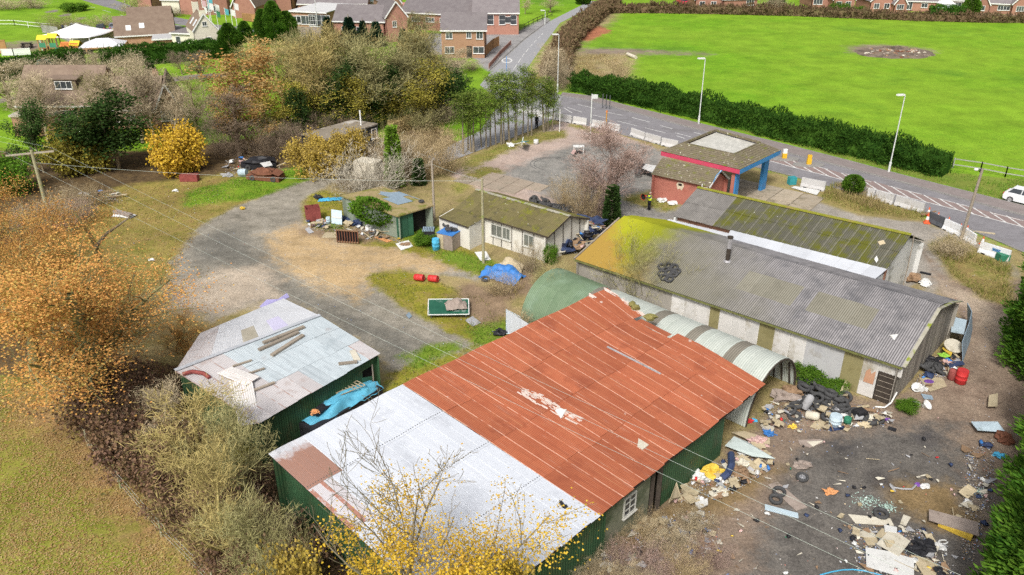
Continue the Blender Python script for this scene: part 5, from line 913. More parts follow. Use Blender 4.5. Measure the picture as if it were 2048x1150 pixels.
def woodmesh(name, segs, m):
    S = np.array([[*a, *b, r, q] for a, b, r, q in segs]); out = []; Fs = []; off = 0
    for n, sel in ((6, S[:, 6] > .05), (3, S[:, 6] <= .05)):
        T = S[sel]
        if not len(T): continue
        p, q = T[:, :3], T[:, 3:6]; d = q-p; d /= np.linalg.norm(d, axis=1, keepdims=True)+1e-9; u, w = perp(d)
        an = 2*np.pi*np.arange(n)/n; ring = u[:, None, :]*np.cos(an)[None, :, None]+w[:, None, :]*np.sin(an)[None, :, None]
        V = np.stack([p[:, None, :]+ring*T[:, 6][:, None, None], q[:, None, :]+ring*T[:, 7][:, None, None]], 1)   # N,2,n,3
        base = off+np.arange(len(T))*2*n; k = np.arange(n); k1 = (k+1) % n
        Fs.append((base[:, None, None]+np.stack([k, k1, n+k1, n+k], -1)[None]).reshape(-1, 4)); out.append(V.reshape(-1, 3)); off += len(T)*2*n
    return npmesh(name, np.concatenate(out), np.concatenate(Fs), m, True)
def cards(name, P, D, L, Wd, m, flat=None):
    P = np.asarray(P); D = np.asarray(D)/(np.linalg.norm(D, axis=1, keepdims=True)+1e-9); N = len(P)
    R = rng.normal(size=(N, 3)) if flat is None else np.cross(D, flat)+rng.normal(size=(N, 3))*.15; w = R-D*np.sum(R*D, 1, keepdims=True); w /= np.linalg.norm(w, axis=1, keepdims=True)+1e-9
    L = np.broadcast_to(L, (N,))[:, None]; Wd = np.broadcast_to(Wd, (N,))[:, None]
    V = np.stack([P, P+D*L*.45+w*Wd*.5, P+D*L, P+D*L*.45-w*Wd*.5], 1).reshape(-1, 3)
    return npmesh(name, V, np.arange(4*N).reshape(N, 4), m)
def rvec(): v = Vector((random.gauss(0, 1), random.gauss(0, 1), random.gauss(0, 1))); return v.normalized()
def branch(segs, tips, p, d, L, r, lev, K, rmin=.008):
    c = K[lev]; ns = c['n']; last = lev == len(K)-1; start = c.get('start', .25); made = 0; r0 = r
    for k in range(ns):
        d = (d+rvec()*c['wob']+Vector((0, 0, c['up']))).normalized(); q = p+d*(L/ns); r1 = max(rmin, r0*(1-(k+1)/ns*c.get('tap', .72)))
        segs.append((tuple(p), tuple(q), r, r1)); f = (k+1)/ns
        if not last and f >= start:
            want = round(c['ch']*(f-start+1/ns)/(1-start+1/ns))
            while made < want:
                made += 1; a = rvec(); a = (a-d*a.dot(d)).normalized(); an = c['ang']*random.uniform(.7, 1.25)
                nd_ = d*cos(an)+a*sin(an); branch(segs, tips, q.lerp(p, random.random()*.9), nd_, L*c['lr']*(1.1-.5*f)*random.uniform(.7, 1.25), r1*c.get('rr', .6), lev+1, K, rmin)
        if lev >= len(K)-2: tips.append((tuple(q), tuple(d)))
        p, r = q, r1
def kdef(*rows): return [dict(zip(('n', 'wob', 'up', 'ch', 'ang', 'lr', 'start', 'rr', 'tap'), r)) for r in rows]
def tree_segs(seed, h, r, K, base=None):
    random.seed(seed); segs, tips = [], []
    branch(segs, tips, Vector(base or (0, 0, -.1)), Vector((random.uniform(-.08, .08), random.uniform(-.08, .08), 1)).normalized(), h, r, 0, K); return segs, tips
K_bare = kdef((6, .1, .1, 13, .75, .5, .28, .55, .8), (4, .16, .1, 7, .7, .5, .2, .6), (3, .2, .06, 5, .7, .5, .1, .65), (2, .25, .03, 0, 0, 0))
K_oak = kdef((5, .12, .06, 12, .95, .62, .25, .6, .7), (5, .2, .05, 8, .8, .5, .2, .6), (4, .25, .03, 5, .8, .45, .1, .6), (2, .3, 0, 0, 0, 0))
K_open = kdef((7, .06, .1, 11, .6, .6, .3, .6, .95), (5, .16, .12, 7, .65, .5, .25, .6), (4, .2, .08, 5, .7, .45, .15, .6), (3, .2, .05, 0, 0, 0))
def shrub_segs(seed, h, nst, spread, K=None):
    random.seed(seed); segs, tips = [], []
    K = K or kdef((5, .24, .08, 7, .6, .45, .15, .7), (3, .28, .08, 4, .7, .5, .1, .7), (2, .3, .05, 0, 0, 0))
    for _ in range(nst):
        a = random.uniform(0, 2*pi); e = random.uniform(.1, 1)*spread
        branch(segs, tips, Vector((cos(a)*e*.25*h, sin(a)*e*.25*h, -.05)), Vector((cos(a)*e, sin(a)*e, 1)).normalized(), h*random.uniform(.65, 1.05), random.uniform(.012, .024)*h/3, 0, K, .004)
    return segs, tips
PRO = {}
def twigs(tips, per, spread, up=.5):
    T = np.array([t[0] for t in tips]); Dd = np.array([t[1] for t in tips]); P = np.repeat(T, per, 0)+rng.normal(size=(len(T)*per, 3))*spread
    D = np.repeat(Dd, per, 0)+rng.normal(size=P.shape)*.7; D[:, 2] += up; return P, D
def extent(*mes):
    z = 0; w = 0
    for me in mes:
        if me is None: continue
        a = np.zeros(len(me.vertices)*3, np.float32); me.vertices.foreach_get('co', a); a = a.reshape(-1, 3); z = max(z, np.percentile(a[:, 2], 99.8)); w = max(w, np.percentile(np.abs(a[:, 0]), 97)*2)
    return float(z), float(w)
def proto(key, parts): PRO[key] = (parts, *extent(*[p[1] for p in parts]))
def tleaf(tips, per, spread, zlo=-1e9, zhi=1e9):
    T = np.array([t[0] for t in tips]); T = T[(T[:, 2] > zlo) & (T[:, 2] < zhi)]; P = np.repeat(T, per, 0)+rng.normal(size=(len(T)*per, 3))*spread
    D = rng.normal(size=P.shape); D[:, 2] -= .3; return P, D
for i in range(4):
    s, t = tree_segs(10+i, 9, .2, K_bare)
    P, D = twigs(t, 3, .25)
    for k in ('brown', 'olive', 'gold', 'dark'): proto(f'bare_{k}{i}', [('trunk', woodmesh('bare_tree', s, M_twg[k])), ('twigs', cards('twigs', P, D, rng.uniform(.3, .8, len(P)), .034, M_twg[k]))])
for i in range(2):
    s, t = tree_segs(30+i, 9, .15, K_bare); w = woodmesh('bare_tree', s, M_twg['red']); P, D = twigs(t, 8, .25); proto(f'bare_red{i}', [('trunk', w), ('twigs', cards('twigs', P, D, rng.uniform(.3, .7, len(P)), .03, M_twg['red']))])
    P, D = tleaf(t, 5, .3); proto(f'orange{i}', [('trunk', woodmesh('tree_wood', s, M_twg['gold'])), ('crown', cards('crown', P, D, .2, .14, LF['orange']))])
    P, D = tleaf(t, 6, .4, 1.2); proto(f'ivytree{i}', [('trunk', woodmesh('tree_wood', s, M_twg['brown'])), ('crown', cards('crown', P, D, .26, .2, LF['ivy']))])
    P, D = tleaf(t, 4, .4); proto(f'sparse{i}', [('trunk', woodmesh('tree_wood', s, M_twg['olive'])), ('crown', cards('crown', P, D, .2, .15, LF['ygreen']))])
for i in range(3):
    for k in ('brown', 'olive', 'tan', 'dark', 'pale', 'red', 'gold'):
        if i and k in ('pale', 'red', 'gold'): continue
        s, t = shrub_segs(50+i, 3.2, 30, .85); P, D = twigs(t, 2, .1, .8); proto(f'shrub_{k}{i}', [('stems', woodmesh('shrub_stems', s, M_twg[k])), ('twigs', cards('twigs', P, D, rng.uniform(.12, .38, len(P)), .014, M_twg[k]))])
    s, t = shrub_segs(60+i, 1.6, 30, 1.1); P, D = tleaf(t, 2, .12); proto(f'bramble{i}', [('stems', woodmesh('bramble_stems', s, M_twg['dark'])), ('leaves', cards('leaves', P, D, .11, .08, LF['bramble']))])
s, t = shrub_segs(70, 3.0, 22, .85); P, D = tleaf(t, 6, .2)
for k in ('yellow', 'ygreen', 'ygold', 'hedgelight'): proto(f'bush_{k}', [('stems', woodmesh('bush_stems', s, M_twg['brown'])), ('leaves', cards('leaves', P, D, .17, .13, LF[k]))])
for i in range(2):                          # the autumn oaks
    s, t = tree_segs(80+i, 9, .34, K_oak); print('oak tips', len(t)); P, D = tleaf(t, 36, .55, 1.2); nk = np.array([noise.noise(tuple(q*.75)) for q in P]); P, D = P[nk > -.17], D[nk > -.17]; proto(f'oak{i}', [('trunk', woodmesh('oak_wood', s, M_obark)), ('crown', cards('crown', P, D, rng.uniform(.06, .11, len(P)), .065, LF['oak']))])
s, t = tree_segs(91, 11, .22, K_open); P, D = tleaf(t, 48, .33, 2.0, 10.6); keep = rng.random(len(P)) < np.clip((9.8-P[:, 2])/2.4, 0, 1)*(np.array([noise.noise(tuple(q*.8)) for q in P]) > -.2); print('yellow', len(t), keep.sum()); proto('yellowtree', [('trunk', woodmesh('tree_wood', s, M_bark)), ('crown', cards('crown', P[keep], D[keep], rng.uniform(.07, .11, int(keep.sum())), .075, LF['yellow']))])
def spray_shell(n, zf, rf, seed, clump=.35, L=(.25, .5), h=1.0):
    z = rng.uniform(0, 1, n)**zf; a = rng.uniform(0, 2*np.pi, n); R = rf(z); q = np.array([noise.noise((cos(x)*2.2, sin(x)*2.2, y*6+seed)) for x, y in zip(a, z)])
    q2 = np.array([noise.noise((cos(x)*6, sin(x)*6, y*16+seed)) for x, y in zip(a, z)])
    R = R*(1+clump*q+.22*q2)*rng.uniform(.72, 1.02, n); P = np.stack([R*np.cos(a), R*np.sin(a), z*h], 1)
    D = np.stack([np.cos(a), np.sin(a), rng.uniform(.1, 1.1, n)], 1)+rng.normal(size=(n, 3))*.35; return P, D
for i in range(2):
    P, D = spray_shell(60000, .85, lambda z: 2.2*np.sqrt(np.clip(1-(z*.98)**2.2, 0, 1))*(.75+.25*np.sin(z*3)), 3+i*9, .4, h=9.0); D[:, 2] += .3
    tr = woodmesh('conifer_trunk', [((0, 0, -.1), (0, 0, 8), .22, .05)], M_bark); proto(f'cypress{i}', [('trunk', tr), ('crown', cards('crown', P, D, rng.uniform(.12, .3, len(P)), .075, LF['conifer']))])
P, D = spray_shell(5000, .8, lambda z: 1.5*(1-z)*(.8+.2*np.sin(z*40))+.08, 5, .25, h=7.0); D[:, 2] -= .4
for k in ('spruce', 'blue'): proto(k, [('trunk', tr), ('crown', cards('crown', P, D, .5, .22, LF[k]))])
P, D = spray_shell(7000, 1, lambda z: 1.0*np.sqrt(np.clip(1-(2*z-1)**2, .02, 1)), 8, .12, h=2.0)
proto('ball', [('stems', woodmesh('ball_stem', [((0, 0, -.1), (0, 0, 1.2), .08, .05)], M_bark)), ('leaves', cards('leaves', P, D, .14, .1, LF['hedgelight']))])
for k, n_ in (('ivy', 3500), ('lime', 3500)):
    P, D = spray_shell(n_, 1, lambda z: .5*(1.1-z*.55), 11, .5, h=4.0); proto('column_'+k, [('trunk', woodmesh('column_stem', [((0, 0, -.1), (0, 0, 3.6), .15, .08)], M_bark)), ('leaves', cards('leaves', P, D, .2, .15, LF[k]))])
for i in range(3):                          # tall thin pines with tufts high up
    random.seed(120+i); sg = []; tp = []; h = 9.0; p = Vector((0, 0, -.1)); d = Vector((random.uniform(-.03, .03), random.uniform(-.03, .03), 1))
    for k in range(8):
        q = p+(d+rvec()*.03)*(h/8); sg.append((tuple(p), tuple(q), .13*(1-k/9), .13*(1-(k+1)/9)))
        if k >= 2:
            for _ in range(3 if k < 4 else 6):
                if k < 4 and random.random() < .3: continue
                a = random.uniform(0, 2*pi); L = random.uniform(.5, 1.5)*(1.15-.5*k/8); e = q+Vector((cos(a)*L, sin(a)*L, random.uniform(-.1, .5))); sg.append((tuple(q), tuple(e), .03, .012))
                for f in (.4, .6, .8, 1): tp.append((tuple(q.lerp(e, f)), (0, 0, 1)))
        p = q
    P, D = tleaf(tp, 20, .27); proto(f'pine{i}', [('trunk', woodmesh('pine_trunk', sg, M_bark)), ('crown', cards('crown', P, D, .24, .07, LF['pine']))])
def solve_h(B, pt):                         # height of a thing standing on B whose top shows at photo row pt
    d = B.y; k = (575-pt)/CF; # (z-CH) cosT + d sinT = k (d cosT - (z-CH) sinT)
    zz = (k*d*cos(CT)-d*sin(CT))/(cos(CT)+k*sin(CT)); return zz+CH
NAMES = dict(bare='bare_tree', shrub='bare_shrub', oak='oak_tree', orange='autumn_tree', ivytree='ivy_tree', sparse='bare_tree', bush='bush', bramble='bramble_bush', cypress='cypress_tree', spruce='spruce_tree', blue='blue_spruce', ball='round_bush', column='ivy_column', pine='pine_tree', yellowtree='yellow_tree')
def plant(key, bx, by, ty, w, label, group=None, h=None):
    parts, ph, pw = PRO[key]; B = G(bx, by) if by is not None else Vector(bx); B.z = 0; H = h or max(.4, solve_h(B, ty)); Wm = w*(math.hypot(B.y, CH-H/2))/CF
    base = key.rstrip('0123456789').split('_')[0]; nm = NAMES[base]; cat = 'tree' if 'tree' in nm or 'spruce' in nm else 'shrub'
    r = thing(nm, B, label, cat, group); r.rotation_euler = (0, 0, rng.uniform(0, 6.28)); sx = Wm/pw; r.scale = (sx, sx, H/ph)
    for n_, me_ in parts: link(bpy.data.objects.new(n_, me_), r)
    if base == 'yellowtree':                # heavier side of the crown towards the red roof
        a = np.zeros(len(parts[1][1].vertices)*3, np.float32); parts[1][1].vertices.foreach_get('co', a); a = a.reshape(-1, 3).mean(0); r.rotation_euler[2] = -math.atan2(a[1], a[0])
    return r
TH = 'bare trees of the tree belt'; GD = 'bare trees round the brick house'
VEG = [
 ('oak0',235,815,440,410,'large orange-brown oak leaning over the pale tin shed'), ('oak1',70,730,425,340,'orange oak at the edge of the leaf-strewn lawn'), ('oak0',-15,610,345,240,'orange oak cut by the left edge below the wooden pole'),
 ('oak1',372,735,640,120,'small orange oak beside the end of the pale tin shed'),
 ('yellowtree',(-4.7,22.3,0),None,865,540,'tall half-bare tree with yellow leaves in front of the white roof'),
 ('bush_ygold',600,1310,1125,150,'low golden bush at the bottom edge left of the half-bare tree'), ('bush_ygold',985,1310,1105,180,'golden bush at the bottom edge right of the half-bare tree'),
 ('bush_yellow',365,345,252,118,'bright yellow bush beside the dark ivy tree'), ('bush_ygreen',172,345,246,130,'dull yellow-green bush left of the dark ivy tree'),
 ('ivytree0',238,335,178,150,'big dark ivy-clad tree between the yellow bushes'), ('ivytree1',88,345,205,75,'narrow ivy-clad tree beside the wooden pole'), ('bush_hedgelight',22,385,305,100,'green bush at the left edge behind the wooden pole'),
 ('bare_brown1',100,285,145,110,'bare tree in front of the white bay window',GD), ('bare_brown2',215,290,135,120,'bare tree before the dormer of the brick house',GD), ('bare_brown0',60,280,145,120,'bare tree in front of the porch of the brick house',GD), ('bare_brown3',285,285,130,140,'bare tree in front of the brown-roofed link',GD),
 ('bare_brown0',352,290,170,90,'bare tree beside the brick gable',GD), ('bare_olive1',395,265,150,110,'bare tree right of the brick gable',GD), ('bare_brown2',170,230,105,130,'bare tree behind the dormer roof',GD), ('bare_brown0',255,225,108,120,'bare tree behind the brown-roofed link',GD), ('bare_brown1',20,215,120,120,'bare tree at the left edge behind the brick house',GD),
 ('orange0',540,265,78,160,'tall orange-leaved tree at the left of the tree belt'), ('orange1',500,300,165,110,'shorter rusty-leaved tree before the tall orange one'),
 ('bare_dark1',480,310,175,140,'dark brown thicket tree above the wrecked car'), ('shrub_dark0',450,312,225,110,'dark brown thicket right of the yellow bush'), ('shrub_dark1',540,315,240,120,'dark thicket above the scrap heap'), ('shrub_dark2',590,300,240,100,'dark thicket left of the dark cabin'),
 ('bare_gold0',600,255,62,150,'golden bare tree standing tallest left of the spruces',TH), ('bare_gold1',655,262,78,140,'golden bare tree below the leftmost spruce',TH), ('bare_olive2',705,262,84,140,'olive bare tree below the middle spruces',TH), ('bare_olive3',765,255,62,150,'olive bare tree before the brown brick gable',TH),
 ('bare_olive0',835,238,55,150,'olive bare tree left of the pair of brick houses',TH), ('bare_brown3',890,225,120,110,'bare tree below the pair of brick houses',TH), ('bare_olive1',800,245,95,140,'bare tree in the middle of the tree belt',TH), ('bare_gold2',570,225,72,130,'golden bare tree behind the tall orange tree',TH), ('bare_gold3',630,205,85,120,'golden bare tree behind the belt near the school',TH), ('bare_olive2',690,215,95,120,'bare tree under the dark spruces',TH), ('bare_dark3',860,240,120,110,'dark bare tree at the right end of the belt',TH),
 ('ivytree0',735,258,135,90,'ivy-clad tree in the tree belt behind the dark cabin'), ('ivytree1',850,240,140,80,'ivy-clad tree at the right of the tree belt'), ('ivytree0',910,235,150,70,'dark ivy-clad tree beside the pine row'), ('ivytree1',790,235,105,70,'ivy-clad tree left of the pair of brick houses'), ('ivytree1',660,262,170,60,'ivy-clad trunk left of the dark cabin'),
 ('sparse0',780,258,165,110,'tree with thin yellow-green leaves behind the dark cabin'), ('sparse1',620,268,150,110,'tree with thin yellow-green leaves left of the dark cabin'), ('sparse0',560,290,190,90,'low yellow-green tree before the golden bare trees'),
 ('shrub_olive0',830,258,195,110,'olive thicket right of the dark cabin'), ('shrub_brown1',880,245,190,100,'brown thicket at the head of the tan bracken'), ('shrub_dark0',700,262,215,100,'dark thicket behind the dark cabin roof'), ('shrub_dark2',640,275,215,90,'dark thicket at the left end of the dark cabin'),
 ('bush_ygold',645,352,268,105,'golden-leaved bush on the bend of the track'), ('bush_ygold',700,335,258,80,'golden-leaved bush in front of the dark cabin'), ('shrub_pale0',735,392,285,200,'pale grey leafless bush behind the ivy shed'),
 ('column_lime',790,372,252,34,'bright green ivy column behind the ivy shed'), ('column_ivy',838,368,318,26,'dark ivy stump right of the bright ivy column'), ('shrub_tan0',850,352,248,120,'tan twiggy bush behind the white bungalow'), ('shrub_tan1',895,345,255,90,'tan twiggy bush at the edge of the concrete pads'), ('shrub_brown2',815,345,262,80,'brown twiggy bush beside the ivy column'), ('shrub_tan2',780,330,255,90,'tan twiggy bush in front of the brown hedge'),
 ('bare_red0',1225,440,250,150,'pinkish bare tree behind the mossed end of the long shed'), ('column_ivy',1222,450,372,34,'ivy-wrapped trunk against the mossed end of the long shed'), ('shrub_tan0',1165,440,335,80,'tan bush left of the ivy-wrapped trunk'), ('shrub_red0',1195,435,330,80,'pinkish bush under the bare tree'), ('shrub_tan1',1130,415,350,80,'tan bush above the row of dumped tyres'),
 ('shrub_olive1',1280,610,462,190,'olive leafless bush growing up against the long shed'), ('shrub_olive2',1375,615,515,110,'smaller olive leafless bush against the long shed wall'), ('shrub_olive0',1105,610,515,95,'thin leafless bush over the green tunnel end'), ('shrub_olive0',1190,570,500,80,'olive twigs between the tunnel shed and the mossed roof'), ('shrub_brown0',1500,690,620,60,'brown leafless weed against the pale wall panel'),
 ('shrub_brown1',1060,545,480,70,'brown twigs beside the bungalow corner'), ('bush_hedgelight',1100,525,488,34,'dark green bush at the bungalow corner'), ('shrub_tan2',1000,590,545,70,'tan weeds beside the blue tarpaulin'), 
 ('ball',1704,386,350,38,'clipped round green bush beside the concrete barriers'), ('shrub_brown0',1895,508,462,100,'brown weedy bush at the foot of the lamp pole'),
 ('blue',95,158,115,45,'blue-grey spruce in front of the left hedge'), ('bare_dark0',365,150,100,45,'small bare tree on the lawn behind the garden path'), ('bare_dark1',405,163,102,66,'bare tree standing on the garden path edge'), ('shrub_brown2',190,140,100,80,'grey-brown bush in front of the gap in the hedge'), ('shrub_brown0',150,150,118,90,'brown bush under the left hedge'), ('shrub_brown1',260,150,112,100,'brown bush before the right hedge'), ('column_ivy',304,158,122,22,'topped ivy stump on the lawn'),
 ('cypress0',464,114,46,42,'big dense cypress beside the cream pub'), ('cypress1',492,84,42,28,'thin cypress right of the big dense one'), ('cypress0',530,88,18,34,'dark cypress at the left of the conifer clump'), ('cypress1',552,88,2,42,'tallest cypress of the conifer clump'), ('cypress0',578,86,22,36,'dark cypress at the right of the conifer clump'),
 ('spruce',658,88,28,28,'small spruce before the flat-roofed school'), ('spruce',701,92,28,36,'biggest spruce of the row before the dark roof'), ('spruce',728,90,36,24,'narrow spruce of the row before the dark roof'), ('spruce',754,92,38,30,'spruce at the right of the row beside the brick gable'), ('spruce',808,110,52,26,'lone spruce half hidden in bare trees'), ('spruce',838,112,44,26,'lone spruce left of the pair of brick houses'),
 ('shrub_olive0',545,130,80,100,'olive thicket below the conifer clump'), ('shrub_olive1',600,125,70,90,'olive thicket below the flat-roofed school'), ('shrub_olive2',500,140,95,80,'olive thicket right of the big dense cypress'), ('bare_gold0',640,130,65,80,'golden bare tree below the school car park'),
 ('bare_olive0',262,50,-4,80,'yellowish bare tree at the road bend above the parked cars'), ('shrub_olive0',110,62,28,90,'grey-olive bush behind the marquee'), ('shrub_olive1',160,62,32,80,'grey-olive bush behind the white car'), ('shrub_brown1',215,52,28,60,'bush behind the dark and grey parked cars'), ('shrub_brown0',15,18,-10,90,'brown thicket in the top left corner'), ('shrub_brown2',70,16,-8,60,'brown thicket beside the path at the top left'), ('bush_hedgelight',150,22,4,50,'green bush between the path and the road'), ('shrub_dark1',345,32,14,60,'dark hedge bush at the road bend'),
 ('cypress1',1166,8,-20,26,'dark tree at the top end of the side road'), ('ball',1938,36,-6,30,'dark round tree between the bungalow gables'), ('bush_hedgelight',1676,30,4,44,'bright green bush hiding a bungalow corner'), ('bush_hedgelight',1714,30,12,32,'smaller green bush right of the bright one'), ('bush_yellow',1730,18,-4,12,'little yellow bush beside the two-window gable'), ('shrub_brown0',1545,24,-8,70,'brown trees behind the brown hedge'), ('cypress0',1552,14,-14,30,'dark evergreen behind the brown hedge'),
 ('bare_brown0',1050,28,-2,30,'thin bare tree beside the playing field'), ('bare_brown1',1100,24,-6,36,'thin bare tree at the road end of the playing field'), ('bare_olive2',815,60,18,50,'thin bare tree before the pale-roofed wing'), ('bare_olive3',850,70,22,60,'bare tree between the two brick wings'),
 ('bare_brown2',1090,178,92,70,'bare tree behind the right end of the pine row'), ('shrub_brown0',1110,175,120,60,'brown thicket beside the side road junction'), ('shrub_brown1',1118,180,108,60,'brown thicket left of the conifer hedge'), ('shrub_tan1',1122,128,98,50,'reddish thicket on the inside of the road bend'), ('shrub_tan2',1108,158,122,50,'tan thicket at the road edge'), ('shrub_tan0',1240,165,104,60,'dead brown bracken mound at the field corner'), ('shrub_tan1',1232,182,140,60,'tan bracken below the dead mound'), ('sparse1',1066,200,150,40,'yellow-green tree among the pines'),
]
VEG += [('bare_olive0',610,242,42,130,'tall olive bare tree rising left of the spruces',TH), ('bare_gold1',680,246,50,125,'tall golden bare tree rising before the spruces',TH), ('bare_olive3',742,242,46,135,'tall olive bare tree rising right of the spruces',TH), ('bare_olive2',802,236,40,135,'tall olive bare tree before the long brick wing',TH), ('bare_gold0',862,226,46,110,'tall golden bare tree left of the paired brick houses',TH), ('bare_brown1',312,286,138,105,'bare tree before the brown-roofed link and gable',GD), ('bare_olive0',242,286,132,110,'olive bare tree before the long brown roof',GD), ('ivytree0',700,258,112,85,'ivy-clad tree below the middle spruces'), ('ivytree1',770,252,125,75,'ivy-clad tree in the heart of the tree belt'), ('ivytree1',595,278,170,65,'ivy-clad trunk below the golden bare trees'), ('ivytree0',885,238,135,80,'ivy-clad tree below the pair of brick houses'), ('sparse1',725,262,140,100,'thin olive-leaved tree in the tree belt'), ('sparse0',840,250,120,110,'thin olive-leaved tree at the right of the tree belt'), ('shrub_brown0',900,136,112,60,'brown shrub in front of the pair of brick houses'), ('shrub_brown1',942,140,118,50,'brown shrub beside the orange fence'), ('shrub_olive0',862,132,104,60,'olive shrub left of the pair of brick houses'), ('bare_brown1',915,150,95,60,'bare tree in front of the pair of brick houses'), ('bush_hedgelight',1625,760,735,80,'green weeds behind the tyre heap against the white panel'), ('bush_hedgelight',1668,778,758,60,'green weeds behind the tyre heap against the grey panel'), ('bush_hedgelight',1812,818,798,50,'green weeds at the gable corner of the long shed'), ('bush_hedgelight',845,488,462,50,'green weeds at the ivy shed door'), ('shrub_tan0',1045,655,615,60,'dry weeds before the white screen')]
for k, x, y, t, w, l, *g in VEG: plant(k, x, y, t, w, l, *g)
for i, (x, y, t) in enumerate(((926,308,182),(936,301,190),(942,304,185),(947,304,178),(963,295,175),(972,298,185),(981,292,150),(992,290,148),(1003,288,140),(1008,287,160),(1019,283,142),(1030,280,146),(1033,280,165),(1045,273,128),(1056,272,150),(1063,271,140),(1088,264,152),(1091,262,165),(1096,261,160),(1104,260,172))):
    plant(f'pine{i%3}', x, y, t, 48 if i in (0, 3, 8, 10, 16) else 32, 'thin bare-trunked roadside pine, '+('leftmost of the row','second from the left','third from the left','fourth from the left','fifth from the left','sixth from the left','seventh from the left','eighth from the left','ninth from the left','tenth from the left','tenth from the right','ninth from the right','eighth from the right','seventh from the right','sixth from the right','fifth from the right','fourth from the right','third from the right','second from the right','rightmost of the row')[i], 'pines in the roadside row')
# thicket and brambles by the lower left fence and below the right corner of the red roof
THK = [('bare_olive0',490,1050,830,200,'olive leafless tree in front of the tin shed wall'), ('bare_gold1',415,985,775,190,'olive leafless tree left of the tin shed corner'), ('bare_gold3',465,1150,910,200,'golden-olive leafless tree in the middle of the thicket'), ('bare_brown3',345,910,780,150,'leafless tree below the orange oaks'), ('bare_olive2',545,1190,985,150,'leafless tree at the rusted roof edge'), ('shrub_olive1',570,1240,1050,160,'olive thicket at the bottom edge'), ('shrub_brown0',545,1140,1000,110,'brown thicket under the rusted roof edge'), ('sparse0',480,985,860,80,'thin sapling before the green tin wall')]
THK_ = [('shrub_olive0',430,1010,770,260,'olive thicket in front of the tin shed wall'), ('shrub_olive1',330,950,765,230,'olive thicket left of the tin shed corner'), ('shrub_olive2',520,1090,850,230,'olive thicket under the rusted roof corner'), ('shrub_pale0',400,1090,880,240,'pale thicket in the middle of the brambles'), ('shrub_olive1',480,1210,960,280,'olive thicket at the bottom edge'), ('shrub_brown0',600,1260,1000,250,'brown thicket below the white roof edge'), ('shrub_olive2',270,880,750,160,'olive thicket below the orange oaks'), ('shrub_olive0',570,985,830,120,'leafless bush between the two sheds'), ('sparse0',470,985,840,90,'thin sapling before the green tin wall')]
for a in THK: plant(*a)
for i in range(34):
    t = i/33; x = lerp(195, 535, t)+rng.uniform(-5, 75); y = lerp(830, 1190, t)+rng.uniform(-30, 25); plant(f'bramble{i%3}', x, y, y-rng.uniform(60, 110), rng.uniform(90, 150), 'low reddish-brown bramble along the wire fence', 'brambles along the wire fence')
for i, (x, y) in enumerate(((1180,1150),(1215,1090),(1240,1130),(1265,1180),(1290,1080),(1310,1130),(1350,1100),(1370,1150),(1420,1130),(1160,1200),(1225,1200),(1300,1190),(1390,1060))): plant(f'shrub_{("brown","tan","red")[i%3]}0', x, y, y-rng.uniform(30, 60), rng.uniform(60, 110), 'brown bramble in the rubbish below the red roof corner', 'brambles below the red roof corner')
for i in range(12): x = rng.uniform(20, 190); y_ = 470-.2*x+rng.uniform(-30, 25); plant(f'shrub_{("brown","tan","red")[i%3]}0', x, y_, y_-rng.uniform(35, 60), rng.uniform(60, 100), 'brown bramble mound round the foot of the wooden pole', 'brambles round the wooden pole')
for i, (x, y, t, w) in enumerate(((2108,745,440,205),(2195,935,655,270),(2185,1115,775,320),(2125,1295,915,320),(2200,650,420,200))): plant(f'cypress{i%2}', x, y, t, w, ('dark conifer cut by the right edge beside the barrier', 'bright green conifer right of the red drum', 'bright green conifer beside the long plank on the yard', 'bright green conifer in the bottom right corner', 'dark conifer behind the right edge')[i])
# clipped and wild hedges
def hedge(name, label, px, h, wd, lf, dens=70, L=.3, ragged=.18, core=True):
    P = [G(*p) for p in px]; r = thing(name, xy(P[0]), label, 'hedge'); o = worigin(r); pos = []; dr = []; mb = MB()
    for a, b_ in zip(P, P[1:]):
        d = b_-a; Ln = d.length; d.normalize(); n = Vector((d.y, -d.x, 0)); N = int(Ln*(2*h+wd)*dens)
        s_ = rng.uniform(-.01, 1.01, N); f = rng.uniform(0, 2*h+wd, N)
        for u, v in zip(s_, f):
            c = lerp(a, b_, u); vh = 1+.22*noise.noise((c.x*.13, c.y*.13, 5))+.1*noise.noise((c.x*.6, c.y*.6, 2)); q = noise.noise((c.x*.5, c.y*.5, v*1.2))*ragged*3+rng.uniform(-1, 1)*ragged; 
            if v < h: p = c+n*(wd/2+q)+Vector((0, 0, v)); dd = n
            elif v < h+wd: p = c+n*(wd/2-(v-h))+Vector((0, 0, h+q)); dd = Vector((0, 0, 1))
            else: p = c-n*(wd/2+q)+Vector((0, 0, v-h-wd)); dd = -n
            p.z *= vh; pos.append(p-o); dr.append(dd)
        if core: mb.beam(xy(a, h*.45), xy(b_, h*.45), wd*.8, h*.88)
    D = np.array(dr)+rng.normal(size=(len(dr), 3))*.5+np.array([0, 0, .35]); link(bpy.data.objects.new('foliage', cards('foliage', np.array(pos)-.3*L*D, D, rng.uniform(.6, 1.4, len(pos))*L, L*.42, lf)), r)
    if core: mb.build('inner_stems', lf, r)
    return r
hedge('conifer_hedge', 'long dark green conifer hedge between the road and the bright field', [(1150,180),(1270,205),(1400,235),(1560,272),(1720,310),(1890,350)], 2.5, 2.4, LF['hedge'], 95, .36, .36)
hedge('garden_hedge', 'clipped green hedge along the left edge in front of the play frame', [(-30,165),(80,146),(168,132)], 3.0, 2.4, LF['hedge'], 50, .4)
hedge('garden_hedge', 'clipped green hedge in front of the pub buildings', [(205,136),(315,126),(380,120),(440,114)], 3.0, 2.4, LF['hedge'], 50, .4)
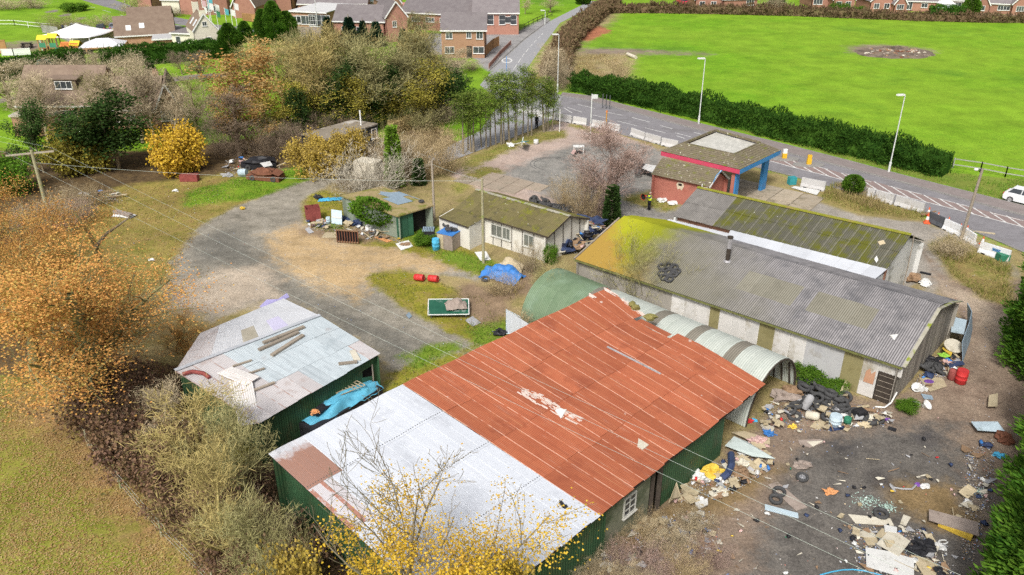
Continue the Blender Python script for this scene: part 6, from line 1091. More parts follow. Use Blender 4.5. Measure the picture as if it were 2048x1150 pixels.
hedge('wild_hedge', 'rough brown hedge along the far edge of the bright field', [(1195,25),(1300,25),(1440,27),(1600,31),(1740,37)], 1.7, 2.5, LF['brownhedge'], 25, .6, .35)
hedge('wild_hedge', 'mixed brown and green hedge below the right-hand bungalows', [(1740,37),(1850,41),(1960,44),(2070,45)], 1.5, 2, LF['brownhedge'], 25, .6, .35)
hedge('garden_hedge', 'dark clipped hedge with a yellowish top below the conservatory', [(1855,40),(1925,42)], 2.8, 2, LF['hedge'], 30, .5)
hedge('wild_hedge', 'brown roadside hedge following the side road up the field edge', [(1108,165),(1120,118),(1134,92),(1158,64),(1200,30),(1232,12)], 2.4, 3.2, LF['brownhedge'], 26, .5, .4)
hedge('garden_hedge', 'green hedge beside the tennis court', [(855,14),(905,20),(930,14)], 3, 4, LF['hedgelight'], 20, .6)
hedge('wild_hedge', 'tan beech hedge running to the pine row behind the tree belt', [(782,268),(850,245),(912,226)], 1.6, 1.2, LF['straw'], 60, .25, .1)
# ivy mass on the corner of the green shed
P, D = spray_shell(2600, 1, lambda z: np.sqrt(np.clip(1-(2*z-1)**2, .05, 1)), 21, .4, h=1.0); P = P*np.array([2.6, 1.15, 2.3])
iv = thing('ivy', G(752,458)+Vector((-.5,-.6,0)), 'green ivy spilling over the eaves of the tin shed with blue sheeting', 'ivy'); iv.rotation_euler = (0, 0, rad(-40)); o = link(bpy.data.objects.new('leaves', cards('leaves', P+np.array([0, .5, .7]), D, .26, .2, LF['hedgelight'])), iv)
# ------------------------------------------------------------------ ground cover
def stuff(me, name): o = link(bpy.data.objects.new(name, me)); o['kind'] = 'stuff'; return o
def tufts(name, polys, per, h, lf, w=.03):
    Q = np.concatenate([scatter(wpoly(p), int(per*abs(sum(a[0]*b_[1]-b_[0]*a[1] for a, b_ in zip(wpoly(p), wpoly(p)[1:]+wpoly(p)[:1])))/2)) for p in polys])
    k = np.array([noise.noise((x*.35, y*.35, 3)) for x, y in Q]); Q = Q[k > rng.uniform(-.35, .25, len(k))]
    N = len(Q); P = np.concatenate([Q, np.full((N, 1), -.04)], 1); D = rng.normal(size=(N, 3))*.45; D[:, 2] = 1; stuff(cards(name, P, D, rng.uniform(.4, 1.3, N)*h, w, lf), name)
zl_ = {L[0]: L[1] for L in LAY}
tufts('grass', zl_['brightgrass']+zl_['mossgreen'], 55, .22, LF['grass'], .05)
tufts('weeds', zl_['moss']+zl_['pineverge'], 30, .22, LF['weed'], .05)
tufts('weeds', zl_['laneweeds'], 60, .55, LF['weed'], .05); tufts('dry_grass', [[(1650,385),(1690,368),(1770,392),(1830,425),(1740,420)],[(1870,500),(1900,480),(1940,500),(1930,530)]], 70, .9, LF['straw'], .04)
tufts('dry_grass', [[(780,275),(905,232),(935,280),(880,310),(830,300)],[(1020,560),(1080,540),(1020,610)],[(1100,190),(1130,110),(1240,110),(1235,190),(1140,165)]], 25, .6, LF['straw'], .06)
tufts('verge_grass', [[(1400,240),(1800,346),(2060,415),(2060,400),(1800,335),(1400,230)],[(1890,350),(2060,400),(2060,365),(1905,340)]], 30, .35, LF['grass'], .05)
tufts('weeds', zl_['olive'], 9, .2, LF['weed'], .05)
def fallen(name, polys, per, s, lf):
    Q = np.concatenate([scatter(wpoly(p), int(per*abs(sum(a[0]*b_[1]-b_[0]*a[1] for a, b_ in zip(wpoly(p), wpoly(p)[1:]+wpoly(p)[:1])))/2)) for p in polys]); N = len(Q)
    k = np.array([noise.noise((x*.3, y*.3, 9))+.5*noise.noise((x*1.3, y*1.3, 9)) for x, y in Q]); Q = Q[k > rng.uniform(-.75, .35, N)]; N = len(Q)
    P = np.concatenate([Q, np.full((N, 1), .01)+rng.uniform(0, .03, (N, 1))], 1); D = rng.normal(size=(N, 3)); D[:, 2] *= .25; stuff(cards(name, P, D, rng.uniform(.6, 1.3, N)*s, s*.7, lf, flat=np.array([[0, 0, 1.]])), name)
fallen('fallen_leaves', [[(-60,760),(0,755),(120,775),(200,875),(330,1045),(430,1170),(-60,1170)]], 150, .1, LF['litterleaf'])
fallen('fallen_leaves', [[(-40,640),(200,690),(400,745),(330,1040),(200,870),(120,770)],[(240,380),(500,350),(400,460),(340,560),(200,640),(60,600)]], 22, .12, LF['litterleaf'])
fallen('undergrowth', [[(60,760),(200,700),(400,745),(560,850),(700,1060),(900,1300),(480,1300),(330,1040),(200,870)]], 45, .2, LF['bramble'])
# ------------------------------------------------------------------ street furniture
M_stl = mat('painted_steel', [(.55,.57,.55),(.65,.67,.64)], 2, .5, .05); M_dst = mat('dark_steel', [(.08,.085,.09),(.12,.125,.13)], 2, .5, .05)
M_pole = mat('pole_wood', [(.27,.24,.15),(.36,.33,.21),(.3,.28,.16)], 2, .95, .3, stain=((.22,.27,.08), 1, .55, .7))
def lamp(px, py, pt, label, head=1, m=None):
    B = G(px, py); h = solve_h(B, pt); t = thing('street_lamp', B, label, 'street lamp', 'lamps along the main road'); m = m or M_stl
    mb = MB(); mb.tube(B, B+Vector((0,0,1.2)), .13, n=8); mb.build('base', m, t); mb = MB(); mb.tube(B+Vector((0,0,1.2)), B+Vector((0,0,h)), .07, .05, 8); mb.build('column', m, t)
    mb = MB(); mb.beam(B+Vector((-.1,0,h+.03)), B+Vector((-1.0*head,-.35,h+.08)), .3, .16); mb.build('lantern', M_wht, t)
    return t
lamp(1777,345,190,'tall pale street lamp at the far side of the road near the hedge end'); lamp(1397,249,117,'tall pale street lamp standing in front of the middle of the conifer hedge'); lamp(1115,185,69,'tall pale street lamp at the left end of the conifer hedge'); lamp(1090,49,21,'distant pale street lamp beside the side road')
def pole(px, py, pt, label, r=.16, m=None, lean=(0, 0)):
    B = G(px, py); h = solve_h(B, pt); t = thing('utility_pole', B, label, 'pole'); tp = B+Vector((lean[0], lean[1], h)); mb = MB(); mb.tube(B-Vector((0,0,.3)), tp, r, r*.72, 10); mb.build('pole_shaft', m or M_pole, t); return t, tp
pA, tA = pole(101, 442, 300, 'mossy wooden power pole with a crossarm above the orange oaks', .2)
cr0, cr1 = tA+Vector((-2.3,-.3,-.45)), tA+Vector((1.9,.3,-.2)); beamp(pA, 'crossarm', M_tim, cr0, cr1, .14, .14)
ins = [cr0+Vector((.15,0,.12)), tA+Vector((0,0,.06)), cr1-Vector((.15,0,-.12))]
for p in ins: mb = MB(); mb.lathe([(.03, 0), (.09, .06), (.09, .16), (.04, .24), (0, .26)], 8, Matrix.Translation(p)); mb.build('insulator', M_drk, pA)
pB, tB = pole(967, 526, 357, 'slim greenish wooden pole in front of the white bungalow', .13)
pC, tC = pole(869, 440, 322, 'brown wooden pole at the door of the ivy shed', .13, M_tim)
pD, tD = pole(1922, 478, 337, 'leaning-looking brown wooden lamp pole beside the white road barriers', .15, M_tim, (.25, 0))
beamp(pD, 'lamp_arm', M_dst, tD+Vector((-.5,-.1,-.1)), tD, .06, .06); mb = MB(); mb.lump(tD+Vector((-.6,-.1,-.05)), (.2,.16,.12), 0, 1); mb.build('floodlight', M_wht, pD)
B = G(1180,283); t = thing('sign_post', B, 'thin grey post with a small square sign beside the barriers at the forecourt', 'sign post'); h = solve_h(B, 188); mb = MB(); mb.tube(B, B+Vector((0,0,h)), .07, n=6); mb.build('post', M_stl, t); mb = MB(); mb.box(B+Vector((.35,-.05,h-.3)), (.7,.1,.5)); mb.build('sign_plate', M_stl, t)
B = G(1212,255); t = thing('sign_post', B, 'short orange-yellow post standing behind the road barriers', 'post'); mb = MB(); mb.tube(B, B+Vector((0,0,solve_h(B, 222))), .09, n=6); mb.build('post', mat('orange_post', [(.5,.28,.08)], 1, .7, 0), t); mb = MB(); mb.tube(B+Vector((0,0,2.0)), B+Vector((0,0,2.25)), .12, n=8); mb.build('cap', M_por, t)
for k, x in enumerate((1205, 1212, 1219)): B = G(x, 221+k*1.4-5); single(MB().tube(B, B+Vector((0,0,2.0)), .06, n=6), 'bollard', M_dst, B, ('left', 'middle', 'right')[k]+' one of three thin dark posts on the far pavement', 'post', 'thin dark posts on the pavement')
B = G(1119,263); single(MB().tube(B, B+Vector((0,0,solve_h(B, 219))), .06, n=6), 'marker_post', M_wht, B, 'slim white and dark marker post at the right end of the pine row', 'post')
B = G(1008+5,142); single(MB().tube(B, B+Vector((0,0,2.4)), .07, n=6), 'sign_post', mat('blue_post', [(.15,.3,.55)], 1, .6, 0), B, 'thin blue post beside the white roundel on the side road', 'post')


for px, py, pt, lab in ((636,62,-8,'dark thin pole in front of the flat-roofed school'), (804,74,22,'grey pole beside the brick gable with one window'), (847,24,-4,'grey pole beside the tennis court'), (253,22,-6,'pale lamp pole at the top left road')):
    B = G(px, py); single(MB().tube(B, B+Vector((0,0,solve_h(B, pt))), .1, .07, n=6), 'pole', M_stl, B, lab, 'pole')
# concrete and plastic road barriers
def barrier(a, b_, m, label, group, h=.95, w=.55):
    A, B = xy(G(*a)), xy(G(*b_)); d = (B-A).normalized(); n = Vector((-d.y, d.x, 0)); mb = MB(); t = thing('road_barrier', (A+B)/2, label, 'barrier', group)
    pr = [(-w/2, 0), (w/2, 0), (w/2, .12), (w*.22, .4), (w*.17, h), (-w*.17, h), (-w*.22, .4), (-w/2, .12)]; k = len(pr)
    vs = [p+n*y+Vector((0,0,z)) for p in (A+d*.04, B-d*.04) for y, z in pr]
    mb.add(vs, [(i, (i+1) % k, k+(i+1) % k, k+i) for i in range(k)]+[tuple(range(k-1, -1, -1)), tuple(range(k, 2*k))]); mb.build('body', m, t)
    for f in (.2, .8): q = lerp(A, B, f); mb = MB(); mb.box(q+Vector((0,0,.055)), (.35, w+.02, .1), rz=math.atan2(d.y, d.x)); mb.build('fork_slot', M_blk, t)
    return t
M_bc = mat('barrier_concrete', [(.45,.44,.43),(.58,.57,.56)], 1.2, .9, .3, rnd=.08, stain=((.3,.28,.25), 1.2, .56, .75)); M_bw_ = mat('white_plastic', [(.66,.67,.68),(.74,.75,.76)], 2, .5, .1, stain=((.5,.5,.5), 2, .6, .8)); M_bd = mat('dark_plastic', [(.06,.065,.075),(.1,.105,.115)], 2, .5, .1)
for k, (x0, y0, x1, y1) in enumerate(((1038,222,1072,231),(1074,231,1112,240),(1114,240,1144,246),(1146,246,1174,251),(1184,253,1212,258),(1215,259,1240,264),(1262,270,1290,280),(1291,280,1322,289),(1323,290,1356,297),(1601,372,1650,382),(1733,394,1748,398),(1749,398,1786,409),(1789,409,1847,426))):
    barrier((x0,y0), (x1,y1), M_bc, 'grey-white concrete barrier, number-free, %s' % ('at the left end of the line behind the pines','behind the pine trunks','right of the pine row','beside the marker post','left of the orange post','right of the orange post','first in the curve by the bare pinkish tree','second in the curve by the bare pinkish tree','beside the canopy fascia','beside the broken white slab on the apron','short piece right of the round bush','middle piece behind the dry grass','longest piece behind the dry grass')[k] if False else ('grey-white concrete barrier '+('at the left end of the line behind the pines','behind the pine trunks','right of the pine row','beside the marker post','left of the orange post','right of the orange post','first in the curve by the pinkish tree','second in the curve by the pinkish tree','nearest the canopy fascia','beside the broken white slab on the apron','right of the round bush, a short piece','in the middle behind the dry grass','longest one, behind the dry grass')[k]), 'concrete barriers along the road edge', .95 if k < 9 else 1.0)
for k, (a, b_, m) in enumerate((((1856,442),(1886,456),M_bd),((1886,457),(1920,472),M_bw_),((1920,472),(1948,490),M_bw_),((1956,503),(2018,523),M_bw_))):
    t = barrier(a, b_, m, ('dark plastic road barrier between two traffic cones','white plastic barrier right of the dark one','white plastic barrier behind the brown lamp pole','white barrier with a small blue print, rightmost by the conifer')[k], 'plastic barriers closing the drive', 1.0, .5)
    if k == 3:
        A, B = xy(G(*a)), xy(G(*b_)); d = (B-A).normalized(); n = Vector((d.y, -d.x, 0)); c = lerp(A, B, .55)+n*.13+Vector((0,0,.68))
        for z in (.09, 0, -.09):
            mb = MB(); mb.box(c+Vector((0,0,z)), (.7 if z else .6, .02, .05), rz=math.atan2(d.y, d.x)); mb.build('blue_print', M_fb, t)
# traffic cones and keep-left bollards
M_or = mat('cone_orange', [(.7,.13,.05)], 2, .5, 0); cone = thing('traffic_cone', (0, 0, 0), 'x', 'traffic cone', 'orange traffic cones by the barriers')
mb = MB(); mb.box((0,0,.03), (.42,.42,.06)); mb.build('base', M_or, cone); mb = MB(); mb.lathe([(.16,.06),(.115,.28)], 12); mb.build('lower_cone', M_or, cone)
mb = MB(); mb.lathe([(.116,.28),(.075,.52)], 12); mb.build('white_band', M_wht, cone); mb = MB(); mb.lathe([(.075,.52),(.035,.75),(0,.75)], 12); mb.build('tip', M_or, cone)
for k, (x, y, s_) in enumerate(((1856,430,1.1),(1853,446,1.35),(1875,437,.9),(1896,447,.9),(1920,460,.9),(1933,464,.9),(1964,488,1.0))):
    o = cone if k == 0 else copy_tree(cone); place(o, G(x, y), rng.uniform(0, 3), s_, ('cone on the road above the dark barrier','biggest cone, at the near end of the dark barrier','cone behind the dark barrier','cone behind the first white barrier','cone left of the brown lamp pole','cone right of the brown lamp pole','cone behind the barrier with blue print')[k])
M_kl = mat('bollard_yellow', [(.7,.42,.03)], 2, .5, 0)
for k, (x, y) in enumerate(((1568,318),(1617,330))):
    B = G(x, y); t = thing('keep_left_bollard', B, ('white-topped yellow traffic bollard nearer the canopy','small yellow traffic bollard on the island right of the white-topped one')[k], 'bollard', 'traffic bollards on the island'); mb = MB(); mb.box(B+Vector((0,0,.35)), (.5,.35,.7)); mb.build('base', M_kl, t); mb = MB(); mb.box(B+Vector((0,0,.95)), (.45,.25,.5)); mb.build('sign_face', M_wht if k == 0 else M_kl, t)
    mb = MB(); mb.lathe([(1.3,0),(1.3,.1),(1.2,.12),(0,.12)], 16, Matrix.Translation(xy(B)) @ Matrix.Diagonal((1.4,.7,1,1))); struct(mb, 'traffic_island', M_kerb)
# ------------------------------------------------------------------ cars
M_tyr = mat('tyre_rubber', [(.04,.04,.042),(.085,.085,.085)], 5, .85, .2); M_rim = mat('wheel_rim', [(.4,.4,.41),(.55,.55,.56)], 5, .35, 0, metal=.6); M_cgl = mat('car_glass', [(.02,.025,.03),(.05,.06,.07)], 1, .08, 0, spec=.6)
M_lt = mat('tail_lamp', [(.5,.02,.02)], 1, .2, 0); M_hl = mat('head_lamp', [(.7,.72,.75)], 1, .15, 0); M_plt = mat('yellow_plate', [(.75,.6,.1)], 1, .5, 0)
def car(name, loc, rz, col, label, group, hatch=True):
    m = mat('car_paint_%d' % len(MATS), [col], 1, .25, 0, spec=.6); t = thing(name, (0, 0, 0), label, 'car', group); Lh, Wd = 2.05, .86
    pr = [(-2.05,.28),(-2.08,.62),(-1.98,.92),(-1.55,.98),(-1.2,1.0),(1.1,.95),(1.85,.82),(2.08,.62),(2.1,.3),(1.75,.22),(-1.75,.22)]
    mb = MB(); n = len(pr); ys = [(-Wd*.97, .97), (-Wd, 1), (Wd, 1), (Wd*.97, .97)]; ys = [-Wd, -Wd*.93, Wd*.93, Wd]; sc_ = [.975, 1, 1, .975]
    vs_ = [Vector((x*s, y, .22+(z-.22)*(.98 if s < 1 else 1))) for y, s in zip(ys, sc_) for x, z in pr]
    fs = [(j*n+i, j*n+(i+1) % n, (j+1)*n+(i+1) % n, (j+1)*n+i) for j in range(3) for i in range(n)]+[tuple(range(n)), tuple(range(4*n-1, 3*n-1, -1))]
    mb.add(vs_, [f[::-1] for f in fs]); mb.build('body', m, t)
    cb = [(-1.75 if hatch else -1.45,.97),(-1.35 if hatch else -.9,1.42),(.25,1.45),(1.05,.94)]
    mb = MB(); q = [Vector((x, s*(Wd*.93 if z < 1 else Wd*.74), z)) for s in (-1, 1) for x, z in cb]; mb.add(q, [(0,1,2,3)[::-1], (4,5,6,7), (0,4,5,1)[::-1], (2,6,7,3)[::-1], (1,5,6,2)[::-1]]); mb.build('cabin_glass', M_cgl, t)
    mb = MB(); q = [Vector((cb[1][0]-.03, -Wd*.73, 1.43)), Vector((.28, -Wd*.73, 1.46)), Vector((.28, Wd*.73, 1.46)), Vector((cb[1][0]-.03, Wd*.73, 1.43))]; mb.slab(q, .05)
    for s in (-1, 1):
        for a, b_ in ((cb[0], cb[1]), (cb[3], cb[2]), ((-.45, .98), (-.42, 1.43))): mb.beam((a[0], s*Wd*(.93), a[1]), (b_[0], s*Wd*.745, b_[1]), .06, .06)
    mb.build('roof', m, t)
    for sx in (-1.3, 1.28):
        for s in (-1, 1):
            Mw = Matrix.Translation((sx, s*Wd*.96, .31)) @ Matrix.Rotation(s*-pi/2, 4, 'X'); mb = MB(); mb.lathe([(.12,-.1),(.3,-.1),(.31,-.06),(.31,.06),(.28,.1),(.2,.08)], 14, Mw); w = mb.build('wheel', M_tyr, t); mb = MB(); mb.lathe([(.2,.075),(.17,.06),(.06,.08),(0,.08)], 12, Mw); mb.build('rim', M_rim, w)
    for s in (-1, 1):
        mb = MB(); mb.box((-2.02, s*.68, .78), (.12,.22,.2)); mb.build('tail_light', M_lt, t); mb = MB(); mb.box((1.98, s*.66, .66), (.14,.3,.14)); mb.build('headlight', M_hl, t); mb = MB(); mb.box((.75, s*(Wd+.08), 1.0), (.12,.16,.12)); mb.build('wing_mirror', m, t)
    mb = MB(); mb.box((-2.09, 0, .6), (.03,.5,.11)); mb.build('number_plate', M_plt, t)
    t.location = loc; t.rotation_euler = (0, 0, rz); return t
def heading(a, b_): d = G(*b_)-G(*a); return math.atan2(d.y, d.x)
car('parked_car', G(2052,407), heading((1900,385),(2048,422)), (.75,.76,.78), 'white hatchback driving on the far lane, cut by the right edge', None)
CG = 'cars parked by the pub'
car('parked_car', G(203,62), rad(112), (.02,.025,.03), 'black parked saloon, left of the grey car', CG, False); car('parked_car', G(229,60), rad(112), (.2,.2,.24), 'grey parked saloon between the black and the red car', CG, False); car('parked_car', G(250,57), rad(110), (.6,.02,.04), 'red parked hatchback, right of the grey car', CG); car('parked_car', G(158,60), rad(15), (.7,.72,.75), 'white parked car showing over the marquee roof', CG)
car('parked_car', G(322,54), rad(-8), (.72,.73,.74), 'white car half hidden behind the pub roof', CG)
car('parked_car', G(1722-364+6,8), rad(100), (.6,.03,.1), 'red car between the white house and the leftmost bungalow', None)
# ------------------------------------------------------------------ people
M_skn = mat('skin', [(.5,.3,.22)], 1, .6, 0); M_blkc = mat('black_trousers', [(.015,.015,.018)], 2, .9, .1); M_hiv = mat('hi_vis', [(.6,.75,.02)], 2, .7, .1); M_navy = mat('navy_coat', [(.03,.04,.1)], 2, .9, .1); M_hair = mat('hair', [(.35,.32,.28)], 3, .9, .1)
DG = lambda: bpy.context.evaluated_depsgraph_get()
def skin(pts, edges, rad_, m, lv=2):
    me = bpy.data.meshes.new('skin'); me.from_pydata(pts, edges, []); o = bpy.data.objects.new('skin', me); COL.objects.link(o); md = o.modifiers.new('s', 'SKIN'); 
    for i, v in enumerate(me.skin_vertices[0].data): v.radius = (rad_[i], rad_[i]*.85); v.use_root = i == 0
    sb = o.modifiers.new('b', 'SUBSURF'); sb.levels = lv; sb.render_levels = lv; r = bpy.data.meshes.new_from_object(o.evaluated_get(DG())); bpy.data.objects.remove(o); r.materials.clear(); r.materials.append(m); return r
def person(loc, rz, label, top, legs, arms, hiv=False, group=None):
    t = thing('person', (0, 0, 0), label, 'person', group)
    P = [(0,0,.95),(0,0,1.15),(0,0,1.38),(0,0,1.5),(0,0,1.62),(0,.1,.92),(.02,.11,.5),(0,.12,.08),(.16,.13,.04),(0,-.1,.92),(.02,-.11,.5),(-.02,-.12,.08),(.14,-.13,.04),(0,.2,1.4),*arms[0],(0,-.2,1.4),*arms[1]]
    E = [(0,1),(1,2),(2,3),(3,4),(0,5),(5,6),(6,7),(7,8),(0,9),(9,10),(10,11),(11,12),(2,13),(13,14),(14,15),(2,16),(16,17),(17,18)]; r_ = [.15,.15,.16,.065,.1,.1,.075,.055,.045,.1,.075,.055,.045,.075,.055,.04,.075,.055,.04]
    link(bpy.data.objects.new('body', skin(P, E, r_, top)), t)
    mb = MB(); mb.lump((0.01,0,1.64), (.095,.08,.125), 0, 1, 12, 8); h = mb.build('head', M_skn, t, True); mb = MB(); mb.lump((-.02,0,1.69), (.1,.088,.1), .05, 2, 10, 6); mb.build('hair', M_hair, h, True); mb = MB(); mb.lump((.105,0,1.63), (.02,.016,.024), 0, 1, 6, 4); mb.build('nose', M_skn, h)
    mb = MB(); mb.tube((0,.1,.95), (.02,.11,.5), .115, .085, 10); mb.tube((.02,.11,.5), (0,.12,.07), .085, .065, 10); mb.tube((0,-.1,.95), (.02,-.11,.5), .115, .085, 10); mb.tube((.02,-.11,.5), (-.02,-.12,.07), .085, .065, 10); mb.lathe([(.15,.88),(.175,.98),(.16,1.04)], 12, Matrix.Diagonal((.9,1.1,1,1))); mb.build('trousers', legs, t, True)
    for s, a in ((1, arms[0][1]), (-1, arms[1][1])): mb = MB(); mb.lump(a, (.055,.035,.05), .1, 3, 8, 5); [mb.tube(Vector(a)+Vector((.03,f*.018,0)), Vector(a)+Vector((.10-abs(f)*.01,f*.022,-.02)), .011, .008, 5) for f in (-1.5,-.5,.5,1.5)]; mb.tube(Vector(a)+Vector((0,s*.03,.01)), Vector(a)+Vector((.05,s*.055,.03)), .012, .009, 5); mb.build('hand', M_skn, t)
    for s in (1, -1): mb = MB(); mb.lump((.07,s*.125,.05), (.14,.055,.06), .05, 4, 8, 5); mb.build('shoe', M_blkc, t)
    if hiv:
        mb = MB(); mb.lathe([(.185,.98),(.195,1.1),(.2,1.2)], 12, Matrix.Diagonal((.9,1.08,1,1))); mb.build('vest_hem', M_hiv, t); mb = MB(); mb.lathe([(.2,1.2),(.205,1.26)], 12, Matrix.Diagonal((.9,1.08,1,1))); mb.build('reflective_band', M_wht, t)
        mb = MB(); mb.lathe([(.204,1.26),(.21,1.38),(.13,1.47)], 12, Matrix.Diagonal((.9,1.08,1,1))); mb.build('vest_top', M_hiv, t)
    t.location = loc; t.rotation_euler = (0, 0, rz); t.scale = (1.04,)*3; return t
person(G(1298,419), rad(205), 'person in a yellow hi-vis vest and black trousers holding up a round red horn', M_navy, M_blkc, ([(.2,.22,1.28),(.48,.1,1.42)], [(.2,-.22,1.28),(.46,-.08,1.36)]), True)
pq = G(1298,419); fd = Vector((cos(rad(205)), sin(rad(205)), 0)); mb = MB(); hm = pq+fd*.5+Vector((0,0,1.5)); Mh = Matrix.Translation(hm) @ (fd+Vector((-.2,-.6,.0))).to_track_quat('Z', 'Y').to_matrix().to_4x4()
hn = thing('megaphone', hm, 'round red horn held up by the person in the hi-vis vest', 'horn'); mb.lathe([(.07,-.1),(.12,.1),(.3,.42),(.31,.42)], 16, Mh); mb.build('horn_cone', mat('red_plastic', [(.65,.05,.03)], 1, .4, 0), hn); mb = MB(); mb.lathe([(.0,.12),(.22,.33),(.28,.4)], 16, Mh); mb.build('dark_mouth', M_blk, hn); mb = MB(); mb.tube(hm, pq+fd*.5+Vector((0,0,1.42)), .03, n=6); mb.build('grip', M_blk, hn)
dn_ = ([(.05,.25,1.15),(.1,.24,.9)], [(.05,-.25,1.15),(.1,-.24,.9)])
person(G(1073,257), rad(-60), 'person in black clothes standing among the pine trunks', M_blkc, M_blkc, dn_); person(G(128,66), rad(-90), 'person in a navy coat standing left of the white parked car', M_navy, M_blkc, dn_); person(G(135,66), rad(-70), 'person in a pale coat beside the one in navy', M_stl, M_blkc, dn_)
# ------------------------------------------------------------------ overhead wires
M_wire = mat('wire', [(.4,.45,.4),(.48,.52,.47)], 1, .4, 0)
def wire(a, b_, sag, label, r=.007):
    a, b_ = Vector(a), Vector(b_); pts = [lerp(a, b_, k/28)-Vector((0,0,4*sag*(k/28)*(1-k/28))) for k in range(29)]; single(MB().path(pts, r, 5), 'power_line', M_wire, a, label, 'wire', 'overhead wires')
for k, (p, e) in enumerate(zip(ins, ((2100,1316),(2100,1279),(2100,1232)))): wire(p+Vector((0,0,.2)), G(*e, 7.6), .35, ('lowest','middle','topmost')[k]+' of the three power lines crossing above the red roof')
for k, (p, e) in enumerate(zip(ins, ((-60,282),(-60,250),(-10,240)))): wire(p+Vector((0,0,.2)), p+Vector((-34+k*3,16,.6)), .3, ('lowest','middle','topmost')[k]+' power line running off to the left from the crossarm')
wire(tA-Vector((0,0,1.2)), tB-Vector((0,0,.2)), .5, 'single thin wire from the crossarm pole to the slim greenish pole', .011); wire(tB-Vector((0,0,.2)), tC-Vector((0,0,.3)), .1, 'short wire between the two poles by the bungalow', .012)
# ------------------------------------------------------------------ dumped things
def proj(p):
    d = Vector(p)-Vector((0, 0, CH)); f = d.dot(_fw); return 1024+CF*d.x/f, 575-CF*d.dot(_up)/f
def onroof(P, px, py, lift=.05):            # the place on a roof surface seen at that photo point
    best = None
    for i in range(61):
        for j in range(41):
            p = P(i/60, j/40); x, y = proj(p); e = (x-px)**2+(y-py)**2
            if best is None or e < best[0]: best = (e, p, i/60, j/40)
    _, p, u, v = best; n = (P(u+.01, v)-P(u, v)).cross(P(u, v+.01)-P(u, v)).normalized(); n = n if n.z > 0 else -n; return p+n*lift, n
MC = {k: mat('scrap_'+k, c, 2.5, r_, .3, rnd=.12, stain=((c[0][0]*.6, c[0][1]*.58, c[0][2]*.5), 1.5, .58, .75)) for k, c, r_ in (
 ('beige', [(.4,.33,.21),(.52,.44,.3)], .8), ('cream', [(.5,.46,.37),(.62,.58,.48)], .8), ('white', [(.62,.62,.6),(.72,.72,.7)], .6), ('brown', [(.22,.14,.08),(.32,.21,.13)], .9), ('greybrown', [(.26,.21,.18),(.35,.29,.25)], .9),
 ('grey', [(.33,.33,.34),(.42,.42,.43)], .7), ('palegreen', [(.45,.52,.5),(.55,.62,.6)], .6), ('blue', [(.04,.16,.45),(.06,.22,.55)], .5), ('dullblue', [(.08,.33,.48),(.13,.42,.57)], .5), ('skyblue', [(.06,.36,.6),(.1,.45,.68)], .5), ('greyblue', [(.2,.27,.33),(.28,.36,.43)], .6), ('paleblue', [(.4,.5,.56),(.5,.6,.66)], .6),
 ('black', [(.015,.015,.018),(.035,.035,.04)], .5), ('red', [(.5,.03,.03),(.6,.05,.05)], .5), ('darkred', [(.2,.05,.045),(.3,.08,.07)], .8), ('orange', [(.6,.26,.1),(.66,.33,.15)], .7), ('yellow', [(.6,.4,.05),(.7,.5,.08)], .6), ('rust', [(.12,.05,.03),(.2,.085,.05)], .95), ('green', [(.03,.17,.1),(.05,.24,.14)], .5), ('lime', [(.25,.5,.05),(.3,.55,.08)], .6), ('lilac', [(.36,.33,.6),(.45,.42,.68)], .6), ('pink', [(.55,.35,.33),(.62,.44,.4)], .8), ('navy', [(.03,.045,.1),(.05,.07,.14)], .7), ('teal', [(.03,.25,.28),(.05,.33,.36)], .6), ('purple', [(.16,.06,.3),(.22,.1,.38)], .5))}
tyre = thing('tyre', (0, 0, 0), 'x', 'tyre'); mb = MB(); mb.lathe([(.19,.04),(.17,.1),(.2,.17),(.27,.2),(.315,.17),(.335,.1),(.315,.03),(.27,0),(.2,.03),(.19,.04)], 16); mb.build('casing', M_tyr, tyre, True)
wheel = copy_tree(tyre); wheel.name = 'wheel'; wheel['category'] = 'wheel'; mb = MB(); mb.lathe([(.19,.13),(.17,.1),(.08,.12),(.06,.15),(0,.15)], 12); mb.build('rim', M_rim, wheel); mb = MB()
used = [0, 0]
def put_tyre(px, py, z=0, tilt=0, az=0, s=1, rim=False, label='', group=None, pos=None):
    k = 1 if rim else 0; src = wheel if rim else tyre; o = src if not used[k] else copy_tree(src); used[k] = 1; p = pos or G(px, py, z)
    o.location = p; o.rotation_euler = Matrix.Rotation(az, 3, 'Z').to_4x4().to_euler() if not tilt else (Matrix.Rotation(az, 3, 'Z') @ Matrix.Rotation(tilt, 3, 'X')).to_euler(); o.scale = (s*1.06,)*3; o['label'] = label
    if group: o['group'] = group
    elif 'group' in o: del o['group']
    return o
TG = 'tyres in the heap by the long shed'
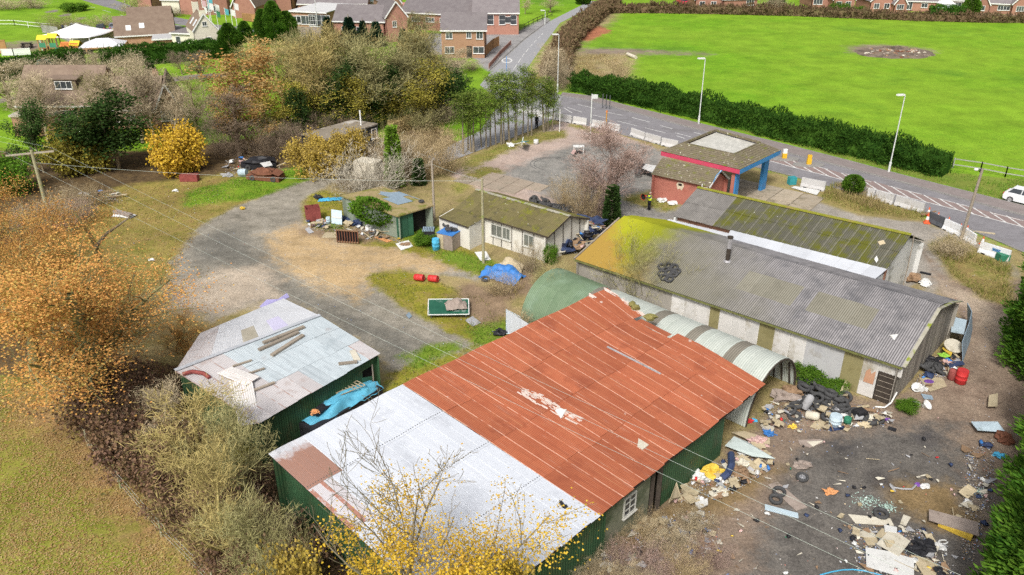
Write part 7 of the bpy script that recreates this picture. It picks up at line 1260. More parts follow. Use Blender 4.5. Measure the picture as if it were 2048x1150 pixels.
for i, (x, y, z, ti) in enumerate(((1608,760,0,1.1),(1619,768,0,.9),(1622,778,.0,1.0),(1620,760,.3,.5),(1645,772,.0,.3),(1609,782,0,.2),(1624,793,.05,.15),(1648,786,.2,.35),(1643,803,.0,.2),(1668,788,.15,1.0),(1675,783,.1,1.1),(1667,800,.0,.8),(1661,812,.0,.1),(1683,809,.05,.7),(1595,814,.2,.6),(1582,822,.15,.9),(1589,835,0,.35),(1656,838,0,.1),(1725,836,0,.3),(1756,842,0,.4),(1632,785,.3,.2),(1655,795,.25,.2),(1636,770,.25,.6),(1675,798,.25,.4),(1604,772,.25,.7),(1600,795,0,.2),(1612,802,.1,.4),(1634,798,.35,.5),(1652,770,.2,.9),(1690,795,.1,.7),(1688,818,.2,.3),(1641,815,.1,.2),(1625,812,0,.5),(1606,778,.5,.4),(1660,790,.45,.3),(1640,780,.55,.6),(1710,828,.1,.6),(1740,846,0,.4))): put_tyre(x, y, z, ti*.6, rng.uniform(0, 6), rng.uniform(1.1, 1.4), False, 'black tyre in the heap in front of the long shed', TG)
put_tyre(1677,822,.12,.3,4.6,1.25,True,'wheel with a silver rim on top of the tyre heap'); put_tyre(1697,829,.0,.15,1,1.15,True,'wheel with a dull rim right of the silver-rimmed one')
put_tyre(1604,957,0,.1,0,1.0,True,'wheel with pale rim lying alone on the dark yard'); put_tyre(1558,986,.06,.12,0,1.05,False,'tyre on the end of the grey-brown board'); put_tyre(1551,1001,0,.1,0,1.05,False,'tyre lying against the grey-brown board'); put_tyre(1761,1030,0,.1,0,1.15,False,'black tyre lying on the yard above the pale boards')
put_tyre(746,467,0,.1,0,1,False,'tyre on the rubbish in front of the ivy shed'); put_tyre(971,560,0,.1,0,1.1,False,'tyre left of the blue tarpaulin mound'); put_tyre(1878,746,0,.5,2,1.2,False,'tyre at the long shed gable beside the red drum')
for i, (x, y) in enumerate(((892,443),(899,447),(908,453),(897,452))): put_tyre(x, y+8, 1.5 if i < 3 else 1.68, .1, i, .95, False, 'tyre on the blue-topped cabinet by the bungalow', 'tyres on the blue-topped cabinet')
for i in range(9):
    a, b_ = onroof(longP, 1326+(i % 3)*13+rng.uniform(-2, 2), 534+(i//3)*10+rng.uniform(-2, 2), .03); put_tyre(0, 0, 0, .35, -.7, 1.0, False, 'tyre dumped on the roof of the long shed', 'tyres on the long shed roof', pos=a)
for i in range(42):
    t = rng.random(); x, y = lerp(1062, 1160, t)+rng.uniform(-5, 5), lerp(402, 432, t)+rng.uniform(-9, 5); put_tyre(x, y, rng.uniform(0, .35), rng.uniform(0, 1.2), rng.uniform(0, 6), 1.15, False, 'tyre in the long heap behind the bungalow roof', 'tyres heaped behind the bungalow')
for i in range(12): put_tyre(1288+rng.uniform(-14,14), 345+rng.uniform(-12,4), (i//4)*.22, .15, i, 1.2, False, 'tyre in the pile left of the red kiosk', 'tyres piled beside the kiosk')
for i in range(9): put_tyre(1845+rng.uniform(-6,30), 742-.5*rng.uniform(0,20)+rng.uniform(-4,4), rng.uniform(0,.3), rng.uniform(.1,1), i, 1.1, False, 'tyre piled against the weathered gable boards', 'tyres against the gable')
def board(px, m, label, z=.03, t=.035, group=None, lift=0, name='board', cat='board'):
    P = [G(*p, z) for p in px]
    if lift: P = [p+Vector((0,0,lift*(k % 2))) for k, p in enumerate(P)]
    n = sum(P[i].x*P[(i+1) % len(P)].y-P[(i+1) % len(P)].x*P[i].y for i in range(len(P))); P = P if n > 0 else P[::-1]
    return single(MB().slab(P, t), name, MC[m], xy(sum(P, Vector((0,0,0)))/len(P)), label, cat, group)
def plank(a, b_, w, h, m, label, za=0, zb=0, group=None, cat='plank'):
    A, B = G(*a, za), G(*b_, zb); A, B = A+Vector((0,0,h/2)), B+Vector((0,0,h/2)); return single(MB().beam(A, B, w, h), 'plank', MC[m] if isinstance(m, str) else m, (A+B)/2-Vector((0,0,h/2)), label, cat, group)
def bag(px, py, r, m, label, group=None, name='bag', cat='bag', z=0, flat=.6, pos=None):
    p = pos or G(px, py, z); mb = MB(); r *= .8; mb.lump(p+Vector((0,0,r*flat*.6)), (r, r*rng.uniform(.6,1), r*flat*.8), .5, rng.integers(1, 999), 14, 9); return single(mb, name, MC[m], p, label, cat, group)
def drum(px, py, r, h, m, label, name='drum', cat='drum', tilt=0, az=0, group=None, n=14, rings=True):
    p = G(px, py); t = thing(name, p, label, cat, group); M = Matrix.Translation(p+Vector((0,0,r if tilt else 0))) @ Matrix.Rotation(az, 4, 'Z') @ Matrix.Rotation(tilt, 4, 'X')
    pr = [(r*.9,0),(r,.03*h),(r,.33*h),(r*1.05,.35*h),(r,.37*h),(r,.64*h),(r*1.05,.66*h),(r,.68*h),(r,.96*h),(r*.97,h)] if rings else [(r*.85,0),(r,.05*h),(r,.8*h),(r*.8,.93*h),(r*.3,h)]
    mb = MB(); mb.lathe(pr, n, M); mb.build('shell', MC[m], t, True); mb = MB(); mb.lathe([(pr[-1][0],h*.985),(0,h*.985)], n, M); mb.build('lid', MC[m], t); return t
def crate(px, py, sz, m, label, rz=0, name='box', cat='box', group=None, z=0, open_=False, pos=None):
    p = pos or G(px, py, z); t = thing(name, p, label, cat, group); R = Matrix.Rotation(rz, 3, 'Z'); x, y, h = sz; f = lambda v: p+R @ Vector(v)
    for s in (-1, 1):
        mb = MB(); mb.box(f((s*(x/2-.02), 0, h/2)), (.04, y-.09, h), rz=rz); mb.build('side', MC[m], t); mb = MB(); mb.box(f((0, s*(y/2-.02), h/2)), (x, .04, h), rz=rz); mb.build('side', MC[m], t)
    mb = MB(); mb.box(f((0, 0, .03 if open_ else h-.02)), (x-.09, y-.09, .04), rz=rz); mb.build('base' if open_ else 'lid', MC[m], t); return t
def drape(px, py, L, Wd, h, m, label, rz=0, seed=1, name='tarpaulin', cat='tarpaulin', z=0, fn=None, pos=None):
    p = pos or G(px, py, z); mb = MB(); nx_, ny_ = 30, 18; R = Matrix.Rotation(rz, 3, 'Z')
    for j in range(ny_+1):
        for i in range(nx_+1):
            u, v = i/nx_*2-1, j/ny_*2-1; e = noise.noise((u*2.1+seed, v*2.1, seed)); hh = h*max(0, 1-.75*u*u-.85*v*v+.5*e)+.03+.09*noise.noise((u*6, v*6, seed))+.05*noise.noise((u*14, v*9, seed)); hh = fn(u, v, hh) if fn else hh
            mb.v.append(tuple(p+R @ Vector((u*L/2*(1+.1*e), v*Wd/2*(1+.15*e), hh))))
    mb.f = [[j*(nx_+1)+i, j*(nx_+1)+i+1, (j+1)*(nx_+1)+i+1, (j+1)*(nx_+1)+i] for j in range(ny_) for i in range(nx_)]
    return single(mb, name, MC[m], p, label, cat, smooth=True)
# --- yard right of the red roof
board([(1620,853),(1635,837),(1653,845),(1639,859)],'beige','beige square board lying below the tyre heap',.04)
plank((1700,815),(1752,822),.28,.05,'brown','broken brown plank in front of the olive wall panel',.15,.05); plank((1694,820),(1738,812),.2,.05,'beige','pale broken plank crossing the brown one',.1,.2); plank((1776,857),(1792,862),.22,.12,'black','short black beam alone on the yard edge')
board([(1521,849),(1526,844),(1549,855),(1545,863)],'cream','cream panel lid beside the tunnel shed mouth',.2,.12); board([(1463,864),(1488,862),(1540,876),(1540,888),(1500,880)],'beige','long beige broken board by the green wall corner',.25,.04); board([(1450,891),(1468,875),(1494,883),(1550,920),(1505,912)],'palegreen','pale pointed metal panel in front of the green wall',.35,.03,lift=.1); board([(1614,883),(1647,881),(1626,893)],'cream','cream triangular scrap on the open yard'); board([(1596,880),(1640,878),(1650,884),(1620,895),(1600,890)],'greybrown','brown scrap of lino under the cream triangle',.02,.02)
plank((1478,917),(1520,944),.42,.22,'beige','thick beige beam lying before the green wall'); 
mb = MB(); q = [G(1462,908,.35), G(1463,930,.5), G(1456,946,.4), G(1444,956,.2)]; mb.path(q, .2, 7); single(mb, 'car_bumper', MC['navy'], xy(q[1]), 'dark curved car bumper propped against the rubbish by the green wall', 'bumper')
bag(1476,947,.6,'brown','brown sagging cushion beside the thick beige beam',name='cushion',cat='cushion'); bag(1484,932,.5,'cream','cream torn foam beside the thick beige beam',name='foam_block',cat='foam'); bag(1420,950,.7,'yellow','yellowish foam heap at the foot of the green wall',name='foam_block',cat='foam'); bag(1513,888,.65,'pink','pinkish crumpled mattress foam behind the pale pointed panel',name='foam_block',cat='foam'); bag(1492,905,.55,'white','white plastic bag under the pale pointed panel'); bag(1605,932,.5,'greybrown','greenish-brown sack on the dark yard',flat=.4)
drum(1606,824,.26,1.0,'grey','grey gas bottle leaning in the rubbish left of the tyre heap','gas_bottle','gas bottle',.5,2,rings=False); drum(1611,836,.26,.8,'cream','cream gas bottle lying left of the tyre heap','gas_bottle','gas bottle',1.4,1,rings=False); drum(1669,850,.36,.7,'paleblue','pale blue plastic tub below the silver-rimmed wheel','tub','tub'); drum(1694,846,.22,.4,'green','bright green bucket below the tyre heap','bucket','bucket'); bag(1683,842,.2,'white','small white ball-like bundle beside the green bucket'); bag(1585,855,.3,'yellow','bright yellow crumpled item left of the beige square board',name='scrap',cat='scrap'); bag(1499,843,.25,'red','red plastic scrap inside the tunnel side',name='scrap',cat='scrap'); bag(1508,842,.22,'skyblue','sky-blue plastic scrap beside the red one',name='scrap',cat='scrap')
bag(1536,868,.35,'blue','blue plastic bottles bundle right of the long beige board',name='bottles',cat='bottles'); plank((1545,868),(1555,871),.06,.04,'blue','thin blue handle lying right of the blue bottles'); crate(1718,834,(.7,.6,.5),'black','black plastic seat shell among the tyres',.4,'seat_shell','seat'); bag(1742,838,.4,'cream','cream cloth bundle right of the black seat shell',name='cloth',cat='cloth'); bag(1730,852,.45,'beige','beige rag at the right end of the tyre heap',name='cloth',cat='cloth'); bag(1773,840,.2,'purple','small purple item below the dark door',name='scrap',cat='scrap'); board([(1655,852),(1680,848),(1686,858),(1660,862)],'navy','dark plastic sheet under the pale blue tub',.05); bag(1585,790,.8,'brown','brown rubbish mound at the tunnel mouth',name='rubbish_mound',cat='rubbish'); bag(1565,800,.9,'greybrown','grey-brown rubbish mound inside the tunnel mouth',name='rubbish_mound',cat='rubbish'); board([(1676,790),(1690,770),(1698,785),(1692,805)],'beige','beige sheet leaning behind the tyre heap',.2,.03,lift=.5)
board([(1337,1005),(1352,975),(1362,993),(1345,1008)],'beige','beige board leaning at the foot of the green wall',.4,.04,lift=.4); board([(1390,1005),(1415,996),(1416,1008),(1398,1016)],'white','white panel in the rubbish right of the beige leaning board',.25,.08); bag(1440,985,.6,'cream','cream torn padding on the yard below the green wall',name='foam_block',cat='foam',flat=.3); bag(1395,955,.5,'white','white plastic heap at the foot of the green wall')
board([(1536,969),(1555,963),(1615,1014),(1592,1021)],'greybrown','grey-brown board with a tyre on its end',.03); board([(1530,1008),(1596,1026),(1597,1036),(1530,1019)],'paleblue','long pale blue board on the dark yard'); bag(1660,985,.4,'orange','orange and white crumpled bag alone on the yard',flat=.35)
board([(1696,1028),(1781,1037),(1788,1051),(1711,1046)],'cream','long pale board below the black tyre',.04); board([(1768,1049),(1794,1054),(1794,1066),(1770,1061)],'white','white box lid on the board pile',.3,.1); board([(1807,1029),(1822,1034),(1812,1051),(1800,1047)],'cream','cream sheet lying alone right of the long pale board'); board([(1858,1018),(1956,1044),(1958,1071),(1858,1039)],'greybrown','big weathered plank raised on a yellow beam',.32,.06); plank((1877,1050),(1943,1080),.25,.25,'yellow','yellow beam under the big weathered plank')
board([(1702,1067),(1741,1058),(1753,1074),(1726,1074)],'cream','cream pointed board at the left of the board pile',.1); board([(1726,1074),(1753,1074),(1758,1090),(1735,1090)],'beige','beige board below the cream pointed one',.06); board([(1753,1087),(1782,1057),(1821,1082),(1798,1111)],'cream','large cream board on top of the board pile',.28,.05); board([(1750,1072),(1764,1056),(1786,1062),(1784,1080)],'beige','beige piece behind the large cream board',.2); board([(1731,1094),(1776,1102),(1828,1117),(1828,1152),(1813,1156),(1733,1132)],'white','biggest white board at the bottom of the board pile',.22,.05); board([(1821,1109),(1856,1117),(1898,1147),(1850,1155)],'beige','beige board right of the biggest white board',.12)
for x, y, r, lb in ((1846,1098,.62,'large black rubbish bag right of the board pile'),(1824,1104,.4,'small black rubbish bag against the large one'),(1876,1146,.35,'black bag at the bottom edge right of the beige board')): bag(x, y, r, 'black', lb)
mb = MB(); mb.path([G(1640+k*22,1150-12*sin(k*.55)+k*.3,.05) for k in range(8)], .035, 6); single(mb, 'hose', MC['skyblue'], G(1700,1148), 'bright blue hose curving along the bottom edge of the yard', 'hose')
mb = MB(); mb.path([G(1780,968,.06), G(1788,975,.05), G(1806,978,.05), G(1824,978,.05), G(1832,970,.08)], .05, 6); mb.path([G(1781,970,.08), G(1790,983,.06)], .07, 6); single(mb, 'vacuum_hose', MC['grey'], G(1800,975), 'grey vacuum cleaner hose with a purple end on the dark yard', 'hose'); bag(1835,970,.16,'purple','purple nozzle at the end of the grey vacuum hose',name='nozzle',cat='nozzle'); bag(1850,974,.3,'white','crumpled white rag right of the vacuum hose',name='rag',cat='rag',flat=.35)
mb = MB(); mb.path([G(1886+9*cos(a),1084+4*sin(a),.05) for a in np.linspace(0, 5.6, 14)], .04, 5); single(mb, 'cable_loop', MC['white'], G(1886,1084), 'white loop of cable below the big weathered plank', 'cable'); bag(1880,1094,.3,'white','white crushed foam beside the white cable loop',name='foam_block',cat='foam',flat=.3)
board([(1942,843),(1994,847),(2011,864),(1954,864)],'paleblue','pale blue and white panel at the edge of the conifers',.25,.04,lift=.15); board([(1976,812),(1978,790),(1996,786),(1995,812)],'beige','beige sheet leaning into the conifers',.3,.05); bag(1998,912,.4,'skyblue','sky-blue plastic boot-shaped thing under the conifers',name='scrap',cat='scrap',flat=.4); bag(2005,880,.6,'rust','dark rusty scrap beside the pale blue panel',name='scrap',cat='scrap')
# --- right end of the long shed
q = [(1926,724),(1932,705),(1940,684),(1945,660),(1936,642)]; mb = MB(); P_ = [G(*p) for p in q]
for a, b_ in zip(P_, P_[1:]): mb.slab([a, b_, b_+Vector((-.35,.1,1.5)), a+Vector((-.35,.1,1.5))], .04)
single(mb, 'metal_sheet', MC['greyblue'], P_[2], 'curved grey-blue metal sheet standing off the gable of the long shed', 'metal sheet')
board([(1905,633),(1934,640),(1928,668),(1902,663)],'paleblue','light blue corrugated panel laid against the gable corner',1.1,.04,name='metal_sheet',cat='metal sheet'); p = G(1907,692,.7); mb = MB(); mb.lathe([(0,0),(.62,0),(.64,.04),(.62,.07),(0,.07)], 18, Matrix.Translation(p) @ Matrix.Rotation(.35,4,'X')); mb.tube(p-Vector((0,0,.7)), p, .12, n=8); single(mb, 'round_table', MC['cream'], xy(p), 'round cream table top tilted on the rubbish by the gable', 'table')
board([(1884,696),(1890,692),(1906,702),(1902,712)],'yellow','orange-yellow sheet below the round cream table top',.5,.04); bag(1887,713,.35,'lime','lime green bag in the rubbish by the gable',z=.3); bag(1868,728,.7,'black','black sacks at the foot of the gable boards'); bag(1890,727,.4,'pink','pinkish cloth among the black sacks',z=.2,name='cloth',cat='cloth'); board([(1890,722),(1925,722),(1930,728),(1900,735)],'navy','dark flat panel at the end of the curved metal sheet',.25,.05); plank((1900,700),(1918,716),.15,.05,'beige','beige stick on the rubbish by the curved sheet',.5,.2)
drum(1920,765,.36,.95,'red','bright red oil drum standing on the lane by the long shed',tilt=0); drum(1902,758,.25,.8,'darkred','dark red gas bottle left of the bright red drum','gas_bottle','gas bottle',rings=False); board([(1837,755),(1885,755),(1894,772),(1860,783)],'beige','large beige board lying at the shed corner beside the red drum',.06); p = G(1858,763,.08); single(MB().lathe([(0,.05),(.3,.05),(.33,.0)], 14, Matrix.Translation(p) @ Matrix.Diagonal((1,.6,1,1))), 'oval_lid', MC['purple'], p, 'purple oval lid lying on the large beige board', 'lid')
for x, y, lb in ((1834,778,'white broken basin nearest the green weeds'),(1844,783,'white broken basin right of the first'),(1828,814,'white toilet bowl lying on its side by the shed corner'),(1847,813,'white cistern beside the toilet bowl')):
    p = G(x, y); t = thing('basin', p, lb, 'basin', 'broken sanitary ware'); mb = MB(); mb.lathe([(.15,0),(.2,.1),(.32,.3),(.34,.34),(.3,.34),(.18,.14),(0,.12)], 12, Matrix.Translation(p) @ Matrix.Rotation(rng.uniform(0,6),4,'Z') @ Matrix.Rotation(.7,4,'X')); mb.build('bowl', MC['white'], t, True); mb = MB(); mb.box(p+Vector((.25,.1,.12)), (.3,.12,.22), rz=rng.uniform(0,3)); mb.build('pedestal', MC['white'], t)
board([(1842,787),(1864,791),(1867,799),(1848,797)],'greyblue','grey-blue slab below the white basins',.04)
# --- round the ivy shed and the bungalow
rb = crate(627,438,(1.35,1.25,1.25),'darkred','open dark red metal bin at the bend of the track',.35,'metal_bin','bin',open_=True)
t = thing('pallet', G(696,486), 'dark brown slatted pallet standing on edge by the sand', 'pallet'); A, B = G(675,485), G(717,488)
for k in range(9): p = lerp(A, B, (k+.0)/8); beamp(t, 'slat', MC['rust'], p+Vector((0,0,.05)), p+Vector((0,0,1.2)), .09, .07)
for z in (.08, 1.2): beamp(t, 'rail', MC['brown'], A+Vector((-.05,.08,z)), B+Vector((.05,.08,z)), .1, .12)
mb = MB(); q = [lerp(A, B, 0)+Vector((0,.2,.05)), lerp(A, B, 1)+Vector((0,.2,.05))]; mb.slab([q[0], q[1], q[1]+Vector((0,0,1.1)), q[0]+Vector((0,0,1.1))], .02); mb.build('back_board', MC['black'], t)
board([(643,475),(650,465),(676,463),(674,475)],'beige','beige sheet flat on the ground left of the slatted pallet'); board([(749,474),(756,473),(784,481),(774,484)],'orange','orange-pink board on the ground before the ivy shed',.04); board([(791,487),(817,480),(826,492),(802,500)],'white','white tray full of brown dirt before the ivy shed',.05,.05,name='tray',cat='tray'); bag(810,490,.55,'brown','heap of brown dirt in the white tray',name='dirt_heap',cat='dirt',flat=.25); board([(949,504),(972,502),(982,519),(961,521)],'white','white sheet leaning by the foot of the slim greenish pole',.05); board([(610,458),(618,454),(628,464),(618,467)],'grey','pale grey slab lying on the sand below the red bin')
A, B = G(663,447), G(684,450); mb = MB(); mb.slab([A, B, B+Vector((0,.5,1.25)), A+Vector((0,.5,1.25))], .05); t = thing('propped_panel', A, 'pale blue-grey panel propped up beside the red bin', 'panel'); mb.build('panel', MC['paleblue'], t); beamp(t, 'rail', MC['white'], lerp(A, B, .05)+Vector((0,.2,.62)), lerp(A, B, .95)+Vector((0,.2,.62)), .04, .16)
t = thing('bench', G(634,455), 'low pale wooden bench below the red bin', 'bench'); A, B = G(623,455), G(646,453); mb = MB(); mb.beam(A+Vector((0,0,.45)), B+Vector((0,0,.45)), .35, .06); mb.build('seat', MC['beige'], t)
for p in (A, B): mb = MB(); mb.box(p+Vector((0,0,.21)), (.08,.3,.42)); mb.build('leg', MC['brown'], t)
drum(872,499,.33,1.05,'skyblue','sky-blue plastic drum beside the wooden cabinet'); drum(657,446,.22,.6,'paleblue','pale blue keg left of the propped panel','keg','keg'); drum(637,448,.2,.4,'grey','grey pot on the low wooden bench side','pot','pot')
t = thing('plastic_crates', G(858,484), 'stack of black plastic pallet crates at the ivy shed door', 'crates')
for k in range(3):
    for s in (-1, 1): mb = MB(); mb.box(G(858,484)+Vector((s*.52,0,.2+k*.42)), (.05,1.0,.36), rz=0); mb.build('crate_side', MC['black'], t)
    for s in (-1, 1): mb = MB(); mb.box(G(858,484)+Vector((0,s*.5,.2+k*.42)), (1.08,.05,.36)); mb.build('crate_side', MC['black'], t)
for k in range(7): mb = MB(); mb.box(G(858,484)+Vector((-.45+k*.15,0,1.27)), (.1,1.05,.05)); mb.build('lid_slat', MC['greyblue'], t)
t = crate(898,494,(1.6,1.3,1.45),'greybrown','tall wooden cabinet with a blue top beside the white bungalow',-.5,'cabinet','cabinet'); mb = MB(); mb.box(G(898,494)+Vector((0,0,1.47)), (1.65,1.35,.05), rz=-.5); mb.build('blue_top', MC['blue'], t); mb = MB(); mb.box(G(898,494)+Matrix.Rotation(-.5,3,'Z') @ Vector((-.45,-.655,.7)), (.6,.03,1.3), rz=-.5); mb.build('yellow_door', MC['beige'], t)
drape(663,399,2.6,.9,.12,'skyblue','sky-blue striped sheet lying beside the ivy shed',.2,3,'plastic_sheet','plastic sheet'); bag(637,396,.5,'black','black sack beside the track above the red bin'); bag(693,440,.6,'navy','dark blue sack beside the propped panel'); bag(714,450,.7,'navy','large dark sack against the ivy shed wall'); bag(740,458,.5,'white','white broken plastic chair heap before the ivy',name='broken_chair',cat='chair',flat=.9); bag(700,447,.4,'grey','grey bag between the dark sacks')
drape(1004,553,3.4,2.2,.9,'blue','bright blue tarpaulin over a mound by the slim greenish pole',-.5,5); drape(1020,541,2.2,1.6,1.0,'beige','beige tarpaulin behind the bright blue one',-.3,8)
for x, y, lb in ((830,560,'red plastic barrel lying left on the moss island'),(858,562,'red plastic barrel lying right on the moss island')): drum(x, y, .28, .8, 'red', lb, 'barrel', 'barrel', 1.5, 1.2, 'red barrels on the moss island')
t = thing('table_tennis_table', G(897,615), 'dark green table tennis top lying collapsed on the moss, a white-lined half curled up', 'table top'); q = [G(857,599,.5), G(937,598,.5), G(938,629,.35), G(856,630,.35)]; q = q[::-1] if (q[1]-q[0]).cross(q[2]-q[0]).z < 0 else q
mb = MB(); mb.slab(q, .05); mb.build('green_top', mat('table_green', [(.015,.09,.055),(.03,.13,.08)], 1, .5, .1, stain=((.45,.5,.48), .9, .56, .75)), t)
for i in range(4): beamp(t, 'white_edge', M_wht, q[i]+Vector((0,0,.02)), q[(i+1) % 4]+Vector((0,0,.02)), .06, .05)
for i in range(4): mb = MB(); mb.tube(lerp(q[i], sum(q, Vector((0,0,0)))/4, .15)-Vector((0,0,.05)), xy(lerp(q[i], sum(q, Vector((0,0,0)))/4, .15)), .04, n=6); mb.build('leg', M_dst, t)
drape(912,612,1.6,1.3,.55,'greybrown','curled grey board and rags lying on the green table top',.2,7,'rags','rags',z=.5); board([(930,640),(945,632),(962,645),(945,652)],'grey','flat grey sheet below the green table top'); board([(812,630),(818,624),(824,632),(818,637)],'greyblue','small grey-blue plastic scrap on the track'); bag(1000,668,.5,'black','dark scrap by the tunnel wall below the moss'); board([(1012,667),(1012,618),(1057,640),(1052,668)],'paleblue','white corrugated panel leaning on the green tunnel end',.1,.04,lift=.0)
A, B = G(1013,667), G(1056,690); 
t = thing('screen_wall', A, 'white corrugated screen standing in front of the green tunnel shed', 'screen'); wsheets(t, A+Vector((0,.1,0)), B+Vector((0,.1,0)), 1.9, 1.7, 4, M_wsh, 6, .012)
for x, y, r, lb in ((1180,462,1.7,'dark mound of sacks, highest, at the bungalow gable'),(1150,485,1.9,'dark mound of sacks in the middle of the bungalow gable heap'),(1128,503,1.2,'dark mound of sacks at the near end of the bungalow gable heap')): bag(x, y, r, 'navy', lb, name='rubbish_mound', cat='rubbish', flat=.75)
# --- by the belt of trees
def wreck(px, py, rz, m, label):
    t = thing('wrecked_car', (0,0,0), label, 'wreck'); mb = MB(); mb.slab([(-1.9,-.8,.55),(1.9,-.8,.45),(1.9,.8,.55),(-1.9,.8,.6)], .45); mb.build('body', MC[m], t); mb = MB(); mb.lump((-.2,0,.75), (1.3,.75,.55), .3, 5, 10, 6); mb.build('crushed_cabin', MC[m], t)
    for sx in (-1.2, 1.25):
        for s in (-.75, .75): mb = MB(); mb.lathe([(.1,-.1),(.3,-.1),(.3,.1),(.1,.1)], 10, Matrix.Translation((sx,s,.3)) @ Matrix.Rotation(pi/2,4,'X')); mb.build('wheel', M_tyr, t)
    mb = MB(); mb.slab([(1.0,-.7,1.0),(1.9,-.7,.7),(1.9,.7,.75),(1.0,.7,1.05)], .04); mb.build('bonnet', MC[m], t); t.location = G(px, py); t.rotation_euler = (0,0,rz); return t
wreck(532,358,-.2,'rust','rusty wrecked car body on the grass at the belt of trees'); wreck(518,334,.3,'black','dark burnt wreck behind the rusty car body'); board([(520,326),(540,322),(545,330),(528,334)],'white','white bonnet panel on the dark burnt wreck',1.0,.04)
crate(380,361,(1.9,.8,.7),'darkred','red metal box under the bright yellow bush',0); drum(479,352,.4,.9,'paleblue','pale tank lying left of the rusty car body','tank','tank',1.5,1.4); bag(455,352,.7,'grey','grey rags left of the pale tank',name='rags',cat='rags',flat=.35); bag(352,382,.3,'white','white bag alone on the brown verge'); drape(248,432,2.2,.9,.25,'white','dirty white mattress on the olive grass',-.2,4,'mattress','mattress'); plank((230,424),(262,432),.5,.2,'greybrown','dark stained pad on the dirty white mattress',.25,.25); bag(485,418,.3,'yellow','small yellow bag at the edge of the track'); bag(303,520,.3,'white','white scrap on the olive grass, left of the track',flat=.3)
t = crate(738,352,(2.6,1.8,1.8),'cream','white box body of a van hidden behind the pale grey bush',-.4,'van_body','van body'); 
# --- forecourt things
def table(px, py, sx, sy, h, m, label, rz=0):
    p = G(px, py); t = thing('table', p, label, 'table'); mb = MB(); mb.box(p+Vector((0,0,h)), (sx,sy,.06), rz=rz); mb.build('table_top', MC[m], t)
    for a in (-1, 1):
        for b_ in (-1, 1): q = p+Matrix.Rotation(rz,3,'Z') @ Vector((a*sx*.43,b_*sy*.4,h/2)); mb = MB(); mb.box(q, (.08,.08,h-.06), rz=rz); mb.build('leg', MC[m], t)
table(1157,307,1.3,.8,.9,'white','white table standing on the dark forecourt gravel'); board([(1142,306),(1147,298),(1152,300),(1148,309)],'pink','pinkish board leaning at the white table',.5,.05); bag(1156,306,.4,'black','black bag under the white table'); drum(1072,288,.3,.55,'white','white bucket on the gravel below the pines','bucket','bucket'); bag(1021,292,.6,'white','white basin lying on the verge of the pine row',name='tub',cat='tub',flat=.6); 
t = thing('tipped_stand', G(1052,288), 'white tipped-over plastic frame with a teal panel below the pines', 'frame'); a, b_, c_ = G(1030,288,.1), G(1048,284,1.5), G(1058,290,.1); beamp(t, 'bar', MC['white'], a, b_, .1, .1); beamp(t, 'bar', MC['white'], b_, c_, .12, .12); mb = MB(); mb.slab([lerp(a,b_,.6), b_, c_+Vector((0,.1,.5)), c_+Vector((-.9,0,.5))], .06); mb.build('teal_panel', MC['teal'], t); beamp(t, 'bar', MC['white'], c_+Vector((-.9,0,0)), c_+Vector((-.7,0,1)), .1, .1)
board([(1284,336),(1292,328),(1312,331),(1306,345)],'white','white sheet on the tyre pile left of the kiosk',.9,.04); bag(1324,402,.6,'white','white plastic bag heap under the kiosk wall, left one',flat=.4); bag(1345,408,.6,'white','white plastic bag heap under the kiosk wall, right one',flat=.4); board([(1583,374),(1590,372),(1640,381),(1634,389)],'white','broken white slab on the edge of the concrete apron',.12,.08); crate(1583,368,(.8,.6,.8),'teal','teal bin at the road edge of the concrete apron',.2); crate(2004,520,(.9,.7,.6),'green','green crate beside the barrier with blue print',.1); plank((1946,463),(1990,468),.3,.06,'beige','pale plank lying on the road behind the white barriers'); plank((1842,430),(1872,423),.25,.06,'brown','brown plank lying across the barrier end',.3,.5)
t = thing('pallet', G(1908,508), 'brown broken pallet in the weeds below the lamp pole', 'pallet'); A, B = G(1890,504), G(1926,512)
for k in range(6): p = lerp(A, B, k/5); beamp(t, 'slat', MC['brown'], p+Vector((-.2,-.5,.15)), p+Vector((.2,.5,.35)), .1, .04)
for s in (-.45, .45): beamp(t, 'bearer', MC['brown'], A+Vector((s*.4,s,.12+.1*s)), B+Vector((s*.4,s,.12+.1*s)), .08, .08)
plank((1840,545),(1862,550),.2,.1,'black','black plank on the lane beyond the mossy shed'); bag(1850,568,.6,'white','white and black scrap in the weeds at the mossy shed corner',flat=.4,name='scrap',cat='scrap'); bag(1822,560,.8,'brown','brown weed-covered sack at the mossy shed gable')
# --- on the roofs
def roofboard(P, px, m, label, t=.05, name='board', cat='board', lift=.08): q = [onroof(P, *p, lift)[0] for p in px]; q = q if (q[1]-q[0]).cross(q[2]-q[0]).z > 0 else q[::-1]; return single(MB().slab(q, t), name, MC[m] if isinstance(m, str) else m, sum(q, Vector((0,0,0)))/len(q), label, cat)
LSA = bil(l5, l2, l3, l4)
def roofplank(a, b_, w, h, m, label, P=LSA): A, B = onroof(P, *a, .1)[0], onroof(P, *b_, .1)[0]; return single(MB().beam(A, B, w, h), 'plank', m, A, label, 'plank')
roofplank((525,688),(608,657), .24, .12, M_tim, 'uppermost of three long planks on the pale tin roof'); roofplank((518,702),(597,667), .24, .12, M_tim, 'middle of three long planks on the pale tin roof'); roofplank((542,714),(605,672), .26, .12, M_tim, 'lowest of three long planks on the pale tin roof'); roofplank((678,732),(716,725), .22, .1, M_tim, 'short plank near the right eave of the pale tin roof'); roofplank((466,736),(505,724), .12, .08, M_tim, 'upper thin batten beside the loose white sheet'); roofplank((497,750),(527,740), .12, .08, M_tim, 'middle thin batten beside the loose white sheet'); roofplank((509,782),(548,765), .16, .08, M_tim, 'lower thin batten beside the loose white sheet')
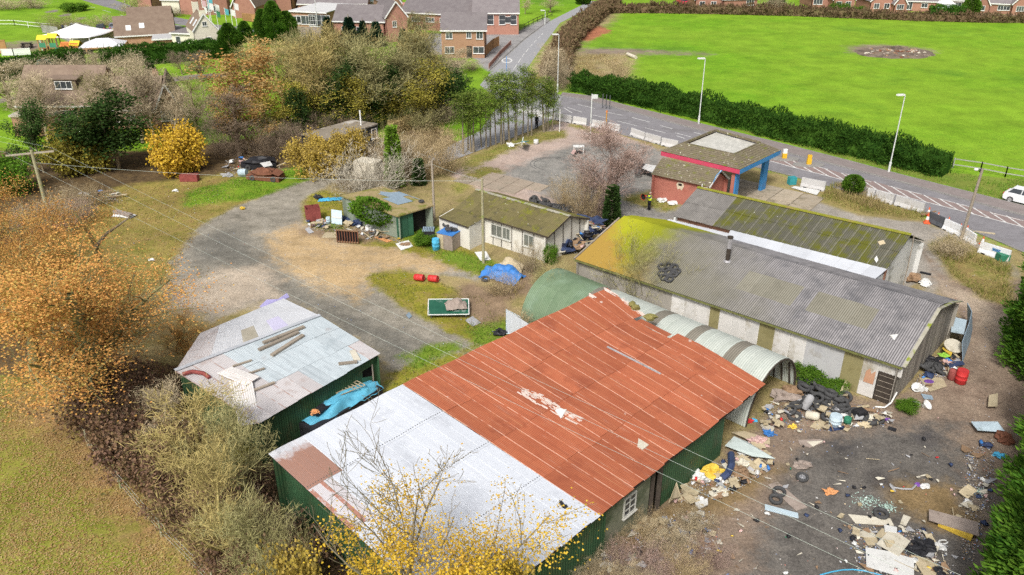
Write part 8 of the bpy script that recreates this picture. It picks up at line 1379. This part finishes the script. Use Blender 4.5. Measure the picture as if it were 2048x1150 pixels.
roofboard(LSA, [(699,703),(710,702),(720,722),(708,722)], 'cream', 'cream scrap sheet near the right eave of the pale tin roof')
def loosesheet(px, label, z): P = bil(*[(onroof(LSA, *p, .22)[0] if zz > 3 else G(*p, zz)) for p, zz in zip(px, z)]); t = thing('loose_sheet', P(.5,.5), label, 'metal sheet'); sheets(t, 'sheet', P, 2, 1, 5, .03, sheetmat('loose_white_sheet_%d' % len(MATS), [(.68,.66,.64),(.76,.74,.72)], (.3,.2,.17), (.04,.5), ((.46,.42,.4), 5, .6), rough=.8))
loosesheet([(435,753),(464,739),(519,761),(491,775)], 'loose white corrugated sheet lying askew on the pale tin roof', (3.55,3.55,3.35,3.4)); loosesheet([(459,769),(505,772),(521,846),(478,853)], 'loose white corrugated sheet hanging over the front eave of the tin shed', (3.45,3.35,2.75,2.75))
mb = MB(); mb.path([onroof(LSA,363,756,.15)[0], onroof(LSA,385,750,.2)[0], onroof(LSA,408,751,.18)[0], onroof(LSA,420,760,.12)[0]], .12, 6); single(mb, 'red_pipe', MC['darkred'], onroof(LSA,385,752,.1)[0], 'bent red pipe lying at the left end of the pale tin roof', 'pipe')
board([(519,613),(534,602),(556,598),(574,589),(579,594),(560,606),(530,617)],'lilac','lilac plastic sheet hanging off the back of the tin shed roof',3.25,.03,lift=.12,name='plastic_sheet',cat='plastic sheet')
roofboard(redP, [(1271,890),(1281,882),(1299,893),(1287,904)], 'cream', 'cream square board lying on the red roof near its right eave'); roofboard(redP, [(1106,822),(1118,816),(1134,826),(1124,836)], 'white', 'small white board on the flaked patch of the red roof')
M_flk = mat('flaked_paint', [(.58,.45,.38),(.7,.6,.54)], 3, .9, .2); 
for a, b_, wd in (((1048,782),(1078,797),.5),((1078,797),(1112,818),.5),((1112,818),(1160,842),.35),((1040,790),(1072,806),.14),((1072,806),(1148,848),.16),((1206,578),(1240,598),.3),((1240,598),(1274,618),.35),((1274,618),(1300,634),.3),((1178,592),(1186,597),.3),((1085,664),(1090,668),.3)):
    A, B = onroof(redP, *a, .03)[0], onroof(redP, *b_, .03)[0]; d = (B-A).normalized(); n = Vector((-d.y, d.x, 0)); mb = MB()
    for k in range(int(16+40*wd)):
        c_ = lerp(A, B, rng.random())+n*rng.uniform(-.5, .5)*wd; L_ = rng.uniform(.1, .45); mb.beam(c_-d*L_/2, c_+d*L_/2, rng.uniform(.03, .1), .006+.004*rng.random())
    o = mb.build('flaked_patch', M_flk, shed); o['kind'] = 'stuff'
A, B = onroof(redP, 1214, 698, .05)[0], onroof(redP, 1318, 748, .05)[0]; beamp(shed, 'loose_trim', MC['grey'], A, B, .1, .06); A, B = onroof(redP, 1440, 810, .05)[0], onroof(redP, 1450, 818, .05)[0]
mb = MB(); q = [onroof(whiteP, 1123, 1010, .08)[0], onroof(whiteP, 1127, 1016, .09)[0], onroof(whiteP, 1136, 1019, .08)[0]]; mb.path(q, .09, 7); single(mb, 'rubber_hose', MC['black'], q[1], 'short black bent hose lying on the white roof', 'hose')
M_mos = mat('moss_cushion', [(.16,.15,.05),(.25,.22,.08)], 4, 1, .6)
for x, y, r, lb in ((1270,603,.3,'left of two mossy sandbags at the torn red roof edge'),(1283,608,.32,'right of two mossy sandbags at the torn red roof edge'),(1304,636,.42,'big mossy clump at the edge of the red roof above the tunnel')):
    p = onroof(redP, x, y, .1)[0]; single(MB().lump(p+Vector((0,0,.12)), (r,r*.7,.2), .3, x, 9, 6), 'sandbag', M_mos, p, lb, 'sandbag')
gR = bil(gA, gB, gC, gD); mb = MB()
for px in ([(757,388),(800,378),(818,390),(790,398)],[(800,380),(816,376),(845,398),(828,396)],[(765,398),(800,392),(826,403),(796,410)],[(760,384),(814,375),(816,379),(764,390)]):
    q = [onroof(gR, *p, .04+.02*rng.random())[0] for p in px]; mb.slab(q if (q[1]-q[0]).cross(q[2]-q[0]).z > 0 else q[::-1], .02)
single(mb, 'roof_sheeting', MC['greyblue'], onroof(gR, 795, 392, .02)[0], 'torn grey-blue plastic sheeting on the ivy shed roof', 'sheeting'); put_tyre(0, 0, 0, 0, 0, .8, False, 'small tyre at the eave of the ivy shed roof', None, onroof(gR, 842, 405, .08)[0]); roofboard(longP, [(1784,672),(1792,668),(1797,675),(1788,678)], 'white', 'small white scrap on the grey roof near its right end')
roofboard(bil(E1,E2,F2,F1), [(1754,484),(1764,480),(1768,486),(1757,489)], 'beige', 'beige stone slab on the mossy shed roof, upper one'); roofboard(bil(E1,E2,F2,F1), [(1748,518),(1756,514),(1758,522),(1750,526)], 'white', 'white scrap on the mossy shed roof, lower one')
# --- blue sheeted stack along the green tin wall
crate(682,812,(5.6,1.2,1.3),'black','dark stack standing along the green tin wall under the blue tarpaulin',.92,'stack','stack',pos=xy(G(684,808,1.35))); drape(682,806,5.4,1.7,.6,'dullblue','bright blue tarpaulin over a stack along the green tin wall',.92,12,pos=G(684,808,1.15)); p0, p1 = G(640,800,1.0), G(700,775,1.2); t = thing('lattice_panel', p0, 'pale lattice panel lying on the blue tarpaulin stack', 'lattice')
for k in range(8): a = lerp(G(672,786,1.75), G(722,766,1.75), k/7); beamp(t, 'lath', MC['beige'], a+Vector((-.3,.25,0)), a+Vector((.3,-.25,.02)), .05, .03)
for s in (-.3, 0, .3): beamp(t, 'lath', MC['beige'], G(672,786,1.79)+Vector((s,-s*.8,0)), G(722,766,1.79)+Vector((s,-s*.8,0)), .05, .03)
board([(618,824),(660,795),(672,803),(632,830)],'black','black panel on the left of the blue tarpaulin stack',1.7,.1); bag(630,826,.3,'orange','small orange bag at the left end of the blue tarpaulin stack',z=1.6)
# --- field: rubble mound, skip, log
P_, Fm = G(1787,106), MB(); md = thing('rubble_mound', P_, 'low burnt rubble mound in the middle of the bright field', 'mound'); Fm.lump(P_+Vector((0,0,-.15)), (7.6,5.6,.5), .1, 3, 30, 12); Fm.lump(P_+Vector((.5,1.5,.15)), (2.4,1.4,.8), .35, 5, 14, 8); Fm.build('ash_heap', mat('ash', [(.11,.085,.065),(.18,.14,.105),(.23,.185,.145)], .8, 1, .8, stain=((.07,.055,.045), .5, .5, .65)), md)
for k in range(80): a = rng.uniform(0, 6.28); r = rng.uniform(0, 1)**.8; p = P_+Vector((cos(a)*r*6, sin(a)*r*4.6, .3*(1-r*r)+.05)); mb = MB(); mb.lump(p, (rng.uniform(.15,.5),rng.uniform(.15,.4),rng.uniform(.1,.3)), .3, k, 6, 4); mb.build('rubble_stone', MC[('greybrown', 'brown', 'rust', 'cream')[k % 4]], md)
mb = MB(); mb.slab([G(1114,138)+Vector((0,0,.6)), G(1130,149)+Vector((0,0,.4)), G(1136,146)+Vector((0,0,1.6)), G(1120,134)+Vector((0,0,1.9))], .3); single(mb, 'metal_tank', MC['greyblue'], G(1124,148), 'grey tipped metal tank at the field gate by the road', 'tank'); crate(1142,92,(2,1,1.6),'red','red-orange box at the end of the field track',.2); mb = MB(); mb.tube(G(1255,108,.4), G(1272,115,.3), .3, n=8); single(mb, 'log', MC['cream'], G(1264,113), 'pale log lying on the dead bracken mound', 'log'); bag(1208,163,.9,'cream','cream sack behind the conifer hedge',flat=.35)
# --- loose rubbish, one by one, in the dumped areas
ZN = [('by the tunnel mouth', [(1525,815),(1600,785),(1770,820),(1790,850),(1640,868),(1530,862)], 105, .6), ('along the green wall', [(1330,1000),(1440,930),(1500,880),(1560,925),(1470,985),(1400,1015)], 130, .65), ('round the board pile', [(1690,1050),(1860,1060),(1910,1150),(1720,1150)], 60, .65), ('before the ivy shed', [(610,440),(700,445),(790,472),(830,490),(690,470),(615,458)], 40, .9), ('at the bungalow gable', [(1105,478),(1195,445),(1212,462),(1165,508),(1110,510)], 110, 1.3), ('among the brambles below the roof corner', [(1190,1060),(1420,1020),(1450,1110),(1200,1145)], 170, .6), ('scattered over the open yard', [(1480,930),(1620,880),(1900,880),(1940,1000),(1930,1150),(1420,1150)], 90, .42), ('of the clothes heap', [(160,385),(240,380),(245,405),(170,412)], 26, 1.2), ('beside the wrecked car', [(450,318),(560,315),(560,342),(450,350)], 26, 1.2), ('at the long shed gable', [(1830,760),(1880,715),(1925,715),(1915,740),(1850,780)], 24, 1.0), ('along the right-hand conifers', [(1930,900),(1985,880),(1990,960),(1950,1120),(1920,1120)], 22, .8)]
KN = (('bag', 'white', 'white plastic bag'), ('bag', 'black', 'black plastic sack'), ('board_scrap', 'cream', 'cream board scrap'), ('wood_scrap', 'brown', 'brown wood scrap'), ('box', 'beige', 'crushed cardboard box'), ('bottle', 'blue', 'blue plastic bottle'), ('bag', 'navy', 'dark cloth bundle'), ('sheet_scrap', 'grey', 'grey sheet scrap'), ('bottle', 'green', 'green bottle'), ('bag', 'pink', 'pinkish foam lump'), ('bottle', 'red', 'red plastic scrap'), ('bottle', 'yellow', 'yellow plastic scrap'), ('stick', 'brown', 'brown broken batten'), ('stick', 'beige', 'pale broken batten'))
PM = {}
for zi, (zn, pl, cnt, sc_) in enumerate(ZN):
    wts = np.array([1.6, 2.5 if zi in (4, 6, 8) else .7, 4, 3.5, 2, .6, 1, 2.5, .3, .6, .3, .3, 1.6, 1.4]); wts /= wts.sum()
    for q in scatter(wpoly(pl), cnt):
        k = rng.choice(len(KN), p=wts); nm, m, lb = KN[k]; v = rng.integers(3); key = (nm, m, v)
        if key not in PM:
            mb = MB(); s_ = int(rng.integers(1, 999))
            if nm == 'bag': mb.lump((0,0,.07), (.22,.16,.1), .6, s_, 12, 8)
            elif nm.endswith('scrap'): a = sorted(rng.uniform(0, 6.28, 5)); mb.slab([(.45*cos(x)*rng.uniform(.6,1.2), .28*sin(x)*rng.uniform(.6,1.2), .05+.05*rng.random()) for x in a], .02)
            elif nm == 'stick': mb.beam((-.6,0,.04), (.6,.05,.06+.1*rng.random()), .07, .035)
            elif nm == 'box': mb.box((0,0,.12), (.5,.36,.22)); mb.slab([(-.25,.18,.235),(.25,.18,.235),(.3,.4,.3),(-.22,.42,.28)], .015); mb.slab([(-.25,-.42,.2),(.25,-.4,.18),(.25,-.18,.24),(-.25,-.18,.24)], .015)
            else: mb.lathe([(.0,0),(.09,.01),(.09,.26),(.035,.34),(.035,.4),(0,.4)], 8, Matrix.Rotation(1.5,4,'X') @ Matrix.Translation((.0,.1,-.2)))
            PM[key] = mb.mesh(nm, MC[m], nm in ('bag', 'bottle'))
        o = link(bpy.data.objects.new(nm, PM[key])); tag(o, f'{lb} in the rubbish {zn}', nm.replace('_', ' '), 'rubbish '+zn)
        hz_ = 1.25*math.exp(-((q[0]-G(1155,482).x)**2+(q[1]-G(1155,482).y)**2)/7) if zi == 4 else 0; o.location = (q[0], q[1], hz_+rng.uniform(0, .12)*(2.2 if zi in (0, 4) else 1)); o.rotation_euler = (rng.uniform(-.25,.25), rng.uniform(-.25,.25), rng.uniform(0, 6.28)); o.scale = (sc_*rng.uniform(.6, 1.5),)*3
LFc = leafmat('litter', [(.5,.48,.44),(.62,.6,.56),(.3,.2,.12),(.55,.45,.3),(.1,.1,.11),(.6,.58,.55),(.1,.2,.45),(.65,.64,.62),(.4,.12,.08),(.5,.4,.2)], 0)
def litter(polys, n, s):
    Q = np.concatenate([scatter(wpoly(p), int(n*k_)) for p, k_ in polys]); N = len(Q); P = np.concatenate([Q, rng.uniform(.01, .06, (N, 1))], 1); D = rng.normal(size=(N, 3)); D[:, 2] *= .3; stuff(cards('litter', P, D, rng.uniform(.4, 1.6, N)*s, rng.uniform(.3, 1, N)*s, LFc, flat=np.array([[0, 0, 1.]])), 'litter')
litter([(pl, 1) for zn, pl, _, _ in ZN if 'open yard' not in zn], 700, .11)
litter([(zl_['lane'][0], .6), ([(600,400),(900,500),(1000,680),(800,760),(420,600),(400,470)], .5), (zl_['forecourt'][0], .25), ([(240,380),(500,350),(400,460),(340,560),(200,600)], .3)], 1100, .08)
litter([(zl_['lane'][0], 1)], 120, .12)
# broken green glass on the yard
Q = np.concatenate([np.array(G(1731,1003)[:2])+rng.normal(size=(160,2))*[.35,.3], np.array(G(1776,1015)[:2])+rng.normal(size=(110,2))*[.25,.2], np.array(G(1960,985)[:2])+rng.normal(size=(70,2))*.2]); D = rng.normal(size=(len(Q),3)); D[:,2] *= .3
stuff(cards('broken_glass', np.concatenate([Q, np.full((len(Q),1),.03)],1), D, .09, .07, mat('green_glass', [(.35,.5,.43),(.5,.63,.56)], 1, .2, 0), flat=np.array([[0,0,1.]])), 'broken_glass')
# ------------------------------------------------------------------ wire fence along the leaf-strewn lawn
fc = thing('wire_fence', G(240,990), 'post and wire fence along the brambles beside the leaf-strewn lawn', 'fence'); FP = [G(x, y) for x, y in ((130,800),(176,892),(241,976),(323,1072),(428,1180),(540,1290))]
for p in FP: mb = MB(); mb.tube(p-Vector((0,0,.2)), p+Vector((.03,.02,1.15)), .06, .05, 7); mb.build('post', M_pole, fc)
for a, b_ in zip(FP, FP[1:]):
    for z in (.3, .65, 1.05): mb = MB(); mb.tube(a+Vector((0,0,z)), b_+Vector((0,0,z)), .008, n=4); mb.build('wire', M_wire, fc)
# broken limbs of the oak standing clear of the leaves
bl = thing('dead_tree', G(205,600), 'broken-topped mossy tree with two bare limbs above the orange oaks', 'tree'); q = [G(215,640,0), G(205,575,3.2), G(192,510,5.5), G(170,448,7.6)]; b1 = G(205,640); T = lambda px, py: Vector(((px-1024)/CF*(b1.y*cos(CT)+8), b1.y, 0))
base = G(225,660); zt = lambda py: solve_h(base, py); X_ = lambda px, z: (px-1024)/CF*(base.y*cos(CT)+(CH-z)*sin(CT))
tr_ = [(225,640),(205,540),(190,490),(168,450),(148,425)]; pts = [Vector((X_(px, zt(py)), base.y, max(0, zt(py)))) for px, py in tr_]; pts[0].z = -.1; mb = MB()
for k, (a, b_) in enumerate(zip(pts, pts[1:])): mb.tube(a, b_, .3-.06*k, .24-.06*k, 8)
mb.build('trunk', M_obark, bl); lm = [(192,495),(215,465),(240,448),(262,432)]; pts = [Vector((X_(px, zt(py)), base.y-.2, zt(py))) for px, py in lm]; mb = MB()
for k, (a, b_) in enumerate(zip(pts, pts[1:])): mb.tube(a, b_, .14-.03*k, .11-.03*k, 7)
mb.build('limb', M_bark, bl)
